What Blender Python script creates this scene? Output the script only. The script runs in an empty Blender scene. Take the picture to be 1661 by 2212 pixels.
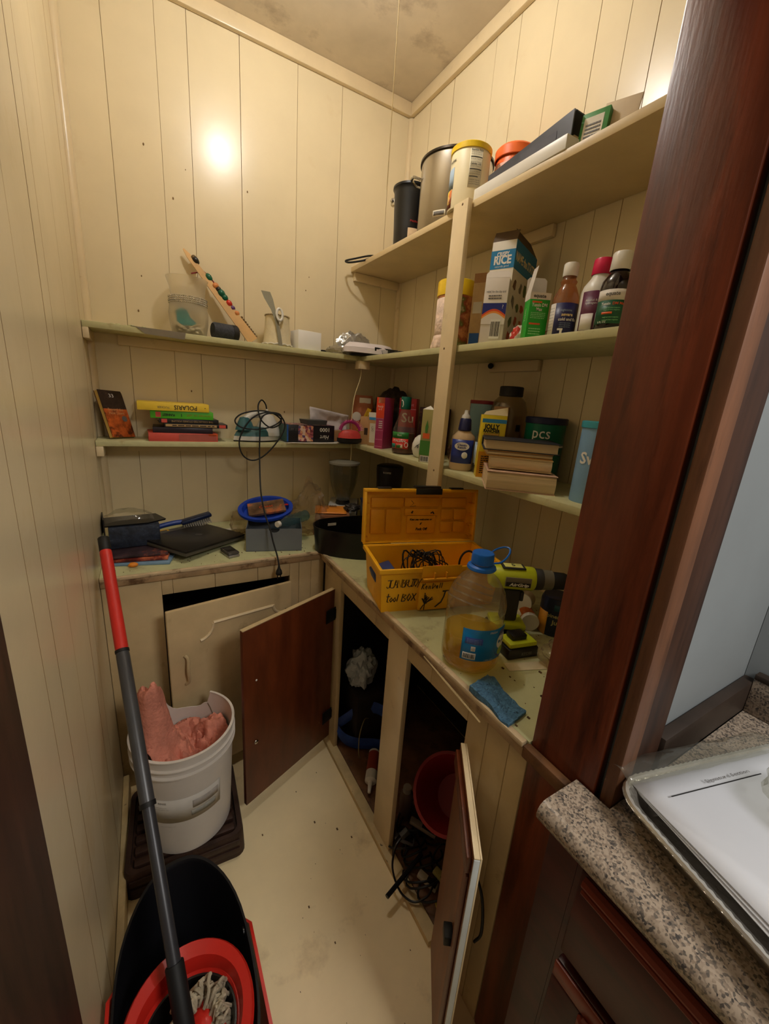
import bpy, bmesh, math, random
from mathutils import Vector, Matrix, Euler, noise
C = bpy.context.scene.collection
SC = bpy.context.scene
PI = math.pi

# ------------------------------------------------------------------ camera
cam_data = bpy.data.cameras.new('camera')
cam = bpy.data.objects.new('camera', cam_data)
C.objects.link(cam)
cam.location = (-1.2294, -2.065, 1.5413)
cam.rotation_euler = (1.3019, -0.0718, -0.5207)
cam_data.sensor_fit = 'HORIZONTAL'
cam_data.sensor_width = 36.0
cam_data.lens = 36.0 * 873.4 / 1661.0
cam_data.clip_start = 0.02
SC.camera = cam

# ------------------------------------------------------------------ world, lights, exposure
world = bpy.data.worlds.new('world')
SC.world = world
world.use_nodes = True
world.node_tree.nodes['Background'].inputs[0].default_value = (0.82, 0.60, 0.37, 1)
world.node_tree.nodes['Background'].inputs[1].default_value = 0.125
SC.view_settings.view_transform = 'Standard'
SC.view_settings.look = 'None'
SC.view_settings.exposure = 0.22
SC.view_settings.gamma = 1.0
SC.view_settings.use_curve_mapping = False
BULB_STRENGTH = 258.0


def area_light(name, loc, size, power, col, rot=(0, 0, 0)):
    d = bpy.data.lights.new(name, 'AREA')
    d.energy = power
    d.size = size
    d.color = col
    o = bpy.data.objects.new(name, d)
    C.objects.link(o)
    o.location = loc
    o.rotation_euler = rot
    return o


# the kitchen's own cool ceiling light, behind the photographer
area_light('kitchen_ceiling_light', (-0.45, -2.95, 2.45), 0.6, 21.0, (1.0, 0.96, 0.90), (math.radians(12), 0, 0))


# ------------------------------------------------------------------ helpers: materials
def lin(c):
    r = []
    for v in c[:3]:
        v = v / 255.0
        r.append(v / 12.92 if v <= 0.04045 else ((v + 0.055) / 1.055) ** 2.4)
    return (r[0], r[1], r[2], 1.0)


MATS = {}


def M(name, col, rough=0.5, metal=0.0, var=0.12, scale=9.0, bump=0.0, bscale=60.0, trans=0.0, ior=1.45,
      col2=None, thr=None, alpha=1.0, coat=0.0, stretch=None, emit=0.0, sss=0.0):
    """Procedural material: base colour with noise mottling; col2/thr adds stain or fleck patches; bump adds relief."""
    if name in MATS:
        return MATS[name]
    m = bpy.data.materials.new(name)
    m.use_nodes = True
    nt = m.node_tree
    b = nt.nodes['Principled BSDF']
    b.inputs['Roughness'].default_value = rough
    b.inputs['Metallic'].default_value = metal
    b.inputs['IOR'].default_value = ior
    b.inputs['Transmission Weight'].default_value = trans
    b.inputs['Alpha'].default_value = alpha
    b.inputs['Coat Weight'].default_value = coat
    tc = nt.nodes.new('ShaderNodeTexCoord')
    mp = nt.nodes.new('ShaderNodeMapping')
    if stretch:
        mp.inputs['Scale'].default_value = stretch
    nt.links.new(tc.outputs['Object'], mp.inputs['Vector'])
    n = nt.nodes.new('ShaderNodeTexNoise')
    n.inputs['Scale'].default_value = scale
    n.inputs['Detail'].default_value = 5.0
    n.inputs['Roughness'].default_value = 0.6
    nt.links.new(mp.outputs[0], n.inputs['Vector'])
    c = lin(col)
    ramp = nt.nodes.new('ShaderNodeValToRGB')
    lo, hi = max(0.0, 1 - var * 1.4), 1 + var * 0.7
    ramp.color_ramp.elements[0].position = 0.28
    ramp.color_ramp.elements[1].position = 0.72
    ramp.color_ramp.elements[0].color = (c[0] * lo, c[1] * lo, c[2] * lo, 1)
    ramp.color_ramp.elements[1].color = (min(1, c[0] * hi), min(1, c[1] * hi), min(1, c[2] * hi), 1)
    nt.links.new(n.outputs['Fac'], ramp.inputs[0])
    out = ramp.outputs[0]
    if col2 is not None:
        t = thr or (0.58, 0.66, 4.0)
        n2 = nt.nodes.new('ShaderNodeTexNoise')
        n2.inputs['Scale'].default_value = t[2]
        n2.inputs['Detail'].default_value = 8.0
        n2.inputs['Roughness'].default_value = 0.65
        nt.links.new(mp.outputs[0], n2.inputs['Vector'])
        r2 = nt.nodes.new('ShaderNodeValToRGB')
        r2.color_ramp.elements[0].position = t[0]
        r2.color_ramp.elements[1].position = t[1]
        r2.color_ramp.elements[0].color = (0, 0, 0, 1)
        k = t[3] if len(t) > 3 else 1.0
        r2.color_ramp.elements[1].color = (k, k, k, 1)
        nt.links.new(n2.outputs['Fac'], r2.inputs[0])
        mx = nt.nodes.new('ShaderNodeMix')
        mx.data_type = 'RGBA'
        nt.links.new(r2.outputs[0], mx.inputs[0])
        nt.links.new(out, mx.inputs[6])
        mx.inputs[7].default_value = lin(col2)
        out = mx.outputs[2]
    nt.links.new(out, b.inputs['Base Color'])
    if bump > 0:
        n3 = nt.nodes.new('ShaderNodeTexNoise')
        n3.inputs['Scale'].default_value = bscale
        n3.inputs['Detail'].default_value = 4.0
        nt.links.new(mp.outputs[0], n3.inputs['Vector'])
        bp = nt.nodes.new('ShaderNodeBump')
        bp.inputs['Strength'].default_value = bump
        bp.inputs['Distance'].default_value = 0.01
        nt.links.new(n3.outputs['Fac'], bp.inputs['Height'])
        nt.links.new(bp.outputs[0], b.inputs['Normal'])
    if emit > 0:
        b.inputs['Emission Color'].default_value = c
        b.inputs['Emission Strength'].default_value = emit
    MATS[name] = m
    return m



def THIN(name, tint, rough=0.08, haze=0.05, haze_col=(230, 226, 214), bump=0.0, bscale=30.0, fres=0.25):
    """thin-walled clear plastic, glass or film: tinted see-through sheet with Fresnel shine and a little haze"""
    if name in MATS:
        return MATS[name]
    m = bpy.data.materials.new(name)
    m.use_nodes = True
    nt = m.node_tree
    nt.nodes.remove(nt.nodes['Principled BSDF'])
    out = nt.nodes['Material Output']
    tr = nt.nodes.new('ShaderNodeBsdfTransparent')
    tr.inputs[0].default_value = lin(tint)
    df = nt.nodes.new('ShaderNodeBsdfDiffuse')
    df.inputs[0].default_value = lin(haze_col)
    tl = nt.nodes.new('ShaderNodeBsdfTranslucent')
    tl.inputs[0].default_value = lin(haze_col)
    ad = nt.nodes.new('ShaderNodeMixShader')
    ad.inputs[0].default_value = 0.5
    nt.links.new(df.outputs[0], ad.inputs[1])
    nt.links.new(tl.outputs[0], ad.inputs[2])
    mh = nt.nodes.new('ShaderNodeMixShader')
    mh.inputs[0].default_value = haze
    nt.links.new(tr.outputs[0], mh.inputs[1])
    nt.links.new(ad.outputs[0], mh.inputs[2])
    gl = nt.nodes.new('ShaderNodeBsdfGlossy')
    gl.inputs['Roughness'].default_value = rough
    lw = nt.nodes.new('ShaderNodeLayerWeight')
    lw.inputs[0].default_value = 0.5
    pw = nt.nodes.new('ShaderNodeMath')
    pw.operation = 'POWER'
    pw.inputs[1].default_value = 3.0
    nt.links.new(lw.outputs['Facing'], pw.inputs[0])
    ma = nt.nodes.new('ShaderNodeMath')
    ma.operation = 'MULTIPLY_ADD'
    ma.inputs[1].default_value = fres * 1.6
    ma.inputs[2].default_value = 0.04
    nt.links.new(pw.outputs[0], ma.inputs[0])
    mg = nt.nodes.new('ShaderNodeMixShader')
    nt.links.new(ma.outputs[0], mg.inputs[0])
    nt.links.new(mh.outputs[0], mg.inputs[1])
    nt.links.new(gl.outputs[0], mg.inputs[2])
    nt.links.new(mg.outputs[0], out.inputs['Surface'])
    if bump > 0:
        tc = nt.nodes.new('ShaderNodeTexCoord')
        n3 = nt.nodes.new('ShaderNodeTexNoise')
        n3.inputs['Scale'].default_value = bscale
        nt.links.new(tc.outputs['Object'], n3.inputs['Vector'])
        bp = nt.nodes.new('ShaderNodeBump')
        bp.inputs['Strength'].default_value = bump
        bp.inputs['Distance'].default_value = 0.01
        nt.links.new(n3.outputs['Fac'], bp.inputs['Height'])
        nt.links.new(bp.outputs[0], gl.inputs['Normal'])
        nt.links.new(bp.outputs[0], lw.inputs['Normal'])
    MATS[name] = m
    return m


def print_mat(name, cols, scale=40.0, rough=0.4, vor=True):
    """Flat printed artwork: random colour patches."""
    if name in MATS:
        return MATS[name]
    m = bpy.data.materials.new(name)
    m.use_nodes = True
    nt = m.node_tree
    b = nt.nodes['Principled BSDF']
    b.inputs['Roughness'].default_value = rough
    tc = nt.nodes.new('ShaderNodeTexCoord')
    if vor:
        n = nt.nodes.new('ShaderNodeTexVoronoi')
        n.inputs['Scale'].default_value = scale
        nt.links.new(tc.outputs['Object'], n.inputs['Vector'])
        sep = nt.nodes.new('ShaderNodeSeparateColor')
        nt.links.new(n.outputs['Color'], sep.inputs[0])
        src = sep.outputs[0]
    else:
        n = nt.nodes.new('ShaderNodeTexNoise')
        n.inputs['Scale'].default_value = scale
        n.inputs['Detail'].default_value = 6
        nt.links.new(tc.outputs['Object'], n.inputs['Vector'])
        mr = nt.nodes.new('ShaderNodeMapRange')
        mr.inputs[1].default_value = 0.3
        mr.inputs[2].default_value = 0.7
        nt.links.new(n.outputs['Fac'], mr.inputs[0])
        src = mr.outputs[0]
    r = nt.nodes.new('ShaderNodeValToRGB')
    r.color_ramp.interpolation = 'CONSTANT' if vor else 'LINEAR'
    els = r.color_ramp.elements
    while len(els) < len(cols):
        els.new(0.5)
    for i, cc in enumerate(cols):
        els[i].position = i / (len(cols) if vor else max(1, len(cols) - 1))
        els[i].color = lin(cc)
    nt.links.new(src, r.inputs[0])
    nt.links.new(r.outputs[0], b.inputs['Base Color'])
    MATS[name] = m
    return m


# ------------------------------------------------------------------ helpers: geometry
class MB:
    """Collects shapes into one bmesh."""

    def __init__(s):
        s.bm = bmesh.new()

    def box(s, x0, x1, y0, y1, z0, z1, bev=0.0, mat=None, seg=2):
        r = bmesh.ops.create_cube(s.bm, size=1.0)
        vs = r['verts']
        for v in vs:
            v.co = Vector(((x0 + x1) / 2 + v.co.x * (x1 - x0), (y0 + y1) / 2 + v.co.y * (y1 - y0), (z0 + z1) / 2 + v.co.z * (z1 - z0)))
        if bev > 0:
            es = list({e for v in vs for e in v.link_edges})
            rr = bmesh.ops.bevel(s.bm, geom=es, offset=bev, segments=seg, affect='EDGES', profile=0.5)
            vs = list({v for f in rr['faces'] for v in f.verts} | {v for v in vs if v.is_valid})
        if mat is not None:
            for v in vs:
                v.co = mat @ v.co
        return s

    def ring(s, pts):
        return [s.bm.verts.new(p) for p in pts]

    def bridge(s, a, b, close=True):
        n = len(a)
        for i in range(n if close else n - 1):
            j = (i + 1) % n
            try:
                s.bm.faces.new((a[i], a[j], b[j], b[i]))
            except ValueError:
                pass

    def cap(s, a, flip=False):
        try:
            s.bm.faces.new(list(reversed(a)) if flip else a)
        except ValueError:
            pass

    def lathe(s, prof, n=32, c=(0, 0, 0), sx=1.0, sy=1.0, a0=0.0, a1=2 * PI, mat=None, capb=True, capt=True, ribs=0, rib=0.0):
        full = abs(a1 - a0 - 2 * PI) < 1e-6
        k = n if full else n + 1
        prev = first = None
        for (r, z) in prof:
            pts = []
            for i in range(k):
                a = a0 + (a1 - a0) * i / n
                rr = r * (1 + rib * math.cos(ribs * a)) if ribs else r
                p = Vector((c[0] + rr * math.sin(a) * sx, c[1] - rr * math.cos(a) * sy, c[2] + z))
                pts.append(mat @ p if mat else p)
            rg = s.ring(pts)
            if prev:
                s.bridge(prev, rg, full)
            else:
                first = rg
            prev = rg
        if full and capb and prof[0][0] > 1e-5:
            s.cap(first, True)
        if full and capt and prof[-1][0] > 1e-5:
            s.cap(prev)
        return s

    def tube(s, pts, r, n=8, closed=False):
        pts = [Vector(p) for p in pts]
        m = len(pts)
        prev = first = None
        up = None
        for i, p in enumerate(pts):
            if closed:
                t = pts[(i + 1) % m] - pts[i - 1]
            else:
                t = pts[min(i + 1, m - 1)] - pts[max(i - 1, 0)]
            if t.length < 1e-9:
                t = Vector((0, 0, 1))
            t.normalize()
            if up is None:
                up = Vector((0, 0, 1)) if abs(t.z) < 0.9 else Vector((1, 0, 0))
            x = t.cross(up)
            if x.length < 1e-6:
                x = t.cross(Vector((0.3, 0.8, 0.1)))
            x.normalize()
            y = x.cross(t).normalized()
            up = y
            rr = r[i] if isinstance(r, (list, tuple)) else r
            rg = s.ring([p + (x * math.cos(2 * PI * k / n) + y * math.sin(2 * PI * k / n)) * rr for k in range(n)])
            if prev:
                s.bridge(prev, rg)
            else:
                first = rg
            prev = rg
        if closed:
            s.bridge(prev, first)
        else:
            s.cap(first, True)
            s.cap(prev)
        return s

    def prism(s, poly, h0, h1, mat=None, taper=1.0):
        """polygon in local x,y extruded along z (h0..h1), then placed by mat"""
        cx = sum(p[0] for p in poly) / len(poly)
        cy = sum(p[1] for p in poly) / len(poly)
        f = (lambda v: mat @ v) if mat else (lambda v: v)
        a = s.ring([f(Vector((p[0], p[1], h0))) for p in poly])
        b = s.ring([f(Vector((cx + (p[0] - cx) * taper, cy + (p[1] - cy) * taper, h1))) for p in poly])
        s.bridge(a, b)
        s.cap(a, True)
        s.cap(b)
        return s

    def grid(s, fn, nu, nv):
        rows = []
        for j in range(nv + 1):
            rows.append(s.ring([fn(i / nu, j / nv) for i in range(nu + 1)]))
        for j in range(nv):
            s.bridge(rows[j], rows[j + 1], False)
        return s

    def sphere(s, c, rx, ry=None, rz=None, n=12, amp=0.0, seed=0, freq=3.0):
        ry = ry or rx
        rz = rz or rx
        r = bmesh.ops.create_icosphere(s.bm, subdivisions=3 if n > 8 else 2, radius=1.0)
        for v in r['verts']:
            d = v.co.normalized()
            k = 1.0
            if amp:
                k += amp * noise.fractal(d * freq + Vector((seed * 7.3, seed * 1.7, seed * 3.1)), 0.8, 2.0, 4)
            v.co = Vector((c[0] + d.x * rx * k, c[1] + d.y * ry * k, c[2] + d.z * rz * k))
        return s

    def move(s, mat):
        for v in s.bm.verts:
            v.co = mat @ v.co
        return s


SMOOTH_ANGLE = math.radians(40)


def obj(name, mb, mat, parent=None, label=None, smooth=True, solid=0.0, loc=None, kind=None, wrap=None):
    me = bpy.data.meshes.new(name)
    bmesh.ops.recalc_face_normals(mb.bm, faces=mb.bm.faces[:])
    if smooth:
        for f in mb.bm.faces:
            f.smooth = True
        for e in mb.bm.edges:
            if len(e.link_faces) == 2:
                e.smooth = e.calc_face_angle(0.0) < SMOOTH_ANGLE
    mb.bm.to_mesh(me)
    mb.bm.free()
    me.materials.append(mat)
    o = bpy.data.objects.new(name, me)
    C.objects.link(o)
    if parent is not None:
        o.parent = parent
    if loc is not None:
        o.location = loc
    if solid:
        md = o.modifiers.new('solidify', 'SOLIDIFY')
        md.thickness = solid
        md.offset = 0
    if label:
        o['label'] = label
    if kind:
        o['kind'] = kind
    return o


def thing(name, label, cat, loc=(0, 0, 0), rotz=0.0, group=None, rot=None):
    o = bpy.data.objects.new(name, None)
    C.objects.link(o)
    o.empty_display_size = 0.05
    o.location = loc
    o.rotation_euler = rot if rot else (0, 0, math.radians(rotz))
    o['label'] = label
    o['category'] = cat
    if group:
        o['group'] = group
    return o


def tag(o, label, cat, group=None):
    o['label'] = label
    o['category'] = cat
    if group:
        o['group'] = group
    return o


def struct(o):
    o['kind'] = 'structure'
    return o


def basis(origin, xdir, ydir):
    """matrix whose local x,y run along xdir,ydir"""
    x = Vector(xdir).normalized()
    y = Vector(ydir).normalized()
    z = x.cross(y)
    m = Matrix(((x.x, y.x, z.x, origin[0]), (x.y, y.y, z.y, origin[1]), (x.z, y.z, z.z, origin[2]), (0, 0, 0, 1)))
    return m


def face_basis(face, w, d, h):
    """matrix for drawing on a face of a box centred on x,y with base at z=0: local x right, y up, z outwards"""
    e = 0.0006
    if face == 'front':
        return basis((-w / 2, -d / 2 - e, 0), (1, 0, 0), (0, 0, 1))
    if face == 'right':
        return basis((w / 2 + e, -d / 2, 0), (0, 1, 0), (0, 0, 1))
    if face == 'left':
        return basis((-w / 2 - e, d / 2, 0), (0, -1, 0), (0, 0, 1))
    if face == 'back':
        return basis((w / 2, d / 2 + e, 0), (-1, 0, 0), (0, 0, 1))
    if face == 'top':
        return basis((-w / 2, -d / 2, h + e), (1, 0, 0), (0, 1, 0))


def text_mb(body, size, mat4, width=None, align='CENTER', bold=0.0, shear=0.0, wrap=None):
    """flat lettering as a mesh in the plane of mat4 (x right, y up). wrap=(radius, fn) bends it round a cylinder."""
    cu = bpy.data.curves.new('lettering', 'FONT')
    cu.body = body
    cu.size = size
    cu.align_x = align
    cu.align_y = 'CENTER'
    cu.resolution_u = 2
    cu.offset = bold
    cu.shear = shear
    cu.space_line = 0.9
    t = bpy.data.objects.new('lettering', cu)
    me = bpy.data.meshes.new_from_object(t)
    bpy.data.objects.remove(t)
    bpy.data.curves.remove(cu)
    mb = MB()
    mb.bm.from_mesh(me)
    bpy.data.meshes.remove(me)
    if mb.bm.verts and width:
        xs = [v.co.x for v in mb.bm.verts]
        k = width / max(1e-6, max(xs) - min(xs))
        for v in mb.bm.verts:
            v.co.x *= k
    if wrap:
        r, a_mid, z_mid = wrap
        for v in mb.bm.verts:
            a = a_mid + v.co.x / r
            v.co = Vector((r * math.sin(a), -r * math.cos(a), z_mid + v.co.y))
    if mat4 is not None:
        mb.move(mat4)
    return mb


def text_on(parent, face, dims, u, v, body, size, mat, width=None, rot=0.0, bold=0.0, shear=0.0, lift=0.0006):
    w, d, h = dims
    m = face_basis(face, w, d, h)
    fw, fh = {'front': (w, h), 'back': (w, h), 'left': (d, h), 'right': (d, h), 'top': (w, d)}[face]
    m = m @ Matrix.Translation((u * fw, v * fh, lift)) @ Matrix.Rotation(math.radians(rot), 4, 'Z')
    mb = text_mb(body, size, m, width, bold=bold, shear=shear)
    return obj('lettering', mb, mat, parent, smooth=False)


def patch(parent, face, dims, u0, u1, v0, v1, mat, name='printed_panel', lift=0.0, label=None, th=0.0005):
    w, d, h = dims
    m = face_basis(face, w, d, h)
    fw, fh = {'front': (w, h), 'back': (w, h), 'left': (d, h), 'right': (d, h), 'top': (w, d)}[face]
    mb = MB().box(u0 * fw, u1 * fw, v0 * fh, v1 * fh, -0.0004, th + lift - 0.0004, mat=m)
    return obj(name, mb, mat, parent, label=label, smooth=False)


def barcode(parent, face, dims, u0, u1, v0, v1, seed=1, lift=0.0004):
    w, d, h = dims
    patch(parent, face, dims, u0, u1, v0, v1, WHITE_PRINT, 'barcode_panel', lift)
    m = face_basis(face, w, d, h)
    fw, fh = {'front': (w, h), 'left': (d, h), 'right': (d, h), 'top': (w, d)}[face]
    rnd = random.Random(seed)
    mb = MB()
    x = u0 * fw + 0.06 * (u1 - u0) * fw
    end = u1 * fw - 0.06 * (u1 - u0) * fw
    while x < end:
        b = rnd.choice((0.0006, 0.001, 0.0016))
        mb.box(x, x + b, (v0 + 0.12 * (v1 - v0)) * fh, (v1 - 0.12 * (v1 - v0)) * fh, 0, lift + 0.0006, mat=m)
        x += b + rnd.choice((0.0007, 0.0012, 0.0015))
    obj('barcode', mb, BLACK_PRINT, parent, smooth=False)


def print_lines(parent, face, dims, u0, u1, v0, v1, n, mat, seed=3, lift=0.0005, fill=0.45, name='small_print'):
    """rows of unreadably small print"""
    w, d, h = dims
    m = face_basis(face, w, d, h)
    fw, fh = {'front': (w, h), 'back': (w, h), 'left': (d, h), 'right': (d, h), 'top': (w, d)}[face]
    rnd = random.Random(seed)
    mb = MB()
    for i in range(n):
        y = v0 + (v1 - v0) * (i + 0.5) / n
        t = (v1 - v0) / n * fill / 2
        x = u0
        while x < u1 - 0.02:
            l = min(rnd.uniform(0.05, 0.2) * (u1 - u0) + 0.01, u1 - x)
            mb.box(x * fw, (x + l) * fw, (y - t) * fh, (y + t) * fh, 0, lift, mat=m)
            x += l + 0.03 * (u1 - u0)
        if rnd.random() < 0.2:
            pass
    return obj(name, mb, mat, parent, smooth=False)


def carton(name, label, loc, rotz, dims, mat, cat='box', group=None, bev=0.0012, rot=None):
    t = thing(name, label, cat, loc, rotz, group, rot)
    w, d, h = dims
    obj('carton', MB().box(-w / 2, w / 2, -d / 2, d / 2, 0, h, bev), mat, t)
    return t


def wrap_label(parent, r, z0, z1, a0, a1, mat, name='label', th=0.0004, n=20, r1=None):
    """printed label bent round a bottle; angles in degrees, 0 = local front (-y)"""
    r1 = r1 or r
    mb = MB()
    A0, A1 = math.radians(a0), math.radians(a1)
    mb.lathe([(r + th, z0), (r1 + th, z1)], n=n, a0=A0, a1=A1)
    return obj(name, mb, mat, parent, solid=0.0004)


def wrap_text(parent, r, a, z, body, size, mat, width=None, bold=0.0, shear=0.0):
    mb = text_mb(body, size, None, width, bold=bold, shear=shear, wrap=(r + 0.0012, math.radians(a), z))
    return obj('lettering', mb, mat, parent, smooth=False)


def arc(c, r, a0, a1, n, plane='xz', ry=None):
    ry = ry or r
    out = []
    for i in range(n + 1):
        a = a0 + (a1 - a0) * i / n
        u, v = r * math.cos(a), ry * math.sin(a)
        if plane == 'xz':
            out.append((c[0] + u, c[1], c[2] + v))
        elif plane == 'xy':
            out.append((c[0] + u, c[1] + v, c[2]))
        else:
            out.append((c[0], c[1] + u, c[2] + v))
    return out


def smooth_path(pts, n=6):
    """Catmull-Rom through the points"""
    P = [Vector(p) for p in pts]
    P = [P[0] * 2 - P[1]] + P + [P[-1] * 2 - P[-2]]
    out = []
    for i in range(1, len(P) - 2):
        a, b, c, d = P[i - 1:i + 3]
        for k in range(n):
            t = k / n
            out.append(0.5 * ((2 * b) + (c - a) * t + (2 * a - 5 * b + 4 * c - d) * t * t + (3 * b - a - 3 * c + d) * t ** 3))
    out.append(P[-2])
    return out


def crumple(c, size, seed, amp=0.35, freq=2.2, sub=4):
    """a crumpled bag: a bumpy closed lump"""
    mb = MB()
    r = bmesh.ops.create_icosphere(mb.bm, subdivisions=sub, radius=1.0)
    for v in r['verts']:
        d = v.co.normalized()
        q = d * freq + Vector((seed * 3.7, seed * 1.3, seed * 5.1))
        k = 1 + amp * (noise.noise(q) + 0.6 * (1 - 2 * abs(noise.noise(q * 2.3))) * 0.7 + 0.3 * noise.noise(q * 5))
        v.co = Vector((c[0] + d.x * size[0] * k, c[1] + d.y * size[1] * k, max(0.001, c[2] + d.z * size[2] * k)))
    return mb


# ------------------------------------------------------------------ materials
CREAM = M('cream_gloss_paint', (229, 212, 174), 0.26, var=0.06, scale=2.2, bump=0.03, bscale=25, col2=(196, 158, 100), thr=(0.60, 0.80, 2.6, 0.45))
CREAM_DIRTY = M('cream_paint_grubby', (206, 182, 138), 0.36, var=0.12, scale=6, bump=0.05, bscale=40, col2=(120, 86, 48), thr=(0.60, 0.74, 7, 0.6))
GROOVE2 = M('faint_groove_paint', (180, 150, 104), 0.6)
CREAM_TRIM = M('cream_trim_paint', (226, 205, 165), 0.3, var=0.08, scale=5, col2=(150, 122, 78), thr=(0.62, 0.74, 9, 0.6))
GROOVE = M('groove_shadow_paint', (140, 110, 68), 0.6)
GREEN_PAINT = M('pale_green_shelf_paint', (204, 200, 152), 0.4, var=0.12, scale=8, bump=0.05, bscale=50, col2=(150, 120, 70), thr=(0.60, 0.72, 14, 0.7))
COUNTER_GREEN = M('pale_green_counter_paint', (200, 200, 152), 0.42, var=0.10, scale=7, bump=0.05, bscale=70, col2=(110, 78, 42), thr=(0.55, 0.72, 8, 0.8))
NOSING = M('worn_nosing_paint', (208, 184, 146), 0.45, var=0.15, scale=20, bump=0.12, bscale=90, col2=(98, 66, 36), thr=(0.56, 0.66, 16, 0.85), stretch=(1, 1, 2.5))
CEIL = M('stained_ceiling', (224, 210, 186), 0.75, var=0.14, scale=3.2, bump=0.12, bscale=9, col2=(120, 98, 72), thr=(0.55, 0.74, 3.6, 0.7))
FLOOR = M('cream_linoleum', (246, 226, 180), 0.38, var=0.08, scale=3.5, bump=0.02, bscale=20, col2=(150, 118, 66), thr=(0.60, 0.80, 5, 0.55))
DARKWOOD = M('red_brown_stained_wood', (124, 58, 32), 0.33, var=0.45, scale=3.2, bump=0.05, bscale=30, stretch=(6, 6, 0.7), col2=(44, 18, 10), thr=(0.52, 0.72, 4.5, 0.8))
DARKWOOD2 = M('dull_brown_stained_wood', (122, 80, 54), 0.5, var=0.4, scale=3.0, bump=0.06, bscale=30, stretch=(6, 6, 0.7), col2=(46, 26, 16), thr=(0.52, 0.70, 6, 0.8))
DARKWOOD3 = M('dark_jamb_wood', (72, 44, 30), 0.5, var=0.4, scale=3.0, stretch=(6, 6, 0.7), col2=(24, 12, 8), thr=(0.5, 0.7, 5, 0.8))
DOOR_BROWN = M('brown_hardboard_door_back', (104, 48, 20), 0.4, var=0.35, scale=3.0, stretch=(5, 5, 1.0), bump=0.02, bscale=40, col2=(70, 28, 12), thr=(0.5, 0.74, 2.5, 0.7))
BARE_WOOD = M('bare_brown_wood', (120, 80, 46), 0.65, var=0.4, scale=8, bump=0.1, bscale=50, col2=(52, 34, 20), thr=(0.5, 0.65, 10, 0.8))
PALE_WOOD = M('pale_bare_wood', (214, 190, 140), 0.6, var=0.2, scale=10, stretch=(1, 1, 6), bump=0.05, col2=(60, 40, 22), thr=(0.66, 0.70, 30, 0.9))
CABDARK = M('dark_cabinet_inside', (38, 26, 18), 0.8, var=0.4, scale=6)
IRON = M('black_iron', (24, 22, 20), 0.5, 0.6)
KWHITE = M('white_kitchen_wall_paint', (144, 150, 153), 0.5, var=0.06, scale=3, col2=(150, 150, 140), thr=(0.62, 0.8, 4, 0.5))
WHITE_PRINT = M('white_print', (228, 224, 214), 0.5, var=0.03)
BLACK_PRINT = M('black_print', (26, 24, 24), 0.5, var=0.05)
GREY_PRINT = M('grey_print', (96, 92, 88), 0.5, var=0.05)
BLACK_PL = M('black_plastic', (18, 18, 19), 0.35, var=0.15)
BLACK_MATTE = M('matt_black_plastic', (20, 20, 20), 0.6, var=0.15)
GREY_PL = M('grey_plastic', (70, 72, 74), 0.45)
WHITE_PL = M('white_plastic', (226, 222, 212), 0.35, var=0.04)
CLEAR = THIN('clear_plastic_film', (246, 246, 242), 0.1, 0.06, bump=0.4, bscale=30, fres=0.2)
NOSING2 = M('grubby_apron_paint', (176, 146, 108), 0.5, var=0.25, scale=14, bump=0.1, bscale=60, col2=(84, 56, 32), thr=(0.52, 0.64, 12, 0.85))
GLASS = M('clear_glass', (240, 244, 240), 0.04, trans=1.0, var=0.0, ior=1.45)
STEEL = M('brushed_steel', (190, 182, 170), 0.27, 1.0, var=0.1, scale=6, stretch=(1, 1, 0.05), bump=0.02, bscale=80)
RIMFOIL = M('crimped_foil', (232, 228, 220), 0.32, 0.7)
CHROME = M('shiny_metal', (200, 198, 192), 0.18, 1.0)
YELLOW_PL = M('yellow_lid_plastic', (236, 196, 30), 0.4)
PAGES = M('page_edges', (222, 198, 156), 0.8, var=0.18, scale=3, stretch=(1, 1, 90), bump=0.1, bscale=30)
CARD = M('brown_cardboard', (172, 128, 84), 0.75, var=0.12)

# ================================================================== SETTING
H = 2.917
XL = -1.401      # left wall
ZC = 0.900       # worktop surface
ZLOW, ZMID, ZTOP = 1.315, 1.741, 2.166   # upper faces of the shelves


def planked_wall(name, edges, axis, pos, inward, z0, z1, mat):
    """boards with recessed joints on a backing; axis 'x' = wall runs along x at y=pos, 'y' = runs along y at x=pos"""
    lo, hi = edges[0], edges[-1]
    mb = MB()
    t0, t1 = pos - inward * 0.05, pos - inward * 0.009
    if axis == 'x':
        mb.box(lo, hi, min(t0, t1), max(t0, t1), z0, z1)
    else:
        mb.box(min(t0, t1), max(t0, t1), lo, hi, z0, z1)
    w = struct(obj(name, mb, GROOVE if axis == 'y' and inward > 0 else GROOVE2, smooth=False))
    rnd = random.Random(len(edges))
    for a, b in zip(edges[:-1], edges[1:]):
        g = rnd.uniform(0.0003, 0.0009) if axis != 'y' or inward < 0 else 0.0011
        p1 = pos + inward * rnd.uniform(-0.0006, 0.0)
        mb = MB()
        q0 = pos - inward * 0.0095
        if axis == 'x':
            mb.box(a + g, b - g, min(q0, p1), max(q0, p1), z0, z1, 0.0004, seg=1)
        else:
            mb.box(min(q0, p1), max(q0, p1), a + g, b - g, z0, z1, 0.0004, seg=1)
        pk = obj('plank', mb, mat, w, smooth=False)
        pk.data.materials.append(GROOVE if axis == 'y' and inward > 0 else GROOVE2)
        for pl in pk.data.polygons:
            nn = pl.normal.x if axis == 'x' else pl.normal.y
            if abs(nn) > 0.3:
                pl.material_index = 1  # joint sides coloured darker, so grooves that catch light read as shaded
    return w


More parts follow.
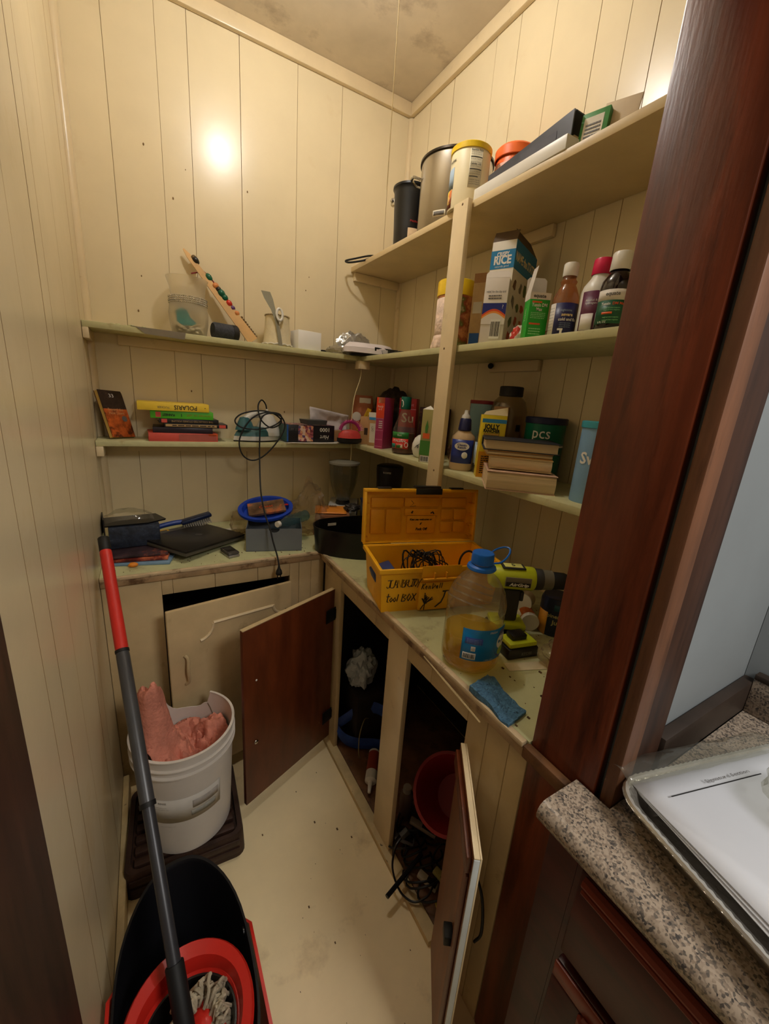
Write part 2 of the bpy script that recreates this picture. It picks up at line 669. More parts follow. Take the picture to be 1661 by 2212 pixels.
planked_wall('wall_back', [-1.47, -1.262, -1.099, -0.994, -0.806, -0.571, -0.367, -0.113, 0.05], 'x', 0.0, -1, -0.02, H, CREAM)
planked_wall('wall_right', [-1.66, -1.43, -1.21, -1.124, -1.022, -0.849, -0.691, -0.573, -0.327, -0.16, 0.0], 'y', 0.0, -1, -0.02, H, CREAM)
planked_wall('wall_left', [-1.494, -1.314, -1.22, -1.068, -0.857, -0.763, -0.52, -0.34, -0.18, 0.0], 'y', XL, 1, -0.02, H, CREAM)

struct(obj('floor', MB().box(-2.4, 0.06, -4.6, 0.05, -0.08, 0.0), FLOOR, smooth=False))
struct(obj('ceiling', MB().box(-1.47, 0.06, -1.79, 0.05, H, H + 0.06), CEIL, smooth=False))

# wall between pantry and kitchen: a piece right of the doorway, one left of it, and the lintel over it
struct(obj('wall_front', MB().box(-0.575, 0.05, -1.775, -1.661, -0.02, H)
           .box(-1.47, 0.05, -1.775, -1.661, 2.12, H), CREAM, smooth=False))
struct(obj('wall_kitchen', MB().box(-0.575, 0.05, -1.80, -1.776, -0.02, 2.6).box(-2.4, -1.43, -1.80, -1.776, -0.02, 2.6)
           .box(-1.43, -0.575, -1.80, -1.776, 2.12, 2.6), KWHITE, smooth=False))
struct(obj('wall_kitchen_right', MB().box(-0.055, 0.05, -4.6, -1.801, -0.02, 2.6), KWHITE, smooth=False))

# door frame: two jambs with casing
jr = struct(obj('trim_1', MB().box(-0.60, -0.576, -1.792, -1.660, 0.0, 2.12, 0.003), DARKWOOD))
obj('casing_strip', MB().box(-0.596, -0.549, -1.822, -1.8005, 0.0, 2.12, 0.004), DARKWOOD2, jr, label='lighter brown scuffed casing strip')
obj('casing_board', MB().box(-0.5485, -0.459, -1.817, -1.8005, 0.0, 2.12, 0.004), DARKWOOD3, jr, label='darker casing board beside the kitchen wall')
jl = struct(obj('trim_2', MB().box(-1.43, -1.388, -1.82, -1.495, 0.0, 2.12, 0.003), DARKWOOD3))
struct(obj('trim_3', MB().box(-1.388, -0.60, -1.792, -1.662, 2.097, 2.12, 0.003), DARKWOOD))

# ceiling and corner mouldings
struct(obj('trim_4', MB().box(XL, 0.0, -0.022, -0.0005, H - 0.055, H, 0.004), CREAM_TRIM))
struct(obj('trim_5', MB().box(-0.022, -0.0005, -1.66, -0.022, H - 0.055, H, 0.004), CREAM_TRIM))
struct(obj('trim_6', MB().lathe([(0.022, 0.905), (0.022, H - 0.056)], n=8, c=(XL, 0, 0), a0=0.0, a1=PI / 2), CREAM_TRIM))
struct(obj('trim_7', MB().lathe([(0.018, 0.905), (0.018, H - 0.056)], n=8, c=(0, 0, 0), a0=-PI / 2, a1=0.0), CREAM_TRIM))
bl = struct(obj('baseboard_left', MB().box(XL + 0.0005, XL + 0.02, -1.45, -0.545, 0.0, 0.075, 0.003), PALE_WOOD))

# nail holes and chips in the paint of the back wall
mb = MB()
for (x, z) in ((-1.07, 2.25), (-0.784, 2.35), (-0.52, 2.02), (-0.505, 2.08), (-1.2, 1.95), (-1.16, 2.4), (-1.02, 2.36), (-0.62, 1.45), (-1.04, 1.52), (-1.22, 1.82)):
    k_ = 0.45 + 0.5 * abs(math.sin(x * 37))
    mb.sphere((x, -0.0008, z), 0.0032 * k_, 0.0015, 0.0055 * k_, 6)
o = struct(obj('nail_holes', mb, M('nail_hole', (120, 90, 54), 0.8)))
o['kind'] = 'stuff'
o['label'] = 'small nail holes and chips in the cream boards of the back wall'
o['category'] = 'nail holes'

# ================================================================== CEILING LAMP WITH PULL STRING
lamp = thing('ceiling_lamp', 'bare bulb in a white lampholder on the pantry ceiling', 'lamp', (-0.757, -0.80, H))
obj('lamp_holder', MB().lathe([(0.06, 0), (0.058, -0.02), (0.03, -0.045), (0.022, -0.06)], 24, capt=True), WHITE_PL, lamp)
BULB = M('lit_bulb', (255, 252, 248), 0.3, var=0.0, emit=BULB_STRENGTH)
obj('bulb', MB().lathe([(0.014, -0.058), (0.018, -0.07), (0.03, -0.09), (0.035, -0.108), (0.03, -0.127), (0.016, -0.138), (0.0, -0.141)], 24), BULB, lamp)
ps = tag(obj('pull_string', MB().tube([(-0.592, -0.888, H), (-0.592, -0.888, 2.6), (-0.594, -0.889, 2.3), (-0.594, -0.888, 2.112)], 0.0011, 6),
             M('cotton_string', (226, 206, 160), 0.8)), 'thin cream pull string hanging from the ceiling', 'string')

# ================================================================== SHELVES
T = 0.022


def cleat(parent, x0, x1, y0, y1, ztop, h=0.04, mat=None):
    return obj('cleat', MB().box(x0, x1, y0, y1, ztop - h, ztop - 0.0005, 0.002), mat or CREAM_TRIM, parent)


def shelf(name, label, x0, x1, y0, y1, ztop, edge, mat_edge, group='painted shelves around the pantry'):
    t = thing(name, label, 'shelf', ((x0 + x1) / 2, (y0 + y1) / 2, ztop), group=group)
    ox, oy = t.location.x, t.location.y
    obj('shelf_board', MB().box(x0 - ox, x1 - ox, y0 - oy, y1 - oy, -T, 0, 0.002), mat_edge, t)
    t['_o'] = 0
    del t['_o']
    return t, Matrix.Translation((-ox, -oy, -ztop))


SHELF_CREAM = M('cream_shelf_paint', (216, 192, 146), 0.4, var=0.1, scale=5, bump=0.04, bscale=40, col2=(150, 104, 58), thr=(0.62, 0.76, 6, 0.6))


def add_cleats(t, lst, zt, mat=None):
    o = t.location
    for (x0, x1, y0, y1) in lst:
        obj('cleat', MB().box(x0 - o.x, x1 - o.x, y0 - o.y, y1 - o.y, -T - 0.038, -T - 0.0005, 0.002), mat or CREAM_TRIM, t)


t, _ = shelf('wall_shelf', 'long cream top shelf on the right wall carrying the steel pot', -0.289, -0.001, -1.659, -0.001, ZTOP, 'x', SHELF_CREAM)
add_cleats(t, [(-0.275, -0.02, -0.020, -0.001), (-0.020, -0.001, -0.99, -0.72)], ZTOP)
t, _ = shelf('wall_shelf', 'pale green middle shelf on the back wall carrying the frosted vase', XL + 0.001, -0.001, -0.165, -0.001, ZMID, 'y', GREEN_PAINT)
add_cleats(t, [(XL + 0.001, XL + 0.02, -0.17, -0.02), (XL + 0.10, -0.30, -0.020, -0.001), (-0.31, -0.255, -0.20, -0.145)], ZMID)
t, _ = shelf('wall_shelf', 'green-edged middle shelf on the right wall carrying medicine bottles', -0.289, -0.001, -1.659, -0.166, ZMID, 'x', GREEN_PAINT)
add_cleats(t, [(-0.020, -0.001, -1.02, -0.78)], ZMID)
t, _ = shelf('wall_shelf', 'pale green lower shelf on the back wall carrying the book stack and iron', XL + 0.001, -0.001, -0.165, -0.001, ZLOW, 'y', GREEN_PAINT)
add_cleats(t, [(XL + 0.001, XL + 0.025, -0.172, -0.02), (XL + 0.10, -0.02, -0.020, -0.001)], ZLOW)
t, _ = shelf('wall_shelf', 'worn green lower shelf on the right wall carrying bottles and food boxes', -0.292, -0.001, -1.659, -0.166, ZLOW, 'x', GREEN_PAINT)
add_cleats(t, [(-0.020, -0.001, -1.30, -0.95)], ZLOW)

up = thing('shelf_upright', 'cream upright batten nailed across the fronts of the right-hand shelves', 'upright', (-0.303, -0.865, ZC))
obj('post', MB().box(-0.0095, 0.0095, -0.036, 0.036, 0.0, ZTOP - ZC, 0.002), CREAM_TRIM, up)
mb = MB()
for z in (0.20, 0.405, 0.83, 1.255):
    mb.sphere((-0.0095, 0.01 * math.sin(z * 9), z), 0.0012, 0.004, 0.004, 6)
obj('nail_head', mb, M('rusty_nail', (110, 76, 44), 0.6), up)['kind'] = 'stuff'

# ================================================================== WORKTOP (L-shaped, two boards each with a nosing)
FB, FR = -0.545, -0.618     # front edges of the back and right runs
wt = thing('worktop', 'pale green painted L-shaped worktop, dirty and chipped', 'worktop', (-0.7, -0.3, ZC))
o = wt.location


def rel(x0, x1, y0, y1, z0, z1, b=0.0, mb=None):
    return (mb or MB()).box(x0 - o.x, x1 - o.x, y0 - o.y, y1 - o.y, z0 - o.z, z1 - o.z, b)


obj('board', rel(XL + 0.001, -0.001, FB + 0.012, -0.001, ZC - 0.024, ZC), COUNTER_GREEN, wt)
obj('board', rel(FR + 0.012, -0.001, -1.659, FB + 0.0115, ZC - 0.024, ZC), COUNTER_GREEN, wt)
obj('apron', rel(XL + 0.001, FR + 0.003, FB + 0.002, FB + 0.0115, ZC - 0.034, ZC - 0.0115, 0.002), NOSING2, wt)
obj('apron', rel(FR + 0.001, FR + 0.0115, -1.655, FB + 0.0015, ZC - 0.034, ZC - 0.0115, 0.002), NOSING2, wt)
obj('nosing', rel(XL + 0.001, FR + 0.0, FB - 0.003, FB + 0.0115, ZC - 0.011, ZC + 0.002, 0.003), NOSING, wt, label='worn cream nosing strip of the back run')
obj('nosing', rel(FR - 0.004, FR + 0.0115, -1.655, FB - 0.0035, ZC - 0.011, ZC + 0.002, 0.003), NOSING, wt, label='chipped cream nosing strip of the right run')
obj('nosing_end', rel(FR - 0.002, -0.6015, -1.765, -1.6555, ZC - 0.032, ZC - 0.004, 0.003), BARE_WOOD, wt, label='bare brown broken end of the nosing')
# splintered strip hanging off the nosing
obj('splinter', MB().tube([(FR - 0.004 - o.x, -1.316 - o.y, -0.017), (FR - 0.007 - o.x, -1.43 - o.y, -0.027), (FR - 0.008 - o.x, -1.544 - o.y, -0.040)], [0.0015, 0.0028, 0.002], 5), PALE_WOOD, wt, label='loose splinter of wood')

# crumbs and dirt scattered over the worktop
rnd = random.Random(5)
mb = MB()
for i in range(170):
    if i < 60:
        x, y = rnd.uniform(-1.38, -0.65), rnd.uniform(-0.54, -0.42)
    else:
        x, y = rnd.uniform(-0.60, -0.12), rnd.uniform(-1.64, -1.25)
    s = 0.0006 + 0.0019 * rnd.random() ** 2.5
    mb.box(x - s, x + s, y - s * 1.6, y + s * 1.6, ZC + 0.0002, ZC + s * 1.1, mat=None)
cr = tag(obj('crumbs', mb, M('dark_crumbs', (104, 76, 46), 0.9, var=0.5, scale=80), smooth=False), 'dark crumbs and dirt scattered over the green worktop', 'crumbs')
cr['kind'] = 'stuff'
mb = MB()
for i in range(30):
    x, y = rnd.uniform(-1.0, -0.66), rnd.uniform(-1.62, -0.75)
    s = 0.0006 + 0.0022 * rnd.random() ** 2.5
    mb.box(x - s, x + s, y - s * 1.6, y + s * 1.6, 0.0002, s, mat=None)
cr = tag(obj('floor_crumbs', mb, MATS['dark_crumbs'], smooth=False), 'specks of dirt on the cream floor in front of the cabinets', 'crumbs')
cr['kind'] = 'stuff'

# ================================================================== BACK BASE CABINET
YB = -0.533      # face of the back cabinet
bc = thing('base_cabinet', 'cream base cabinet under the back worktop with its door ajar', 'cabinet', (-1.0, YB, 0.0))
o = bc.location
ZR = ZC - 0.036


def part(name, x0, x1, y0, y1, z0, z1, mat, par, b=0.002, label=None, smooth=True):
    return obj(name, MB().box(x0 - o.x, x1 - o.x, y0 - o.y, y1 - o.y, z0 - o.z, z1 - o.z, b), mat, par, label=label, smooth=smooth)


part('side_panel', XL + 0.001, -1.221, YB, YB + 0.018, 0.0, ZR, CREAM_DIRTY, bc, label='plain cream panel left of the door')
for a, b in ((-1.2205, -1.185), (-1.1845, -1.0415), (-1.0405, -0.8815), (-0.8805, -0.7505)):
    part('rail_board', a, b, YB, YB + 0.018, 0.805, ZR, CREAM_DIRTY, bc)
for a, b in ((-0.75, -0.7105), (-0.7095, -0.657), (-0.6565, -0.5985)):
    part('stile_board', a, b, YB, YB + 0.018, 0.0, ZR, CREAM_DIRTY, bc)
part('bottom_rail', -1.2205, -0.7505, YB, YB + 0.018, 0.0, 0.045, CREAM_DIRTY, bc)
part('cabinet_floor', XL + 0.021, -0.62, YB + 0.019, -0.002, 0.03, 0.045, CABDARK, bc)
part('added_dark_lining', -1.38, -0.62, -0.016, -0.004, 0.046, 0.86, CABDARK, bc)  # added dark panel; keeps the inside black instead of reflecting cream walls
# door, swung open a little
dr = bpy.data.objects.new('door', None)
C.objects.link(dr)
dr.parent = bc
hx, hy = -0.753, YB - 0.012
dr.location = (hx - o.x, hy - o.y, 0.055)
dr.rotation_euler = (0, 0, math.atan2(0.085, 0.466))
DW, DH = 0.474, 0.735
obj('door_panel', MB().box(-DW, 0, -0.016, 0, 0, DH, 0.004), CREAM_DIRTY, dr)
mold = MB()
mz = DH - 0.085


def bar(mb, p, q, r=0.006):
    mb.tube([p, q], r, 6)


y_f = -0.017
xa, xb = -DW + 0.155, -0.085
mb = MB()
mb.tube([(xa, y_f, mz), (xb, y_f, mz)], 0.0065, 6)
mb.tube([(xa - 0.050 + 0.05 * math.cos(t), y_f, mz - 0.004 - 0.055 + 0.055 * math.sin(t)) for t in [k * (-PI / 2) / 8 for k in range(-0, 9)]], 0.006, 6)
obj('moulding', MB().tube([(xa, y_f, mz), (xb, y_f, mz)], 0.0065, 6), CREAM_TRIM, dr)
mb.bm.free()
obj('moulding', MB().tube(arc((xa - 0.055, y_f, mz - 0.002), 0.055, 0.0, -PI / 2 * 0.92, 8, 'xz', 0.058), 0.006, 6), CREAM_TRIM, dr)
obj('moulding', MB().tube(arc((xb + 0.045, y_f, mz + 0.004), 0.043, PI, 1.5 * PI * 0.97, 8, 'xz', 0.045), 0.006, 6), CREAM_TRIM, dr)
obj('handle', MB().tube(smooth_path([(-DW + 0.05, -0.018, 0.55), (-DW + 0.058, -0.026, 0.535), (-DW + 0.055, -0.034, 0.49), (-DW + 0.058, -0.026, 0.445), (-DW + 0.05, -0.018, 0.43)], 5), 0.006, 8), CREAM_DIRTY, dr, label='paint-clogged pull handle')
obj('hinge', MB().box(-0.03, 0.012, -0.018, -0.016, 0.56, 0.62), IRON, dr)

# ================================================================== RIGHT BASE CABINET
XR = -0.600
rc = thing('base_cabinet', 'cream base cabinet under the right worktop with two open doors and clutter inside', 'cabinet', (XR, -1.1, 0.0))
o = rc.location
part('stile_board', XR, XR + 0.018, -0.722, -0.555, 0.0, ZR, CREAM_DIRTY, rc)
for a, b in ((-0.865, -0.723), (-1.010, -0.866), (-1.100, -1.011), (-1.330, -1.212), (-1.482, -1.331)):
    part('rail_board', XR, XR + 0.018, a, b, 0.800, ZR, CREAM_DIRTY, rc)
part('stile_board', XR, XR + 0.018, -1.2115, -1.1005, 0.0, ZR, CREAM_TRIM, rc, label='middle cream stile between the two openings')
for a, b in ((-1.545, -1.4825), (-1.61, -1.546), (-1.658, -1.611)):
    part('stile_board', XR, XR + 0.018, a, b, 0.0, ZR, CREAM_DIRTY, rc)
part('bottom_rail', XR - 0.02, XR + 0.018, -1.4825, -0.6, 0.0, 0.022, PALE_WOOD, rc, label='scuffed wooden sill on the floor')
part('cabinet_floor', XR + 0.02, -0.018, -1.64, -0.535, 0.005, 0.02, BARE_WOOD, rc)
part('added_dark_lining', -0.016, -0.004, -1.64, -0.03, 0.021, 0.86, CABDARK, rc)  # added dark panels hold this interior black where cream would bounce light
part('added_dark_lining', XR + 0.02, -0.02, -1.645, -1.63, 0.021, 0.86, CABDARK, rc)
part('added_dark_lining', XR + 0.02, -0.02, -0.545, -0.535, 0.021, 0.86, CABDARK, rc)

# far door: brown unpainted back faces the camera
def leaf(parent, hinge, end, z0, z1, name='door'):
    d = bpy.data.objects.new(name, None)
    C.objects.link(d)
    d.parent = parent
    d.location = (hinge[0] - o.x, hinge[1] - o.y, z0)
    d.rotation_euler = (0, 0, math.atan2(end[1] - hinge[1], end[0] - hinge[0]))
    return d, math.hypot(end[0] - hinge[0], end[1] - hinge[1]), z1 - z0


d1, w1, h1 = leaf(rc, (-0.607, -0.664), (-1.012, -0.842), 0.055, 0.785)
obj('door_panel', MB().box(0.006, w1, 0.0, 0.016, 0, h1, 0.002), DOOR_BROWN, d1, label='bare brown back of the door')
obj('door_edge', MB().box(0.006, w1, -0.0, 0.0165, h1 + 0.0005, h1 + 0.003), CREAM_DIRTY, d1)
for z in (0.62, 0.12):
    obj('hinge', MB().box(0.0, 0.055, 0.0165, 0.021, z - 0.03, z + 0.03, 0.002).box(-0.012, 0.004, 0.010, 0.026, z - 0.022, z + 0.022, 0.002), IRON, d1)
obj('catch', MB().sphere((w1 - 0.045, 0.018, 0.26), 0.009, 0.004, 0.009, 8), CHROME, d1)
obj('screw', MB().sphere((w1 - 0.05, 0.017, 0.52), 0.004, 0.002, 0.004, 6), WHITE_PL, d1)

# near door: folded back towards the kitchen
DT = 0.011
d2, w2, h2 = leaf(rc, (-0.612, -1.497), (-0.762, -1.712), 0.04, 0.755)
obj('door_panel', MB().box(0.006, w2, -DT, 0.0, 0, h2, 0.002), M('orange_brown_door_back', (122, 68, 32), 0.45, var=0.3, scale=3, stretch=(5, 5, 1)), d2, label='bare brown inner face of the door')
obj('door_face', MB().box(0.006, w2 + 0.003, 0.0005, 0.004, 0, h2 + 0.004, 0.001), CREAM_TRIM, d2, label='cream painted outer face of the door')
obj('top_edge', MB().box(0.006, w2 + 0.003, -DT, 0.0, h2 + 0.0005, h2 + 0.004, 0.001), CREAM_TRIM, d2, label='pale painted top edge of the door')
obj('free_edge', MB().box(w2 + 0.0005, w2 + 0.004, -DT, 0.0, 0, h2, 0.001), M('cool_lit_edge_white', (206, 214, 216), 0.4), d2, label='pale painted free edge of the door')  # bluish cast of the kitchen light put into the edge colour
obj('batten', MB().box(w2 - 0.034, w2 - 0.008, -0.017, -DT - 0.0005, 0.01, h2 - 0.06, 0.002), DOOR_BROWN, d2)
obj('batten', MB().box(0.012, w2 - 0.006, -0.022, -DT - 0.0005, h2 - 0.050, h2 - 0.010, 0.003), DOOR_BROWN, d2)
obj('catch', MB().box(w2 - 0.07, w2 - 0.04, -0.030, -DT - 0.0005, 0.40, 0.425, 0.002), IRON, d2)

# ================================================================== TOP SHELF
# black pitcher
t = thing('pitcher', 'tall black plastic pitcher with metal lug at the corner end of the top shelf', 'pitcher', (-0.20, -0.375, ZTOP), -60)
t.scale = (1, 1, 0.79)
obj('body', MB().lathe([(0.0, 0.002), (0.060, 0.0), (0.062, 0.01), (0.064, 0.10), (0.070, 0.26), (0.073, 0.275), (0.076, 0.278), (0.076, 0.287), (0.070, 0.289), (0.066, 0.27), (0.058, 0.02), (0.0, 0.015)], 40), BLACK_PL, t)
obj('lug', MB().box(-0.092, -0.072, -0.010, 0.010, 0.225, 0.262, 0.004).sphere((-0.084, -0.012, 0.245), 0.008, n=6), CHROME, t, label='small metal lug')
wrap_label(t, 0.0625, 0.015, 0.085, 25, 75, M('beige_print', (206, 176, 136), 0.5), 'label', r1=0.0640)
wrap_text(t, 0.066, 48, 0.115, 'Pitcher', 0.014, M('red_print', (190, 40, 34), 0.5))

# steel stock pot
t = thing('stock_pot', 'large brushed steel stock pot with torn label remains on the top shelf', 'pot', (-0.150, -0.607, ZTOP), -40)
t.scale = (0.97, 0.97, 0.77)
obj('body', MB().lathe([(0.0, 0.001), (0.130, 0.0), (0.135, 0.006), (0.1355, 0.30), (0.1355, 0.303), (0.1315, 0.303), (0.131, 0.01), (0.0, 0.008)], 56), STEEL, t)
obj('rim', MB().lathe([(0.1356, 0.296), (0.141, 0.300), (0.141, 0.309), (0.134, 0.312), (0.131, 0.306)], 56, capb=False, capt=False), M('dark_pot_rim', (66, 58, 48), 0.3, 0.8), t)
for sx in (-1, 1):
    obj('handle', MB().tube(smooth_path([(sx * 0.134, -0.035, 0.235), (sx * 0.160, -0.034, 0.246), (sx * 0.172, 0, 0.252), (sx * 0.160, 0.034, 0.246), (sx * 0.134, 0.035, 0.235)], 5), 0.006, 8), CHROME, t)
wrap_label(t, 0.1357, 0.035, 0.062, -29, -8, M('torn_paper', (218, 208, 186), 0.8, var=0.2, scale=60), 'label_remains')
wrap_label(t, 0.1363, 0.040, 0.057, -27.5, -10, M('glue_residue', (100, 94, 86), 0.6, var=0.3, scale=60), 'label_remains')

# cream canister with yellow lid
t = thing('canister', 'cream cardboard canister with yellow lid standing in front of the stock pot', 'canister', (-0.242, -0.803, ZTOP), -55)
t.scale = (0.94, 0.94, 0.80)
CANC = M('cream_canister_card', (236, 222, 182), 0.45, var=0.03)
obj('body', MB().lathe([(0.0, 0.0), (0.066, 0.0), (0.067, 0.004), (0.067, 0.205), (0.066, 0.208)], 40), CANC, t)
obj('lid', MB().lathe([(0.0675, 0.200), (0.070, 0.201), (0.0705, 0.219), (0.068, 0.222), (0.064, 0.2205), (0.0, 0.2205)], 40, capb=False), YELLOW_PL, t)
wrap_label(t, 0.0672, 0.065, 0.195, 14, 52, M('pale_facts_panel', (222, 212, 182), 0.5), 'facts_panel')
wrap_text(t, 0.0674, 33, 0.190, 'Nutrition Facts', 0.0105, BLACK_PRINT, 0.040, 0.0002)
for z, w in ((0.166, 0.04), (0.125, 0.04), (0.10, 0.03)):
    wrap_label(t, 0.0676, z, z + 0.0028, 16, 16 + w * 850, BLACK_PRINT, 'rule')
for z in (0.182, 0.176, 0.160, 0.150, 0.143, 0.136, 0.118, 0.111, 0.09, 0.083, 0.076):
    wrap_text(t, 0.0676, 32, z, 'Serving size 12 about 30', 0.006, GREY_PRINT, 0.036)
wrap_text(t, 0.0676, 32, 0.1435, 'Calories   110', 0.0105, BLACK_PRINT, 0.036, 0.0002)
wrap_label(t, 0.0672, 0.07, 0.145, -75, -34, M('pale_blue_print', (166, 188, 206), 0.5), 'picture_panel')
wrap_label(t, 0.0674, 0.006, 0.07, -75, -37, print_mat('snack_picture', [(206, 110, 50), (232, 186, 110), (226, 196, 60), (150, 70, 40)], 40), 'picture_panel')
wrap_text(t, 0.0674, -42, 0.168, 'market.', 0.015, BLACK_PRINT, 0.034, 0.0003)

# orange tub with a grey-handled scoop behind it
t = thing('plastic_tub', 'bright orange plastic tub behind the yellow-lidded canister', 'tub', (-0.105, -0.862, ZTOP), -50)
t.scale = (1, 1, 0.93)
ORANGE = M('orange_plastic', (255, 116, 50), 0.4)
obj('body', MB().lathe([(0.0, 0.0), (0.050, 0.0), (0.056, 0.008), (0.063, 0.15), (0.058, 0.178), (0.057, 0.183)], 32), ORANGE, t)
obj('lid', MB().lathe([(0.064, 0.176), (0.066, 0.178), (0.066, 0.205), (0.060, 0.212), (0.0, 0.212)], 32, capb=False), ORANGE, t)
wrap_label(t, 0.0632, 0.06, 0.155, -70, 60, M('pink_white_print', (240, 190, 170), 0.5), 'label', r1=0.0640)
wrap_text(t, 0.065, 5, 0.125, 'full', 0.03, M('red_print', (190, 40, 34), 0.5))
sc_ = thing('pan_lid', 'grey loop-handled pan lid propped behind the orange tub', 'lid', (-0.012, -0.800, ZTOP))
obj('disc', MB().lathe([(0.0, 0.0), (0.040, 0.0), (0.043, 0.004), (0.040, 0.008), (0.0, 0.010)], 28, mat=Matrix.Translation((0.0, 0, 0.12)) @ Matrix.Rotation(math.radians(-84), 4, 'Y')), STEEL, sc_)
obj('loop_handle', MB().tube([(-0.018, 0.024 * math.cos(a), 0.165 + 0.040 * math.sin(a)) for a in [PI * k / 10 for k in range(11)]], 0.006, 8), GREY_PL, sc_)

# flat white box and dark ring binder on it
t = thing('flat_box', 'flat white box lying under the dark binder on the top shelf', 'box', (-0.205, -1.062, ZTOP), -90 - 1.5)
obj('carton', MB().box(-0.172, 0.172, -0.083, 0.10, 0, 0.032, 0.002), WHITE_PL, t)
t = thing('ring_binder', 'dark grey ring binder lying on the white box on the top shelf', 'binder', (-0.190, -1.076, ZTOP + 0.0325), -90)
BIND = M('dark_grey_binder_vinyl', (72, 74, 82), 0.35, var=0.1)
obj('cover', MB().box(-0.145, 0.145, -0.075, 0.10, 0.0, 0.004, 0.001), BIND, t)
obj('cover', MB().box(-0.146, 0.146, -0.073, 0.10, -0.002, 0.002, 0.001, mat=Matrix.Translation((0, 0, 0.042)) @ Matrix.Rotation(math.radians(-7.2), 4, 'Y')), BIND, t)
obj('spine', MB().prism([(-0.145, 0.0), (0.145, 0.0), (0.145, 0.061), (-0.145, 0.024)], -0.0755, -0.079, Matrix.Rotation(math.radians(90), 4, 'X') @ Matrix.Scale(-1, 4, (0, 0, 1))), BIND, t)
obj('paper', MB().box(-0.12, 0.135, -0.055, 0.085, 0.006, 0.020, 0.001), PAGES, t)
obj('spine_slot', MB().box(-0.02, 0.10, -0.0798, -0.0792, 0.008, 0.034), M('spine_sleeve', (92, 94, 104), 0.25), t)

# green-edged packet and buff card
t = thing('packet', 'white packet with green border leaning beside the binder', 'packet', (-0.235, -1.258, ZTOP), -85, rot=(math.radians(-8), 0, math.radians(-74)))
dm = (0.065, 0.02, 0.085)
obj('carton', MB().box(-dm[0] / 2, dm[0] / 2, -0.01, 0.01, 0.0, dm[2], 0.001), M('green_print', (60, 130, 60), 0.5), t)
patch(t, 'front', dm, 0.12, 0.82, 0.08, 0.86, M('offwhite_print', (214, 206, 186), 0.5))
print_lines(t, 'front', dm, 0.2, 0.75, 0.2, 0.7, 5, GREY_PRINT, lift=0.001)
t = thing('card', 'plain buff card standing at the far right of the top shelf', 'card', (-0.215, -1.300, ZTOP), 0, rot=(math.radians(-8), math.radians(4), math.radians(-74)))
obj('sheet', MB().box(-0.040, 0.040, -0.002, 0.002, 0, 0.100, 0.0005), M('buff_card', (206, 186, 156), 0.7), t)

# black cable loop at the end of the shelf
pts = smooth_path([(-0.215, -0.30, ZTOP + 0.005), (-0.24, -0.22, ZTOP + 0.006), (-0.262, -0.15, ZTOP + 0.022), (-0.30, -0.075, ZTOP + 0.02), (-0.345, -0.06, ZTOP + 0.004), (-0.345, -0.10, ZTOP - 0.012), (-0.30, -0.15, ZTOP - 0.006), (-0.262, -0.16, ZTOP + 0.010), (-0.235, -0.20, ZTOP + 0.005), (-0.20, -0.24, ZTOP + 0.004)], 6)
tag(obj('cable_loop', MB().tube(pts, 0.0042, 8), BLACK_MATTE), 'black cable loop hanging over the end of the top shelf', 'cable')

# ================================================================== MIDDLE RIGHT SHELF
# torn canister behind the upright
t = thing('canister', 'yellow-lidded canister with torn pinkish paper, behind the shelf upright', 'canister', (-0.185, -0.728, ZMID), -50)
t.scale = (1, 1, 0.92)
obj('body', MB().lathe([(0.0, 0.0), (0.066, 0.0), (0.067, 0.004), (0.067, 0.21)], 40), print_mat('fruit_label', [(196, 120, 70), (214, 150, 96), (150, 66, 36), (90, 110, 40), (226, 190, 150)], 22, 0.5, False), t)
obj('lid', MB().lathe([(0.0676, 0.205), (0.070, 0.206), (0.070, 0.258), (0.066, 0.263), (0.0, 0.263)], 40, capb=False), YELLOW_PL, t)
wrap_label(t, 0.0676, 0.0, 0.195, -80, -8, M('torn_pink_paper', (232, 206, 186), 0.8, var=0.25, scale=30, bump=0.6, bscale=50), 'torn_paper')
mbt = MB()
mbt.grid(lambda u, v: ((0.069 + 0.014 * v * math.sin(9 * u) ** 2) * math.sin(-1.35 + 1.0 * u), -(0.069 + 0.014 * v * math.sin(7 * u) ** 2) * math.cos(-1.35 + 1.0 * u), 0.055 * (1 - v) + 0.002), 14, 4)
obj('torn_flap', mbt, MATS['torn_pink_paper'], t, solid=0.0006)

# granola box
t = carton('snack_box', 'narrow brown and yellow snack box beside the tall cereal box', (-0.150, -0.842, ZMID), -62, (0.045, 0.10, 0.215), M('tan_print', (190, 156, 104), 0.5, var=0.15, scale=20))
dm = (0.045, 0.10, 0.215)
patch(t, 'front', dm, 0.1, 0.9, 0.05, 0.25, M('mid_blue_print', (40, 90, 160), 0.5))
patch(t, 'front', dm, 0.15, 0.85, 0.55, 0.72, M('offwhite_print', (214, 206, 186), 0.5))
obj('flap', MB().box(-0.022, 0.022, -0.05, -0.0492, 0.215, 0.245, mat=Matrix.Rotation(math.radians(0), 4, 'X')), CARD, t)

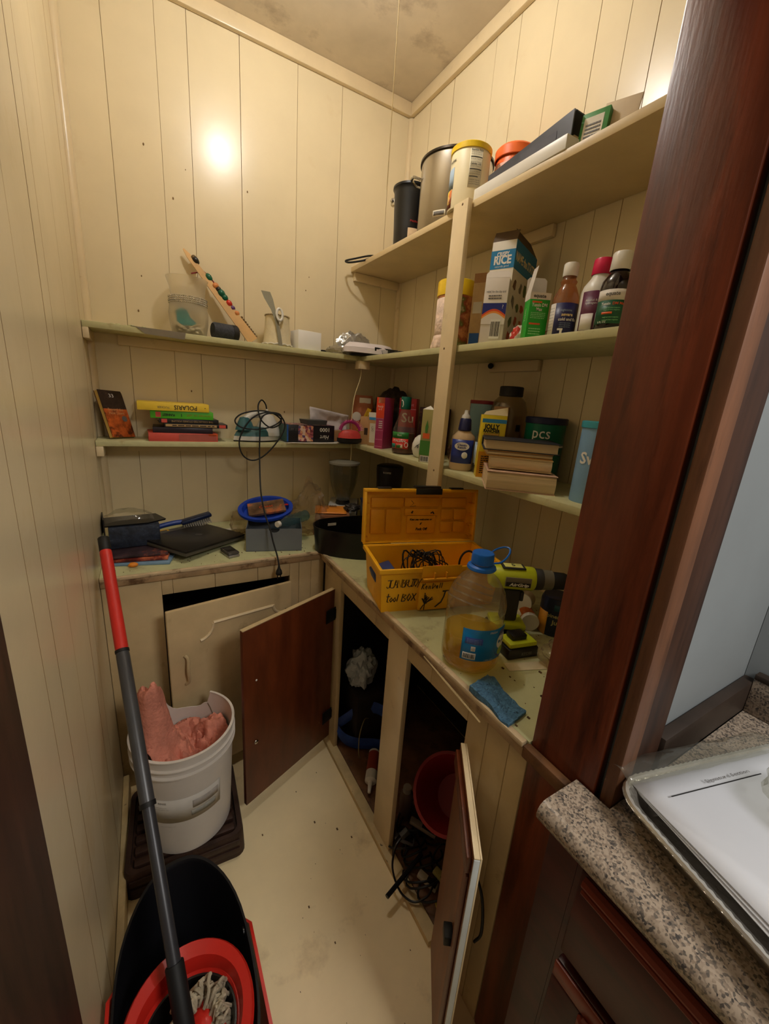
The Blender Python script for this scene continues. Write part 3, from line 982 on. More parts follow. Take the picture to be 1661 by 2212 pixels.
# tall cereal box
dm = (0.078, 0.205, 0.305)
BLUE_P = M('cereal_blue_print', (0, 120, 172), 0.45)
t = carton('cereal_box', 'tall white and blue cereal box with its top torn open', (-0.128, -0.948, ZMID), -66, dm, M('cereal_white_print', (222, 214, 196), 0.45, var=0.05))
patch(t, 'front', dm, 0, 1, 0.745, 0.915, BLUE_P)
text_on(t, 'front', dm, 0.5, 0.875, 'CRISPY', 0.017, WHITE_PRINT, 0.04, bold=0.0006)
text_on(t, 'front', dm, 0.5, 0.82, 'RICE', 0.033, WHITE_PRINT, 0.056, bold=0.0012)
text_on(t, 'front', dm, 0.5, 0.765, 'naturally good', 0.008, WHITE_PRINT, 0.045)
text_on(t, 'front', dm, 0.5, 0.68, 'Nutrition Facts', 0.012, BLACK_PRINT, 0.062, bold=0.0002)
for v in (0.65, 0.615, 0.44, 0.20):
    patch(t, 'front', dm, 0.08, 0.92, v, v + 0.008, BLACK_PRINT, 'rule')
text_on(t, 'front', dm, 0.5, 0.632, 'Calories   150', 0.010, BLACK_PRINT, 0.06, bold=0.0002)
print_lines(t, 'front', dm, 0.1, 0.9, 0.46, 0.6, 9, GREY_PRINT, 4)
print_lines(t, 'front', dm, 0.1, 0.9, 0.22, 0.42, 12, GREY_PRINT, 5)
text_on(t, 'front', dm, 0.32, 0.045, 'G', 0.02, BLACK_PRINT, bold=0.0004)
text_on(t, 'front', dm, 0.62, 0.045, '\u2672', 0.02, BLACK_PRINT)
patch(t, 'right', dm, 0, 1, 0.74, 1.0, BLUE_P)
text_on(t, 'right', dm, 0.5, 0.855, 'NAME the STATES', 0.034, M('pale_print', (240, 222, 176), 0.5), 0.190, bold=0.0012)
rnd = random.Random(11)
COLS = [M('state_red', (178, 70, 44), 0.5), M('state_orange', (206, 120, 60), 0.5), M('state_brown', (110, 70, 46), 0.5), M('state_grey', (120, 112, 100), 0.5), M('state_green', (90, 110, 60), 0.5)]
fb = face_basis('right', *dm)
for k in range(16):
    cx, cy = 0.03 + (k % 4) * 0.048 + rnd.uniform(-0.006, 0.006), 0.03 + (k // 4) * 0.05 + rnd.uniform(-0.005, 0.005)
    pol = []
    n_ = rnd.choice((6, 7, 8, 9))
    for q in range(n_):
        a = 2 * PI * q / n_
        rr = rnd.uniform(0.010, 0.023)
        pol.append((cx + rr * math.cos(a) * 0.8, cy + rr * math.sin(a)))
    obj('state_shape', MB().prism(pol, 0, 0.0006, fb), COLS[k % 5], t, smooth=False)
DARKCARD = M('dark_card_inside', (92, 74, 54), 0.8)
obj('flap', MB().box(-0.039, 0.039, -0.0008, 0.0, 0, 0.034, mat=Matrix.Translation((0, -0.1015, 0.305)) @ Matrix.Rotation(math.radians(-28), 4, 'X')), DARKCARD, t)
obj('flap', MB().prism([(-0.1, 0), (0.1, 0), (0.085, 0.05), (-0.06, 0.05)], 0, 0.0008, Matrix.Translation((0.0385, 0, 0.305)) @ Matrix.Rotation(math.radians(90), 4, 'Z') @ Matrix.Rotation(math.radians(62), 4, 'X')), DARKCARD, t)

# white carton with blue and rainbow band
dm = (0.072, 0.045, 0.187)
t = carton('medicine_carton', 'white medicine carton with a dark blue band and barcode, in front of the cereal box', (-0.246, -1.012, ZMID), -52, dm, M('carton_white', (222, 214, 204), 0.45, var=0.04))
NAVY = M('navy_print', (32, 42, 120), 0.4)
patch(t, 'front', dm, 0.0, 1, 0.44, 0.62, NAVY)
fb = face_basis('front', *dm)
for i, (c_, k) in enumerate(((M('red_orange_print', (222, 80, 30), 0.4), 0.0), (M('amber_print', (236, 150, 60), 0.4), 0.006), (M('carton_white', (222, 214, 204), 0.45), 0.012))):
    pol = [(0, 0.055)] + [(x * 0.072, 0.0822 + 0.017 * math.sin(PI * x) - k) for x in [q / 12 for q in range(13)]] + [(0.072, 0.055)]
    obj('arc_band', MB().prism(pol, 0, 0.0006 + 0.0003 * i, fb), c_, t, smooth=False)
text_on(t, 'front', dm, 0.85, 0.56, '?', 0.016, WHITE_PRINT)
barcode(t, 'front', dm, 0.42, 0.85, 0.07, 0.37, 2, lift=0.0020)
text_on(t, 'front', dm, 0.5, 0.79, 'relief, for the day and', 0.009, GREY_PRINT, 0.058, bold=0.0001)
print_lines(t, 'front', dm, 0.2, 0.75, 0.67, 0.75, 2, GREY_PRINT, 6)
obj('flap', MB().prism([(-0.036, 0), (0.036, 0), (0.036, 0.012), (0.028, 0.02), (-0.028, 0.02), (-0.036, 0.012)], 0, 0.0008, Matrix.Translation((0, -0.0215, 0.187)) @ Matrix.Rotation(math.radians(74), 4, 'X')), MATS['carton_white'], t)

# small white pill bottle and red-white packet behind
t = thing('pill_bottle', 'small white pill bottle behind the green carton', 'bottle', (-0.115, -1.085, ZMID), -45)
obj('body', MB().lathe([(0.0, 0.0), (0.022, 0.0), (0.024, 0.004), (0.024, 0.07), (0.017, 0.08), (0.017, 0.085)], 24), WHITE_PL, t)
obj('cap', MB().lathe([(0.019, 0.083), (0.02, 0.085), (0.02, 0.105), (0.018, 0.107), (0.0, 0.107)], 24, capb=False), WHITE_PL, t)
wrap_label(t, 0.0242, 0.02, 0.062, -80, 80, print_mat('pill_label', [(186, 60, 60), (220, 210, 200), (60, 60, 120), (200, 190, 180)], 70))
t = thing('pouch', 'crumpled red and white pouch between the two medicine cartons', 'pouch', (-0.205, -1.085, ZMID), -50)
obj('foil', crumple((0, 0, 0.024), (0.022, 0.014, 0.028), 3, 0.25), print_mat('red_white_pouch', [(200, 40, 36), (230, 220, 210), (206, 60, 40), (226, 200, 180)], 40), t)

# green carton with flaps up
dm = (0.058, 0.046, 0.128)
GREEN_P = M('bright_green_print', (40, 168, 52), 0.4)
t = carton('medicine_carton', 'bright green medicine carton with its white top flaps standing open', (-0.215, -1.150, ZMID), -30, dm, GREEN_P)
CW = MATS['carton_white']
patch(t, 'front', dm, 0, 1, 0.86, 1.0, CW)
patch(t, 'left', dm, 0, 1, 0.86, 1.0, CW)
text_on(t, 'front', dm, 0.45, 0.93, 'equate', 0.013, GREY_PRINT, 0.036, bold=0.0004)
ORP = M('orange_print', (226, 96, 40), 0.4)
patch(t, 'front', dm, 0.12, 0.6, 0.79, 0.825, ORP)
text_on(t, 'front', dm, 0.5, 0.70, 'Tussin DM\nMax', 0.0125, WHITE_PRINT, 0.044, bold=0.0003)
print_lines(t, 'front', dm, 0.12, 0.85, 0.46, 0.6, 4, M('pale_green_print', (150, 220, 150), 0.5), 7)
patch(t, 'front', dm, 0.1, 0.65, 0.34, 0.375, ORP)
print_lines(t, 'front', dm, 0.12, 0.7, 0.12, 0.28, 3, MATS['pale_green_print'], 8)
text_on(t, 'left', dm, 0.5, 0.55, 'Tussin', 0.014, WHITE_PRINT, rot=90)
obj('flap', MB().prism([(-0.029, 0), (0.029, 0), (0.029, 0.045), (0.022, 0.052), (-0.022, 0.052), (-0.029, 0.045)], 0, 0.0008, Matrix.Translation((0, 0.0225, 0.128)) @ Matrix.Rotation(math.radians(80), 4, 'X')), CW, t)
obj('flap', MB().prism([(-0.022, 0), (0.022, 0), (0.018, 0.07), (-0.02, 0.07)], 0, 0.0008, Matrix.Translation((-0.0285, 0, 0.128)) @ Matrix.Rotation(math.radians(-90), 4, 'Z') @ Matrix.Rotation(math.radians(80), 4, 'X')), CW, t)
t = thing('grey_puck', 'small dark grey lid on edge behind the green carton', 'lid', (-0.105, -1.155, ZMID + 0.026))
obj('disc', MB().lathe([(0.0, -0.008), (0.026, -0.008), (0.026, 0.008), (0.0, 0.008)], 24, mat=Matrix.Rotation(math.radians(90), 4, 'Y')), GREY_PL, t)


def bottle(name, label, loc, rotz, prof, mat, cap, capmat, group=None, cat='bottle', sy=1.0, n=36):
    t = thing(name, label, cat, loc, rotz, group)
    obj('body', MB().lathe(prof, n, sy=sy), mat, t)
    obj('cap', MB().lathe(cap, n if n < 40 else 40, capb=False), capmat, t)
    return t


# cold and flu bottle
t = bottle('medicine_bottle', 'amber-tinted medicine bottle with navy label and white cap', (-0.19, -1.228, ZMID), -52,
           [(0.0, 0.0), (0.030, 0.0), (0.034, 0.005), (0.035, 0.09), (0.033, 0.112), (0.023, 0.135), (0.019, 0.142), (0.022, 0.150), (0.017, 0.156), (0.017, 0.165)],
           THIN('amber_clear_plastic', (236, 190, 146), 0.1, 0.30, (214, 160, 116)), [(0.0185, 0.163), (0.0195, 0.165), (0.0195, 0.193), (0.0175, 0.196), (0.0, 0.196)], WHITE_PL)
NAVY2 = M('deep_navy_print', (34, 34, 84), 0.4)
wrap_label(t, 0.0353, 0.004, 0.092, -78, 78, NAVY2)
wrap_label(t, 0.0356, 0.004, 0.092, -78, -38, M('carton_white', (222, 214, 204), 0.45), 'side_panel')
for z in (0.08, 0.072, 0.064, 0.056, 0.048, 0.04, 0.032, 0.024):
    wrap_text(t, 0.0357, -58, z, 'Drug facts uses', 0.0045, GREY_PRINT, 0.02)
wrap_text(t, 0.0355, 10, 0.073, 'nighttime', 0.008, M('pale_blue_print', (166, 188, 206), 0.5))
wrap_text(t, 0.0355, 16, 0.062, 'severe', 0.0115, M('pale_gold_print', (240, 214, 150), 0.5), bold=0.0003)
wrap_text(t, 0.0355, 20, 0.050, 'cold and flu', 0.0105, WHITE_PRINT, bold=0.0003)
for z in (0.041, 0.036, 0.031):
    wrap_text(t, 0.0355, 12, z, 'relief of cough and aches', 0.004, M('pale_blue_print', (166, 188, 206), 0.5), 0.03)
obj('arrow_mark', MB().box(-0.003, 0.003, -0.0365, -0.0358, 0.006, 0.022, mat=Matrix.Rotation(math.radians(0), 4, 'Z') @ Matrix.Translation((0, 0, 0))).box(-0.010, 0.004, -0.0365, -0.0358, 0.022, 0.027), WHITE_PRINT, t)

# pink-capped white bottle
t = bottle('white_bottle', 'white bottle with bright pink cap and maroon label', (-0.165, -1.306, ZMID), -48,
           [(0.0, 0.0), (0.037, 0.0), (0.041, 0.005), (0.041, 0.115), (0.037, 0.130), (0.024, 0.148), (0.022, 0.152), (0.022, 0.160)],
           WHITE_PL, [(0.0235, 0.156), (0.025, 0.158), (0.0235, 0.190), (0.022, 0.194), (0.0, 0.194)], M('hot_pink_plastic', (222, 30, 84), 0.35))
MAROON = M('maroon_print', (92, 28, 58), 0.4)
wrap_label(t, 0.0413, 0.012, 0.112, -62, 70, MAROON)
wrap_label(t, 0.0417, 0.018, 0.058, -56, -10, M('carton_white', (222, 214, 204), 0.45), 'paper_panel')
wrap_text(t, 0.0417, -25, 0.086, 'Alcohol &\nhydrogen', 0.0075, WHITE_PRINT)
wrap_label(t, 0.0418, 0.088, 0.108, 14, 40, M('pinkred_print', (206, 36, 70), 0.4), 'label_accent')

# dark syrup bottle
t = bottle('syrup_bottle', 'dark syrup bottle with white dosing cap and green label beside the door post', (-0.205, -1.383, ZMID), -45,
           [(0.0, 0.0), (0.033, 0.0), (0.037, 0.006), (0.0375, 0.102), (0.035, 0.118), (0.022, 0.138), (0.019, 0.142), (0.019, 0.152)],
           M('dark_brown_glass', (30, 18, 22), 0.1, coat=0.3), [(0.0225, 0.143), (0.024, 0.145), (0.0225, 0.180), (0.0205, 0.183), (0.0, 0.183)], WHITE_PL)
DG = M('dark_green_print', (16, 84, 54), 0.4)
wrap_label(t, 0.0378, 0.02, 0.072, -80, 80, DG)
wrap_label(t, 0.0378, 0.0722, 0.096, -80, 80, CW, 'upper_label')
wrap_text(t, 0.0380, -20, 0.086, 'equate', 0.012, GREY_PRINT, bold=0.0003)
wrap_text(t, 0.0380, -38, 0.064, 'Tussin', 0.0085, WHITE_PRINT, bold=0.0002)
wrap_text(t, 0.0380, 6, 0.064, 'DM Max', 0.0085, M('red_orange_print', (222, 80, 30), 0.4), bold=0.0002)
for z in (0.055, 0.050, 0.034, 0.028):
    wrap_text(t, 0.0380, -15, z, 'cough and chest congestion', 0.0042, M('pale_green_print', (150, 220, 150), 0.5), 0.036)
wrap_label(t, 0.0381, 0.041, 0.046, -48, -12, ORP, 'label_stripe')
wrap_label(t, 0.0381, 0.026, 0.044, 26, 46, M('pale_green_print', (150, 220, 150), 0.5), 'label_panel')
wrap_text(t, 0.0380, -42, 0.0235, '8 FL OZ', 0.006, WHITE_PRINT)

# ================================================================== MIDDLE BACK SHELF
# frosted vase
t = thing('vase', 'frosted glass vase with a beaded band holding pebbles and a teal piece', 'vase', (-1.043, -0.085, ZMID))
t.scale = (0.95, 0.95, 0.91)
FROST = M('frosted_glass', (246, 240, 222), 0.28, trans=0.85, var=0.02, ior=1.15, alpha=0.5)
obj('body', MB().lathe([(0.0, 0.003), (0.062, 0.0), (0.068, 0.006), (0.076, 0.05), (0.078, 0.09), (0.072, 0.135), (0.066, 0.16), (0.070, 0.195), (0.082, 0.232), (0.080, 0.232), (0.068, 0.195), (0.0635, 0.16), (0.069, 0.135), (0.075, 0.09), (0.073, 0.05), (0.064, 0.009), (0.0, 0.008)], 48), FROST, t)
mb = MB()
for r_ in range(4):
    for q in range(60):
        a = 2 * PI * q / 60
        rr = 0.0735 + 0.001 * (r_ % 2)
        zz = 0.128 + r_ * 0.008
        mb.sphere((rr * math.sin(a), -rr * math.cos(a), zz), 0.0034, n=6)
o = obj('beaded_band', mb, CHROME, t)
o['kind'] = 'stuff'
mb = MB()
rnd = random.Random(2)
for q in range(70):
    a, rr = rnd.uniform(0, 2 * PI), 0.056 * math.sqrt(rnd.random())
    mb.sphere((rr * math.cos(a), rr * math.sin(a), 0.014 + rnd.uniform(0, 0.022)), rnd.uniform(0.006, 0.010), None, 0.006, 6)
o = obj('pebbles', mb, M('pale_glass_pebble', (214, 208, 188), 0.15), t)
o['kind'] = 'stuff'
TEAL = M('teal_plastic', (26, 150, 156), 0.4)
pol = [(-0.040, 0.0), (-0.018, -0.012), (0.016, -0.008), (0.034, 0.002), (0.012, 0.020), (0.000, 0.046), (-0.020, 0.060), (-0.044, 0.044)]
obj('teal_piece', MB().prism(pol, -0.009, 0.009, Matrix.Translation((-0.008, -0.03, 0.050)) @ Matrix.Rotation(math.radians(90), 4, 'X')), TEAL, t)

# beaded wooden stick leaning on the wall
t = thing('beaded_stick', 'pale wooden stick with bright beads leaning against the back wall', 'stick', (-0.782, -0.095, ZMID + 0.003))
A, B = Vector((0, 0, 0.0)), Vector((-0.267, 0.072, 0.335))
dirv = (B - A).normalized()
side = dirv.cross(Vector((0, 1, 0))).normalized()
nrm = dirv.cross(side).normalized()
SM = Matrix(((side.x, nrm.x, dirv.x, 0), (side.y, nrm.y, dirv.y, 0), (side.z, nrm.z, dirv.z, 0), (0, 0, 0, 1)))
L_ = (B - A).length
WOODP = M('pale_stick_wood', (224, 180, 120), 0.5, var=0.15, scale=12)
mb = MB()
prev = None
for k, (s_, hw, ht) in enumerate(((0.012, 0.022, 0.004), (0.1, 0.020, 0.004), (0.22, 0.016, 0.004), (0.32, 0.012, 0.004), (0.40, 0.009, 0.0035), (0.428, 0.003, 0.002))):
    rg = mb.ring([SM @ Vector((x, y, s_)) for x, y in ((-hw, -ht), (hw, -ht), (hw, ht), (-hw, ht))])
    if prev:
        mb.bridge(prev, rg)
    else:
        mb.cap(rg, True)
    prev = rg
mb.cap(prev)
obj('stick', mb, WOODP, t, smooth=False)
BEADC = [M('bead_green', (20, 96, 70), 0.25), M('bead_red', (206, 50, 34), 0.3), M('bead_purple', (90, 60, 110), 0.25), M('bead_amber', (220, 140, 80), 0.3), M('bead_dark', (40, 34, 26), 0.3), M('bead_brown', (110, 84, 44), 0.4)]
sg = 1 if (SM @ Vector((1, 0, 0))).x + (SM @ Vector((1, 0, 0))).z > 0 else -1
for s_, ci, r_, el in ((0.375, 4, 0.010, 1.6), (0.385, 5, 0.009, 1.0), (0.30, 0, 0.010, 1.5), (0.262, 3, 0.011, 1.0), (0.245, 4, 0.010, 1.2), (0.228, 0, 0.012, 1.4), (0.208, 0, 0.011, 1.2), (0.182, 1, 0.010, 1.3), (0.160, 2, 0.008, 1.2), (0.135, 3, 0.009, 1.1)):
    obj('bead', MB().sphere((0, 0, 0), r_ * 1.25, r_ * 1.25, r_ * el * 1.2, 8).move(SM @ Matrix.Translation((sg * (0.012 + 0.02 * (0.4 - s_) * 1), -0.002, s_))), BEADC[ci], t)
for k in range(9):
    obj('bead', MB().sphere((0, 0, 0), 0.0055, n=6).move(SM @ Matrix.Translation((sg * 0.024, -0.002, 0.02 + k * 0.0115))), BEADC[5], t)
obj('cord', MB().tube([SM @ Vector(p) for p in ((-sg * 0.035, -0.004, 0.345), (-sg * 0.012, -0.008, 0.338), (sg * 0.012, -0.008, 0.332), (sg * 0.019, -0.004, 0.30), (sg * 0.018, -0.002, 0.27))], 0.0028, 6), M('dark_red_cord', (126, 26, 36), 0.7), t)

# black cylinder speaker lying on its side
t = thing('cylinder_speaker', 'small black cylinder speaker lying on its side by the vase', 'speaker', (-0.905, -0.085, ZMID), 12)
RX = Matrix.Translation((0, 0, 0.0335)) @ Matrix.Rotation(math.radians(90), 4, 'Y')
obj('body', MB().lathe([(0.0, -0.052), (0.029, -0.052), (0.033, -0.047), (0.033, 0.028)], 36, mat=RX), M('speaker_mesh', (58, 60, 68), 0.7, var=0.3, scale=120, bump=0.3, bscale=260), t)
obj('end_cap', MB().lathe([(0.0335, 0.0285), (0.034, 0.048), (0.029, 0.054), (0.012, 0.050), (0.0, 0.050)], 36, mat=RX, capb=True), BLACK_MATTE, t)
obj('slot_mark', MB().box(0.0505, 0.0515, -0.003, 0.000, 0.032, 0.048), M('grey_print', (96, 92, 88), 0.5), t)

# little lampshade
t = thing('lampshade', 'small cream fabric lampshade with scalloped trim on the middle back shelf', 'lampshade', (-0.680, -0.085, ZMID))
SHC = M('cream_fabric', (226, 212, 176), 0.85, var=0.06, scale=50, bump=0.15, bscale=220)
obj('shade', MB().lathe([(0.066, 0.003), (0.060, 0.03), (0.055, 0.08), (0.052, 0.128), (0.0505, 0.128), (0.0535, 0.08), (0.0585, 0.03), (0.0645, 0.003)], 40, capb=False, capt=False), SHC, t)
mb = MB()
pts = [((0.067) * math.sin(a), -0.067 * math.cos(a), 0.006 + 0.004 * abs(math.sin(a * 7))) for a in [2 * PI * k / 84 for k in range(84)]]
mb.tube(pts, 0.0032, 6, closed=True)
obj('bottom_trim', mb, WHITE_PL, t)
mb = MB()
pts = [((0.053) * math.sin(a), -0.053 * math.cos(a), 0.129 + 0.002 * math.sin(a * 30)) for a in [2 * PI * k / 96 for k in range(96)]]
mb.tube(pts, 0.0024, 6, closed=True)
obj('top_trim', mb, M('trim_tan', (176, 156, 120), 0.7), t)
# metal strap with ring leaning in front of the shade
t = thing('metal_strap', 'grey metal strap with a cream ring leaning on the lampshade', 'strap', (-0.690, -0.158, ZMID))
GM = M('dull_grey_metal', (150, 146, 126), 0.4, 0.3)
mb = MB()
pp = [(0.006, 0.0, 0.0), (0.0, 0.006, 0.05), (-0.008, 0.012, 0.10), (-0.022, 0.020, 0.145), (-0.040, 0.028, 0.188), (-0.052, 0.030, 0.215)]
pr_ = None
for k, p in enumerate(pp):
    hw = 0.008 if k < 3 else (0.010 if k == 3 else 0.019)
    rg = mb.ring([(p[0] - hw, p[1] - 0.001, p[2]), (p[0] + hw, p[1] - 0.001, p[2]), (p[0] + hw, p[1] + 0.001, p[2]), (p[0] - hw, p[1] + 0.001, p[2])])
    if pr_:
        mb.bridge(pr_, rg)
    else:
        mb.cap(rg, True)
    pr_ = rg
mb.cap(pr_)
obj('strap', mb, GM, t)
obj('ring', MB().tube([(0.002 + 0.013 * math.cos(a), 0.006 + 0.004 * math.sin(a), 0.128 + 0.024 * math.sin(a)) for a in [2 * PI * k / 20 for k in range(20)]], 0.0055, 8, closed=True), WHITE_PL, t, label='cream ring')

# white box
t = carton('gift_box', 'plain white box on the middle back shelf right of the lampshade', (-0.548, -0.095, ZMID), 6, (0.115, 0.09, 0.082), M('matt_white_card', (246, 244, 240), 0.6, var=0.02))

# white flat device, silver foil bag, odds and ends in the shelf corner
t = thing('answering_machine', 'flat white plastic device with a black strip in the middle shelf corner', 'device', (-0.250, -0.165, ZMID + 0.012), -10)
pol = [(-0.135, -0.045), (-0.10, -0.072), (0.06, -0.075), (0.13, -0.03), (0.135, 0.04), (0.09, 0.065), (-0.09, 0.065), (-0.13, 0.03)]
LILAC = M('white_lilac_plastic', (226, 216, 216), 0.35, var=0.03)
obj('base', MB().prism(pol, 0.0, 0.022), LILAC, t)
obj('top_shell', MB().prism([(x * 0.97, y * 0.97) for x, y in pol], 0.023, 0.045, taper=0.82), LILAC, t)
obj('foot', MB().prism([(x * 0.7, y * 0.7) for x, y in pol], -0.012, -0.0005), BLACK_MATTE, t)
obj('black_strip', MB().box(-0.005, 0.125, -0.076, -0.0715, 0.014, 0.030, 0.001, mat=Matrix.Rotation(math.radians(10), 4, 'Z')), BLACK_PL, t)
t = thing('foil_bag', 'crumpled silver foil bag leaning behind the white device', 'bag', (-0.285, -0.052, ZMID), 0)
FOIL = M('silver_foil', (206, 206, 204), 0.3, 0.75, var=0.25, scale=20, bump=0.6, bscale=40)
obj('bag', crumple((0, 0, 0.058), (0.078, 0.030, 0.058), 9, 0.30), FOIL, t)
t = thing('crumpled_wrapper', 'small crumpled translucent wrapper at the left of the white device', 'wrapper', (-0.405, -0.130, ZMID))
obj('film', crumple((0, 0, 0.016), (0.045, 0.020, 0.020), 4, 0.4), M('cloudy_film', (206, 196, 170), 0.3, trans=0.5, ior=1.2), t)
t = thing('flat_case', 'flat black case on the middle back shelf beside the white box', 'case', (-0.452, -0.075, ZMID), 4)
obj('case', MB().box(-0.030, 0.045, -0.05, 0.05, 0, 0.012, 0.003), BLACK_PL, t)
t = thing('remote_control', 'black remote control lying in the corner of the middle right shelf', 'remote', (-0.205, -0.36, ZMID), 80)
obj('case', MB().box(-0.08, 0.08, -0.022, 0.022, 0, 0.016, 0.004), BLACK_PL, t)
t = thing('glass_dish', 'small clear glass dish beside the white device', 'dish', (-0.190, -0.275, ZMID))
obj('dish', MB().lathe([(0.0, 0.002), (0.028, 0.0), (0.034, 0.004), (0.042, 0.028), (0.040, 0.028), (0.031, 0.006), (0.0, 0.005)], 32), GLASS, t)
# paper strip hanging over the shelf edge and paint flakes
t = thing('paper_strip', 'grey strip of paper folded over the edge of the middle back shelf', 'paper', (-1.175, -0.1, ZMID))
mb = MB().box(-0.075, 0.11, -0.0655, 0.02, 0.0004, 0.0012)
mb.prism([(-0.06, 0), (0.11, 0), (0.105, -0.026), (-0.03, -0.022)], 0, 0.0008, Matrix.Translation((0, -0.0665, 0.001)) @ Matrix.Rotation(math.radians(90), 4, 'X'))
obj('sheet', mb, M('grey_paper', (132, 122, 104), 0.7), t, smooth=False)
mb = MB()
for q in range(9):
    mb.sphere((-1.31 + 0.012 * q + 0.01 * math.sin(q * 5), -0.12 + 0.03 * math.sin(q * 3), ZMID + 0.003), 0.008, 0.006, 0.004, 6, 0.3, q)
o = tag(obj('paint_flakes', mb, GREEN_PAINT), 'flakes of peeled paint at the left end of the middle back shelf', 'paint flakes')
o['kind'] = 'stuff'

# small black knob on the wall under the middle right shelf
hk = thing('round_knob', 'small round black knob on the right wall just under the middle shelf', 'knob', (-0.021, -0.800, ZMID - 0.038))
obj('cap', MB().sphere((-0.012, 0, 0), 0.011, n=9), BLACK_MATTE, hk)
obj('screw', MB().lathe([(0.004, 0.0), (0.004, 0.012), (0, 0.012)], 10, mat=Matrix.Rotation(math.radians(-90), 4, 'Y')), IRON, hk)

# ================================================================== LOWER BACK SHELF


def book(name, label, loc, rotz, w, d, h, cover, cat='book', group=None, spine='front', rot=None, rounded=True):
    """book lying flat: spine along local x at the front (-y)"""
    t = thing(name, label, cat, loc, rotz, group, rot)
    c = 0.0022
    obj('cover', MB().box(-w / 2, w / 2, -d / 2, d / 2, h - c, h, 0.0006).box(-w / 2, w / 2, -d / 2, d / 2, 0, c, 0.0006)
        .box(-w / 2, w / 2, -d / 2 - 0.001, -d / 2 + 0.003, 0.0, h, 0.001), cover, t)
    obj('pages', MB().box(-w / 2 + 0.003, w / 2 - 0.003, -d / 2 + 0.0032, d / 2 - 0.003, c + 0.0002, h - c - 0.0002), PAGES, t)
    return t


GB = 'books stacked on the lower back shelf'
BK_RED = M('red_book_cover', (214, 84, 70), 0.5)
BK_DK = M('dark_purple_cover', (40, 30, 40), 0.3)
BK_BK = M('black_book_cover', (28, 26, 26), 0.4)
BK_GR = M('green_book_cover', (84, 186, 40), 0.45)
BK_YL = M('yellow_book_cover', (240, 204, 60), 0.45)
BY = -0.088
z = ZLOW
t = book('book', 'red book at the very bottom of the stack on the lower back shelf', (-1.092, BY, z), 1, 0.262, 0.145, 0.034, BK_RED, group=GB)
patch(t, 'front', (0.262, 0.147, 0.034), 0.42, 0.98, 0.12, 0.9, M('faded_red', (178, 90, 76), 0.6), 'spine_panel')
patch(t, 'front', (0.262, 0.147, 0.034), 0.86, 1.0, 0.7, 1.0, M('orange_print', (226, 96, 40), 0.4), 'spine_sticker')
z += 0.0345
t = book('book', 'floppy dark purple paperback just above the red book', (-1.090, BY, z), -2, 0.225, 0.14, 0.022, BK_DK, group=GB)
z += 0.0225
t = book('book', 'thin black paperback lying on the dark purple one and sticking out to the right', (-1.040, BY, z), 0, 0.245, 0.13, 0.0165, BK_BK, group=GB)
patch(t, 'front', (0.245, 0.132, 0.0165), 0.86, 0.97, 0.1, 0.9, BK_RED, 'spine_sticker')
patch(t, 'front', (0.245, 0.132, 0.0165), 0.02, 0.82, 0.2, 0.8, M('tan_print', (190, 156, 104), 0.5), 'spine_panel')
print_lines(t, 'front', (0.245, 0.132, 0.0165), 0.12, 0.78, 0.25, 0.75, 1, BLACK_PRINT, lift=0.0012)
z += 0.017
t = book('book', 'thin black paperback directly under the green book', (-1.068, BY, z), 1, 0.228, 0.13, 0.018, BK_BK, group=GB)
patch(t, 'front', (0.228, 0.132, 0.018), 0.04, 0.13, 0.1, 0.9, BK_RED, 'spine_sticker')
text_on(t, 'front', (0.228, 0.132, 0.018), 0.55, 0.5, 'THE COLLECTED STORIES VOLUME', 0.010, M('tan_print', (190, 156, 104), 0.5), 0.16, rot=180)
z += 0.0185
t = book('book', 'bright green paperback second from the top of the stack', (-1.090, BY, z), -2, 0.235, 0.135, 0.030, BK_GR, group=GB)
dm = (0.235, 0.137, 0.030)
patch(t, 'front', dm, 0.08, 0.16, 0.15, 0.85, BK_RED, 'spine_sticker')
text_on(t, 'front', dm, 0.28, 0.5, 'FUNNIEST', 0.013, BLACK_PRINT, 0.045, rot=180, bold=0.0004)
text_on(t, 'front', dm, 0.48, 0.5, '1', 0.016, BLACK_PRINT, rot=180, bold=0.0004)
text_on(t, 'front', dm, 0.76, 0.5, 'stories to tell', 0.013, M('brown_print', (150, 110, 30), 0.5), 0.09, rot=180)
z += 0.0305
t = book('book', 'yellow hardcover POLARIS on top of the stack', (-1.122, BY, z), 0, 0.262, 0.15, 0.032, BK_YL, group=GB)
dm = (0.262, 0.152, 0.032)
text_on(t, 'front', dm, 0.66, 0.5, 'POLARIS', 0.025, BLACK_PRINT, 0.085, rot=180, bold=0.0002)
text_on(t, 'front', dm, 0.35, 0.45, 'TUCKER', 0.011, GREY_PRINT, 0.045, rot=180)
text_on(t, 'front', dm, 0.94, 0.5, '\u2022', 0.016, BLACK_PRINT)

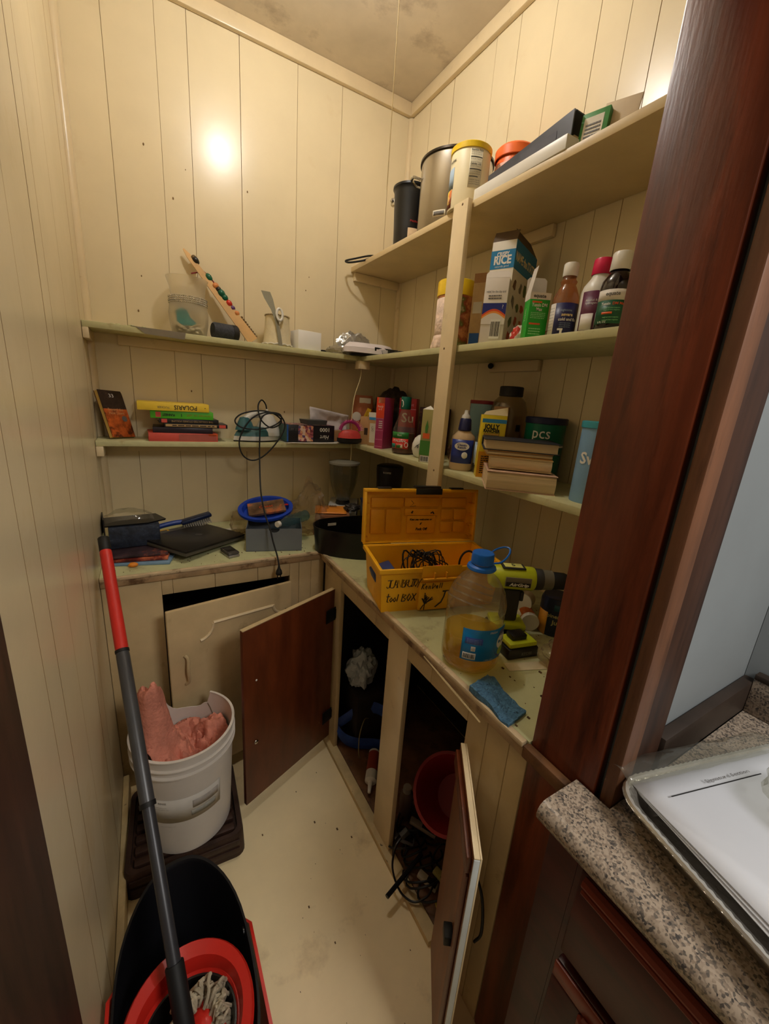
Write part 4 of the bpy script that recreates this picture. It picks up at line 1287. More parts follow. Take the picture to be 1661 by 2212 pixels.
# paperback leaning on the left wall
t = thing('book', 'worn paperback with a fiery cover leaning at the left end of the lower back shelf', 'book', (-1.308, -0.085, ZLOW + 0.006), 0, None, (math.radians(-3), math.radians(-19), math.radians(-42)))
COV = print_mat('fiery_cover', [(40, 26, 22), (74, 40, 22), (150, 62, 24), (196, 92, 34), (110, 50, 28)], 9, 0.35, False)
obj('cover', MB().box(0.0, 0.0015, -0.055, 0.055, 0.0, 0.19).box(-0.0175, -0.016, -0.055, 0.055, 0.0, 0.19).box(-0.0175, 0.0015, 0.0545, 0.056, 0, 0.19), M('dark_cover_edge', (70, 36, 24), 0.4), t)
obj('pages', MB().box(-0.0155, -0.0005, -0.053, 0.053, 0.001, 0.189), M('yellowed_pages', (216, 180, 96), 0.8), t)
dmb = (0.003, 0.11, 0.19)
obj('cover_art', MB().box(0.0016, 0.0020, -0.055, 0.055, 0.0, 0.115), M('fire_orange_print', (200, 96, 40), 0.4, var=0.5, scale=30, col2=(60, 30, 20), thr=(0.5, 0.6, 22, 0.9)), t)
obj('cover_art', MB().box(0.0016, 0.0020, -0.055, 0.055, 0.1155, 0.19), M('dark_sky_print', (56, 40, 32), 0.4, var=0.5, scale=30, col2=(150, 110, 60), thr=(0.6, 0.66, 20, 0.7)), t)
fm = basis((0.0022, -0.055, 0), (0, 1, 0), (0, 0, 1))
obj('lettering', text_mb('Beyond the\nNew Dawn', 0.016, fm @ Matrix.Translation((0.055, 0.105, 0.0002)), 0.07), M('pale_tan_print', (206, 160, 110), 0.5), t, smooth=False)
obj('lettering', text_mb('33', 0.02, fm @ Matrix.Translation((0.055, 0.168, 0.0002)), 0.022), WHITE_PRINT, t, smooth=False)
obj('cover_seal', MB().lathe([(0, 0), (0.012, 0), (0.012, 0.0008), (0, 0.0008)], 16, mat=fm @ Matrix.Translation((0.084, 0.075, 0))), GREY_PRINT, t)

# steam iron with its cord
t = thing('steam_iron', 'teal and white steam iron with a looped black cord on the lower back shelf', 'iron', (-0.780, -0.098, ZLOW), 16)


def iron_ring(s, z, k=1.0):
    # outline of an iron sole: pointed at -x, blunt at +x
    pts = []
    for q in range(24):
        a = 2 * PI * q / 24
        x, y = math.cos(a), math.sin(a)
        w = 0.055 * (1 - 0.75 * max(0, -x) ** 2.2)
        pts.append((x * 0.115 * s, y * w * s * k, z))
    return pts


IR_W = M('iron_white', (214, 212, 206), 0.3, var=0.04)
IR_T = M('iron_teal', (58, 104, 108), 0.35, var=0.1)
mb = MB()
rs = [mb.ring(iron_ring(s, zz)) for s, zz in ((0.98, 0.0), (1.0, 0.003), (1.0, 0.006))]
for a, b in zip(rs[:-1], rs[1:]):
    mb.bridge(a, b)
mb.cap(rs[0], True)
mb.cap(rs[-1])
obj('soleplate', mb, M('dark_steel', (70, 68, 66), 0.3, 0.8), t)
mb = MB()
rs = [mb.ring(iron_ring(s, zz)) for s, zz in ((0.99, 0.0065), (0.97, 0.025))]
mb.bridge(rs[0], rs[1])
mb.cap(rs[0], True)
mb.cap(rs[1])
obj('skirt', mb, IR_W, t)
mb = MB()
rs = [mb.ring([(p[0] + o_, p[1], p[2]) for p in iron_ring(s, zz)]) for s, zz, o_ in ((0.965, 0.0255, 0), (0.90, 0.045, 0.004), (0.78, 0.060, 0.012), (0.6, 0.066, 0.02))]
for a, b in zip(rs[:-1], rs[1:]):
    mb.bridge(a, b)
mb.cap(rs[0], True)
mb.cap(rs[-1])
obj('tank', mb, IR_T, t, label='teal water tank')
obj('handle', MB().tube(smooth_path([(-0.072, 0, 0.058), (-0.060, 0, 0.095), (-0.02, 0, 0.118), (0.03, 0, 0.122), (0.062, 0, 0.112)], 6), [0.018] * 6 + [0.015] * 19, 10), IR_W, t, label='white handle')
obj('heel', MB().lathe([(0.0, 0.0), (0.056, 0.0), (0.054, 0.03), (0.040, 0.065), (0.026, 0.092), (0.0, 0.098)], 28, c=(0.058, 0, 0.027), sx=1.0, sy=1.0), IR_W, t, label='white rear housing')
obj('handle_front', MB().lathe([(0.0, 0.0), (0.045, 0.0), (0.034, 0.03), (0.022, 0.055), (0.0, 0.06)], 24, c=(-0.058, 0, 0.052), sx=1.0, sy=0.75), IR_T, t, label='teal front of the handle')
obj('cord_sleeve', MB().tube([(0.055, 0.0, 0.112), (0.055, 0.0, 0.128), (0.054, 0.0, 0.148)], [0.009, 0.007, 0.0055], 8), WHITE_PL, t)
cm = Matrix.Rotation(-math.radians(16), 4, 'Z')


def wl(x, y, z):
    p = cm @ Vector((x + 0.780, y + 0.098, z - ZLOW))
    return p


cp = [wl(-0.729, -0.084, ZLOW + 0.146), wl(-0.735, -0.086, ZLOW + 0.170), wl(-0.756, -0.10, ZLOW + 0.188), wl(-0.778, -0.125, ZLOW + 0.160), wl(-0.775, -0.158, ZLOW + 0.105), wl(-0.735, -0.172, ZLOW + 0.070), wl(-0.690, -0.165, ZLOW + 0.085), wl(-0.688, -0.172, ZLOW + 0.110),
      wl(-0.735, -0.182, ZLOW + 0.138), wl(-0.80, -0.184, ZLOW + 0.142), wl(-0.865, -0.186, ZLOW + 0.125), wl(-0.892, -0.188, ZLOW + 0.095), wl(-0.865, -0.188, ZLOW + 0.068), wl(-0.80, -0.188, ZLOW + 0.062), wl(-0.735, -0.186, ZLOW + 0.075), wl(-0.69, -0.184, ZLOW + 0.105),
      wl(-0.700, -0.186, ZLOW + 0.134), wl(-0.77, -0.190, ZLOW + 0.135), wl(-0.83, -0.192, ZLOW + 0.10), wl(-0.875, -0.194, ZLOW + 0.02), wl(-0.868, -0.196, ZLOW - 0.045), wl(-0.83, -0.197, ZLOW - 0.075), wl(-0.78, -0.196, ZLOW - 0.062), wl(-0.72, -0.194, ZLOW - 0.005), wl(-0.675, -0.192, ZLOW + 0.07),
      wl(-0.690, -0.194, ZLOW + 0.12), wl(-0.740, -0.196, ZLOW + 0.135), wl(-0.782, -0.198, ZLOW + 0.11), wl(-0.790, -0.20, ZLOW + 0.02), wl(-0.795, -0.215, ZLOW - 0.054), wl(-0.816, -0.32, ZLOW - 0.189), wl(-0.831, -0.45, ZLOW - 0.256), wl(-0.825, -0.505, ZLOW - 0.301), wl(-0.819, -0.53, ZLOW - 0.351), wl(-0.812, -0.566, ZLOW - 0.401), wl(-0.810, -0.584, ZLOW - 0.435)]
obj('cord', MB().tube(smooth_path(cp, 5), 0.0033, 8), BLACK_MATTE, t, label='black power cord looped over the iron and hanging to the cabinet')
pg = wl(-0.810, -0.584, ZLOW - 0.435)
obj('plug', MB().lathe([(0.0035, 0.0), (0.006, -0.012), (0.011, -0.022), (0.013, -0.034), (0.011, -0.038), (0.0, -0.038)], 16, c=pg), BLACK_MATTE, t)
obj('plug_prong', MB().box(pg.x - 0.0075, pg.x - 0.0055, pg.y - 0.003, pg.y + 0.003, pg.z - 0.056, pg.z - 0.0385), CHROME, t)
obj('plug_prong', MB().box(pg.x + 0.0055, pg.x + 0.0075, pg.y - 0.003, pg.y + 0.003, pg.z - 0.056, pg.z - 0.0385), CHROME, t)

# papers on the shelf edge, puzzle box, case on top
t = thing('paper_sheets', 'loose white papers lying under the puzzle box and drooping over the shelf edge', 'paper', (-0.53, -0.1, ZLOW))
mb = MB()
for k, (x0, x1, y0, y1) in enumerate(((-0.13, 0.10, -0.078, 0.06), (-0.11, 0.17, -0.086, 0.03), (-0.02, 0.20, -0.070, 0.05))):
    zz = 0.0006 + k * 0.0014
    mb.grid(lambda u, v, a=x0, b=x1, c=y0, d=y1, zz=zz, k=k: (a + (b - a) * u, c + (d - c) * v, zz + 0.0006 * math.sin(9 * u + k)), 12, 4)
obj('sheet', mb, M('white_paper', (216, 208, 194), 0.7, var=0.05), t, solid=0.0006)
t['_'] = 1
del t['_']
t = thing('puzzle_box', 'black jigsaw puzzle box with a colourful picture, spine marked 1000', 'box', (-0.535, -0.098, ZLOW + 0.006), 2)
dm = (0.245, 0.12, 0.080)
obj('carton', MB().box(-dm[0] / 2, dm[0] / 2, -0.06, 0.06, 0, dm[2], 0.001), M('puzzle_black_print', (24, 22, 28), 0.35), t)
patch(t, 'front', dm, 0.23, 0.54, 0.03, 0.97, print_mat('puzzle_picture', [(170, 90, 100), (210, 150, 110), (90, 70, 110), (220, 190, 170), (120, 50, 60)], 90))
text_on(t, 'front', dm, 0.79, 0.75, '1000', 0.026, WHITE_PRINT, 0.05, rot=180, bold=0.0004)
text_on(t, 'front', dm, 0.79, 0.3, 'Hart', 0.028, WHITE_PRINT, 0.048, rot=180, shear=0.3)
text_on(t, 'front', dm, 0.13, 0.75, 'ST. ART', 0.016, GREY_PRINT, 0.04, rot=180)
patch(t, 'front', dm, 0.0, 0.03, 0.0, 1.0, M('mid_blue_print', (40, 90, 160), 0.5))
patch(t, 'top', dm, 0.02, 0.98, 0.05, 0.95, MATS['puzzle_picture'])
patch(t, 'left', dm, 0, 1, 0, 1, M('teal_print', (70, 110, 110), 0.5))
t = thing('plastic_tray', 'dark grey tray lying on top of the puzzle box', 'tray', (-0.500, -0.105, ZLOW + 0.0875), 4)
obj('tray', MB().prism([(-0.05, -0.04), (0.045, -0.045), (0.052, -0.02), (0.052, 0.04), (-0.055, 0.04)], 0, 0.022, taper=1.1), GREY_PL, t)
t = thing('crumpled_paper', 'large crumpled white sheet of paper standing behind the puzzle box', 'paper', (-0.385, -0.035, ZLOW + 0.004))
rnd = random.Random(4)


def cpf(u, v):
    x = -0.115 + 0.215 * u
    zz = 0.012 + 0.155 * v - 0.035 * u * v
    y = -0.004 + 0.020 * noise.noise(Vector((u * 3.2, v * 2.6, 1.2))) + 0.008 * noise.noise(Vector((u * 9, v * 8, 3.2)))
    return (x, min(y, 0.028), zz)


mb = MB().grid(cpf, 22, 14)
obj('sheet', mb, M('white_lilac_paper', (210, 202, 204), 0.7, var=0.04), t, solid=0.0006)
t = carton('small_carton', 'small open brown cardboard box right of the puzzle box', (-0.372, -0.088, ZLOW + 0.0066), 0, (0.075, 0.06, 0.052), CARD)
t = thing('hair_brush', 'magenta-bristled brush on a red and black base in the lower shelf corner', 'brush', (-0.345, -0.195, ZLOW + 0.001), -8)
MAG = M('magenta_plastic', (176, 40, 120), 0.35)
CORAL = M('coral_red_plastic', (206, 70, 66), 0.4)
obj('base', MB().lathe([(0.0, 0.006), (0.045, 0.004), (0.060, 0.012), (0.062, 0.030), (0.0, 0.034)], 28, sx=1.05, sy=0.55), BLACK_PL, t)
obj('pad', MB().lathe([(0.060, 0.0315), (0.056, 0.052), (0.040, 0.068), (0.0, 0.074)], 28, sx=1.0, sy=0.55), CORAL, t)
mb = MB()
arcp = [(0.050 * math.cos(a), -0.004, 0.066 + 0.046 * math.sin(a)) for a in [PI * (0.02 + 0.96 * k / 14) for k in range(15)]]
obj('band', MB().tube(arcp, 0.008, 8), MAG, t)
mb = MB()
for k in range(22):
    a = PI * (0.04 + 0.92 * k / 21)
    p = Vector((0.050 * math.cos(a), -0.010, 0.066 + 0.046 * math.sin(a)))
    d = Vector((math.cos(a), -0.5, math.sin(a))).normalized()
    mb.tube([p + d * 0.004, p + d * 0.019], [0.0016, 0.001], 5)
obj('bristles', mb, M('pink_bristle', (236, 130, 190), 0.5), t)['kind'] = 'stuff'

# ------------------------------------------------------------------ LOWER RIGHT SHELF
# brown food bag with yellow stripe in the corner, black bag behind
t = thing('food_bag', 'brown paper-like food bag with a round white emblem and yellow stripe, in the shelf corner', 'bag', (-0.215, -0.070, ZLOW), -28)
BROWNB = M('reddish_brown_bag', (168, 96, 58), 0.5, var=0.15, scale=20, bump=0.15, bscale=30)
mb = MB()
prv = None
for zz, hw, hd in ((0.0, 0.058, 0.030), (0.02, 0.066, 0.036), (0.10, 0.066, 0.034), (0.17, 0.058, 0.022), (0.215, 0.05, 0.010), (0.245, 0.048, 0.004)):
    rg = mb.ring([(hw * math.cos(a) * (1 + 0.06 * math.sin(3 * a + zz * 40)), hd * math.sin(a) * (1 + 0.1 * math.sin(5 * a + zz * 60)), zz) for a in [2 * PI * q / 28 for q in range(28)]])
    if prv:
        mb.bridge(prv, rg)
    else:
        mb.cap(rg, True)
    prv = rg
mb.cap(prv)
obj('bag', mb, BROWNB, t)
obj('emblem', MB().lathe([(0, 0.0), (0.024, 0.0), (0.024, 0.001), (0, 0.001)], 24, mat=Matrix.Translation((-0.030, -0.0345, 0.135)) @ Matrix.Rotation(math.radians(98), 4, 'X')), WHITE_PRINT, t)
ym = Matrix.Translation((0.010, -0.0385, 0.120)) @ Matrix.Rotation(math.radians(96), 4, 'X') @ Matrix.Rotation(math.radians(66), 4, 'Z')
obj('stripe', MB().box(-0.065, 0.065, -0.011, 0.011, 0, 0.001, mat=ym), M('yellow_print', (232, 184, 36), 0.45), t)
obj('lettering', text_mb('BEST BY DATE', 0.013, ym @ Matrix.Translation((0, 0, 0.0014)), 0.10), M('brown_print', (120, 80, 30), 0.5), t, smooth=False)
obj('clip', MB().box(-0.02, 0.04, -0.012, -0.008, 0.205, 0.232, 0.001), WHITE_PL, t)
t = thing('black_bag', 'crumpled black plastic bag stuffed behind the food boxes in the corner', 'bag', (-0.098, -0.185, ZLOW + 0.004))
obj('bag', crumple((0, 0, 0.150), (0.082, 0.105, 0.118), 12, 0.26), M('black_bag_film', (46, 38, 34), 0.45, var=0.3, bump=0.5, bscale=30), t)

TAN = M('tan_carton_print', (190, 146, 98), 0.5, var=0.08)
t = carton('food_box', 'small tan food box with a white and yellow side panel, nearest the shelf corner', (-0.235, -0.158, ZLOW), -42, (0.052, 0.05, 0.140), TAN)
dm = (0.052, 0.05, 0.140)
patch(t, 'right', dm, 0.0, 0.5, 0.0, 1.0, WHITE_PRINT)
patch(t, 'right', dm, 0.5, 1.0, 0.0, 0.65, M('amber_yellow_print', (226, 176, 80), 0.5))
print_lines(t, 'right', dm, 0.1, 0.45, 0.68, 0.85, 3, GREY_PRINT, lift=0.001)
patch(t, 'front', dm, 0.45, 0.8, 0.35, 0.6, M('dark_brown_print', (60, 40, 30), 0.5))
t = carton('food_box', 'taller tan food box with a light blue band at the top', (-0.215, -0.238, ZLOW), -55, (0.072, 0.05, 0.165), TAN)
dm = (0.072, 0.05, 0.165)
patch(t, 'front', dm, 0.0, 1.0, 0.86, 1.0, WHITE_PRINT)
patch(t, 'front', dm, 0.05, 0.9, 0.78, 0.86, M('light_blue_print', (60, 150, 210), 0.5))
patch(t, 'front', dm, 0.12, 0.55, 0.1, 0.68, M('offwhite_print', (214, 206, 186), 0.5))
text_on(t, 'front', dm, 0.35, 0.52, 'OATY', 0.018, GREY_PRINT, 0.026, rot=90)
patch(t, 'front', dm, 0.6, 0.98, 0.05, 0.6, print_mat('snack_picture', [(206, 110, 50), (232, 186, 110), (226, 196, 60), (150, 70, 40)], 40))
# orange-to-magenta tall box
t = carton('tall_box', 'tall orange and magenta narrow box with a cream top square', (-0.222, -0.322, ZLOW), -62, (0.045, 0.085, 0.240), M('magenta_box_print', (168, 56, 100), 0.45))
dm = (0.045, 0.085, 0.240)
patch(t, 'front', dm, 0, 1, 0.6, 1.0, M('orange_red_print', (226, 70, 36), 0.45))
patch(t, 'front', dm, 0.22, 0.98, 0.89, 1.0, M('cream_print', (226, 206, 160), 0.5))
text_on(t, 'front', dm, 0.5, 0.80, 'Ready\nin 5', 0.014, WHITE_PRINT, 0.03)
for v in (0.59, 0.36, 0.18, 0.04):
    patch(t, 'front', dm, 0.05, 0.95, v, v + 0.006, M('pink_line', (230, 160, 190), 0.5), 'rule')
print_lines(t, 'front', dm, 0.4, 0.85, 0.4, 0.56, 4, WHITE_PRINT)
patch(t, 'left', dm, 0.9, 1.0, 0.0, 0.8, WHITE_PRINT)
# red Su box behind
t = carton('food_box', 'red box lettered Su, standing behind the dressing bottle', (-0.118, -0.372, ZLOW), -50, (0.085, 0.05, 0.245), M('crimson_print', (182, 28, 46), 0.4))
dm = (0.085, 0.05, 0.245)
text_on(t, 'front', dm, 0.55, 0.62, 'Su', 0.062, WHITE_PRINT, 0.058, bold=0.0004)
text_on(t, 'front', dm, 0.5, 0.88, 'Sweet', 0.018, M('pink_line', (230, 160, 190), 0.5), 0.06)
patch(t, 'front', dm, 0, 1, 0.79, 0.80, M('pink_line', (230, 160, 190), 0.5), 'rule')
patch(t, 'front', dm, 0, 1, 0.0, 0.45, M('purple_print', (110, 40, 96), 0.45))
# dark bag / coffee packet behind
t = carton('food_box', 'dark maroon box in the shadows behind the dressing bottle', (-0.07, -0.520, ZLOW), -60, (0.13, 0.06, 0.21), M('dark_maroon_print', (66, 26, 40), 0.5, var=0.5, scale=30, col2=(120, 80, 60), thr=(0.6, 0.66, 22, 0.9)))
# Italian dressing
t = thing('dressing_bottle', 'italian dressing bottle with a dark green cap on the lower right shelf', 'bottle', (-0.225, -0.508, ZLOW), -48)
prof = [(0.0, 0.0), (0.040, 0.0), (0.048, 0.008), (0.050, 0.05), (0.050, 0.10), (0.046, 0.118), (0.026, 0.172), (0.019, 0.192), (0.018, 0.200)]
obj('body', MB().lathe(prof, 40), THIN('thin_clear_plastic', (240, 230, 220), 0.08, 0.08), t)
obj('dressing', MB().lathe([(0.0, 0.002), (0.038, 0.002), (0.0465, 0.009), (0.0485, 0.05), (0.0485, 0.092), (0.0, 0.092)], 40), M('brown_dressing', (92, 50, 26), 0.3, var=0.25, scale=40), t)
obj('cap', MB().lathe([(0.0215, 0.196), (0.0225, 0.198), (0.0225, 0.246), (0.021, 0.249), (0.0, 0.249)], 32, capb=False), M('dark_green_cap', (0, 96, 78), 0.35), t)
wrap_label(t, 0.0505, 0.026, 0.070, -58, 42, M('red_label', (214, 52, 40), 0.4))
wrap_label(t, 0.0505, 0.0702, 0.098, -58, 42, M('green_label', (40, 130, 50), 0.4, var=0.3, scale=40), 'upper_label')
wrap_text(t, 0.0507, -8, 0.060, 'ITALIAN', 0.0145, WHITE_PRINT, 0.062, 0.0004)
wrap_text(t, 0.0507, -5, 0.085, 'Best', 0.012, WHITE_PRINT)
wrap_label(t, 0.0507, 0.028, 0.046, -56, -26, M('teal_label', (40, 140, 120), 0.4), 'label_panel')
wrap_label(t, 0.0509, 0.028, 0.048, -20, 14, print_mat('tomato_picture', [(206, 50, 36), (60, 120, 50), (230, 220, 200)], 90), 'label_picture')
obj('seal_ring', MB().tube([(0.0515 * math.sin(math.radians(32) + 0.15 * math.cos(a)), -0.0515 * math.cos(math.radians(32) + 0.15 * math.cos(a)), 0.044 + 0.010 * math.sin(a)) for a in [2 * PI * k / 16 for k in range(16)]], 0.0018, 6, closed=True), WHITE_PRINT, t)
obj('cap_logo', MB().tube([(0.0232 * math.sin(a), -0.0232 * math.cos(a), zz) for a, zz in ((-0.75, 0.232), (-0.55, 0.234), (-0.35, 0.228), (-0.25, 0.214), (-0.4, 0.205))], 0.0022, 6), WHITE_PRINT, t)
# white egg-shaped thing
t = thing('egg_ornament', 'white egg-shaped ornament with a thin black squiggle beside the dressing bottle', 'ornament', (-0.215, -0.628, ZLOW))
obj('shell', MB().lathe([(0.0, 0.0), (0.012, 0.0), (0.026, 0.012), (0.034, 0.035), (0.033, 0.058), (0.024, 0.082), (0.010, 0.095), (0.0, 0.098)], 32), WHITE_PL, t)
obj('squiggle', MB().tube(smooth_path([(-0.0352 * math.cos(q), -0.0352 * math.sin(q), zz) for q, zz in ((0.9, 0.062), (0.75, 0.058), (0.6, 0.050), (0.7, 0.044), (0.8, 0.050), (0.65, 0.056), (0.45, 0.050), (0.3, 0.042))], 4), 0.0010, 5), BLACK_PRINT, t)
# olive tall carton beside the upright
t = carton('tall_box', 'olive green juice-type carton tucked against the left of the shelf upright', (-0.258, -0.742, ZLOW), -58, (0.047, 0.05, 0.205), M('olive_print', (160, 150, 90), 0.5, var=0.1))
dm = (0.047, 0.05, 0.205)
patch(t, 'front', dm, 0, 1, 0.14, 0.42, M('leaf_green_print', (70, 130, 50), 0.5))
patch(t, 'front', dm, 0.2, 0.8, 0.46, 0.56, ORP)
barcode(t, 'front', dm, 0.12, 0.92, 0.01, 0.13, 7)
obj('leaf_print', MB().prism([(0.018, 0.115), (0.026, 0.115), (0.03, 0.14), (0.024, 0.165), (0.017, 0.14)], 0, 0.0008, face_basis('front', *dm)), MATS['leaf_green_print'], t)
obj('flap', MB().prism([(-0.0235, 0), (0.0235, 0), (0, 0.022)], 0, 0.0008, Matrix.Translation((0, -0.024, 0.205)) @ Matrix.Rotation(math.radians(40), 4, 'X')), WHITE_PRINT, t)

# ranch-style bottle right of the upright
t = thing('dressing_bottle', 'cream dressing bottle with navy cap and blue label, right of the upright', 'bottle', (-0.235, -0.925, ZLOW), -45)
RAN = M('cream_dressing', (206, 178, 140), 0.25, var=0.04)
obj('body', MB().lathe([(0.0, 0.0), (0.036, 0.0), (0.042, 0.006), (0.043, 0.04), (0.040, 0.075), (0.043, 0.108), (0.040, 0.124), (0.022, 0.142), (0.018, 0.146)], 40, sy=0.72), RAN, t)
obj('cap', MB().lathe([(0.020, 0.142), (0.0235, 0.146), (0.020, 0.182), (0.017, 0.186), (0.0, 0.186)], 32, capb=False), M('navy_plastic', (30, 36, 84), 0.35), t)
obj('tip', MB().lathe([(0.016, 0.1865), (0.015, 0.195), (0.008, 0.202), (0.007, 0.214), (0.0, 0.215)], 20, capb=False), WHITE_PL, t)
mb = MB()
for kk, (a0, a1) in enumerate(((-62, 62),)):
    mb.lathe([(0.0425, 0.028), (0.0435, 0.06), (0.0425, 0.085), (0.0435, 0.112)], 20, a0=math.radians(a0), a1=math.radians(a1), sy=0.74)
obj('label', mb, M('royal_blue_print', (44, 60, 140), 0.35), t, solid=0.0004)
obj('label_oval', MB().lathe([(0, 0), (0.026, 0), (0.026, 0.001), (0, 0.001)], 24, sy=0.55, mat=Matrix.Translation((0, -0.0335, 0.089)) @ Matrix.Rotation(math.radians(90), 4, 'X')), WHITE_PRINT, t)
fmr = basis((0, -0.0352, 0.089), (1, 0, 0), (0, 0, 1))
obj('lettering', text_mb('Classic\nRanch', 0.010, fmr, 0.034, bold=0.0003), NAVY, t, smooth=False)
obj('label_garlic', MB().sphere((0.012, -0.0335, 0.058), 0.011, 0.003, 0.012, 8), WHITE_PRINT, t)
# brown thing behind the ranch bottle, beside the upright
t = thing('dried_packet', 'dark brown netted packet in the gap between upright and cream dressing bottle', 'packet', (-0.190, -0.85, ZLOW), -45)
obj('packet', crumple((0, 0, 0.05), (0.035, 0.025, 0.05), 7, 0.2), M('netted_brown', (96, 60, 40), 0.6, var=0.5, scale=90, bump=0.5, bscale=120), t)
# pale blue canister with a red lid behind
t = thing('canister', 'pale blue canister with dark red lid at the back, behind the cream dressing bottle', 'canister', (-0.092, -0.858, ZLOW), -48)
obj('body', MB().lathe([(0.0, 0.0), (0.052, 0.0), (0.053, 0.003), (0.053, 0.245), (0.0, 0.245)], 36), M('pale_blue_canister', (140, 176, 190), 0.45, var=0.1, scale=14, col2=(110, 70, 70), thr=(0.62, 0.68, 14, 0.7)), t)
obj('lid', MB().lathe([(0.0535, 0.240), (0.055, 0.241), (0.055, 0.252), (0.0, 0.255)], 36, capb=False), M('dark_red_lid', (140, 34, 44), 0.4), t)
wrap_label(t, 0.0533, 0.15, 0.19, 10, 60, M('dark_green_print', (16, 84, 54), 0.4), 'label_panel')
wrap_text(t, 0.0538, 34, 0.170, 'BEST', 0.022, WHITE_PRINT)
t = carton('red_box', 'narrow red and blue box just right of the upright at the back', (-0.055, -0.762, ZLOW), -48, (0.03, 0.06, 0.255), M('crimson_print', (182, 28, 46), 0.4))
patch(t, 'front', (0.03, 0.06, 0.255), 0, 1, 0.45, 0.75, NAVY)
# clear jar with black lid
t = thing('jar', 'big clear plastic jar with a black lid at the back of the lower right shelf', 'jar', (-0.092, -0.985, ZLOW), -48)
obj('body', MB().lathe([(0.0, 0.0), (0.058, 0.0), (0.064, 0.006), (0.065, 0.20), (0.064, 0.225), (0.055, 0.255), (0.038, 0.273), (0.037, 0.28), (0.0355, 0.28), (0.036, 0.272), (0.053, 0.252), (0.062, 0.222), (0.0625, 0.01), (0.0, 0.004)], 40), THIN('jar_plastic', (236, 226, 208), 0.08, 0.08), t)
obj('lid', MB().lathe([(0.039, 0.272), (0.041, 0.274), (0.041, 0.303), (0.038, 0.306), (0.0, 0.306)], 40, capb=False), BLACK_MATTE, t)
obj('contents', MB().lathe([(0.0, 0.005), (0.060, 0.006), (0.0615, 0.012), (0.0615, 0.10), (0.0, 0.105)], 32), M('beige_contents', (176, 140, 100), 0.7, var=0.3, scale=40), t)
wrap_label(t, 0.0655, 0.135, 0.20, -75, -5, M('amber_orange_print', (222, 150, 50), 0.45))
wrap_text(t, 0.0660, -34, 0.172, 'S', 0.06, WHITE_PRINT, 0.034)
wrap_label(t, 0.0655, 0.155, 0.178, 30, 45, BLACK_PRINT, 'label_mark')
# water bottle with green label
t = thing('water_bottle', 'clear water bottle with green and blue label behind the yellow candy box', 'bottle', (-0.197, -0.992, ZLOW), -45)
obj('body', MB().lathe([(0.0, 0.0), (0.026, 0.0), (0.030, 0.006), (0.030, 0.115), (0.026, 0.14), (0.013, 0.165), (0.012, 0.18)], 32), MATS['thin_clear_plastic'], t)
obj('cap', MB().lathe([(0.0135, 0.176), (0.0145, 0.177), (0.0145, 0.192), (0.0, 0.194)], 24, capb=False), WHITE_PL, t)
wrap_label(t, 0.0303, 0.035, 0.11, -85, 85, M('pale_blue_print', (166, 188, 206), 0.5))
wrap_label(t, 0.0306, 0.045, 0.095, -30, 60, M('leaf_green_print', (70, 130, 50), 0.5), 'label_panel')
wrap_label(t, 0.0306, 0.03, 0.1, -50, -36, WHITE_PRINT, 'label_panel')
# brown upright box behind the candy box
t = carton('food_box', 'plain brown open box behind the yellow candy box', (-0.172, -1.030, ZLOW), -58, (0.05, 0.02, 0.235), M('brown_box_print', (150, 112, 74), 0.6, var=0.1))
# yellow candy box
dm = (0.078, 0.05, 0.206)
t = carton('candy_box', 'yellow hard candy box with a blue band, lettered JOLLY, behind the paperback pile', (-0.226, -1.052, ZLOW), -35, dm, M('candy_yellow_print', (236, 208, 40), 0.4))
patch(t, 'front', dm, 0, 1, 0.88, 0.94, M('light_blue_print', (60, 150, 210), 0.5))
text_on(t, 'front', dm, 0.42, 0.815, 'JOLLY', 0.021, BLACK_PRINT, 0.05, bold=0.0011)
text_on(t, 'front', dm, 0.42, 0.750, 'RANCHER', 0.014, BLACK_PRINT, 0.054, bold=0.0008)
patch(t, 'front', dm, 0.12, 0.76, 0.685, 0.718, BLACK_PRINT, lift=0.0001)
patch(t, 'front', dm, 0.135, 0.745, 0.690, 0.713, M('amber_yellow_print', (226, 176, 80), 0.5), lift=0.0004)
patch(t, 'front', dm, 0, 1, 0.0, 0.42, M('candy_orange_print', (230, 160, 30), 0.4))
print_lines(t, 'front', dm, 0.12, 0.9, 0.06, 0.36, 9, BLACK_PRINT, 14, lift=0.0009)
text_on(t, 'right', dm, 0.5, 0.62, 'JOLLY', 0.018, BLACK_PRINT, 0.036, bold=0.0009)
obj('flap', MB().prism([(-0.039, 0), (0.039, 0), (0.039, 0.03), (-0.03, 0.012)], 0, 0.0008, Matrix.Translation((0, -0.024, 0.206)) @ Matrix.Rotation(math.radians(62), 4, 'X')), M('cream_print', (226, 206, 160), 0.5), t)

# ------------------------------------------------------------------ pile of thick books on the right shelf
GP = 'thick books piled on the lower right shelf'


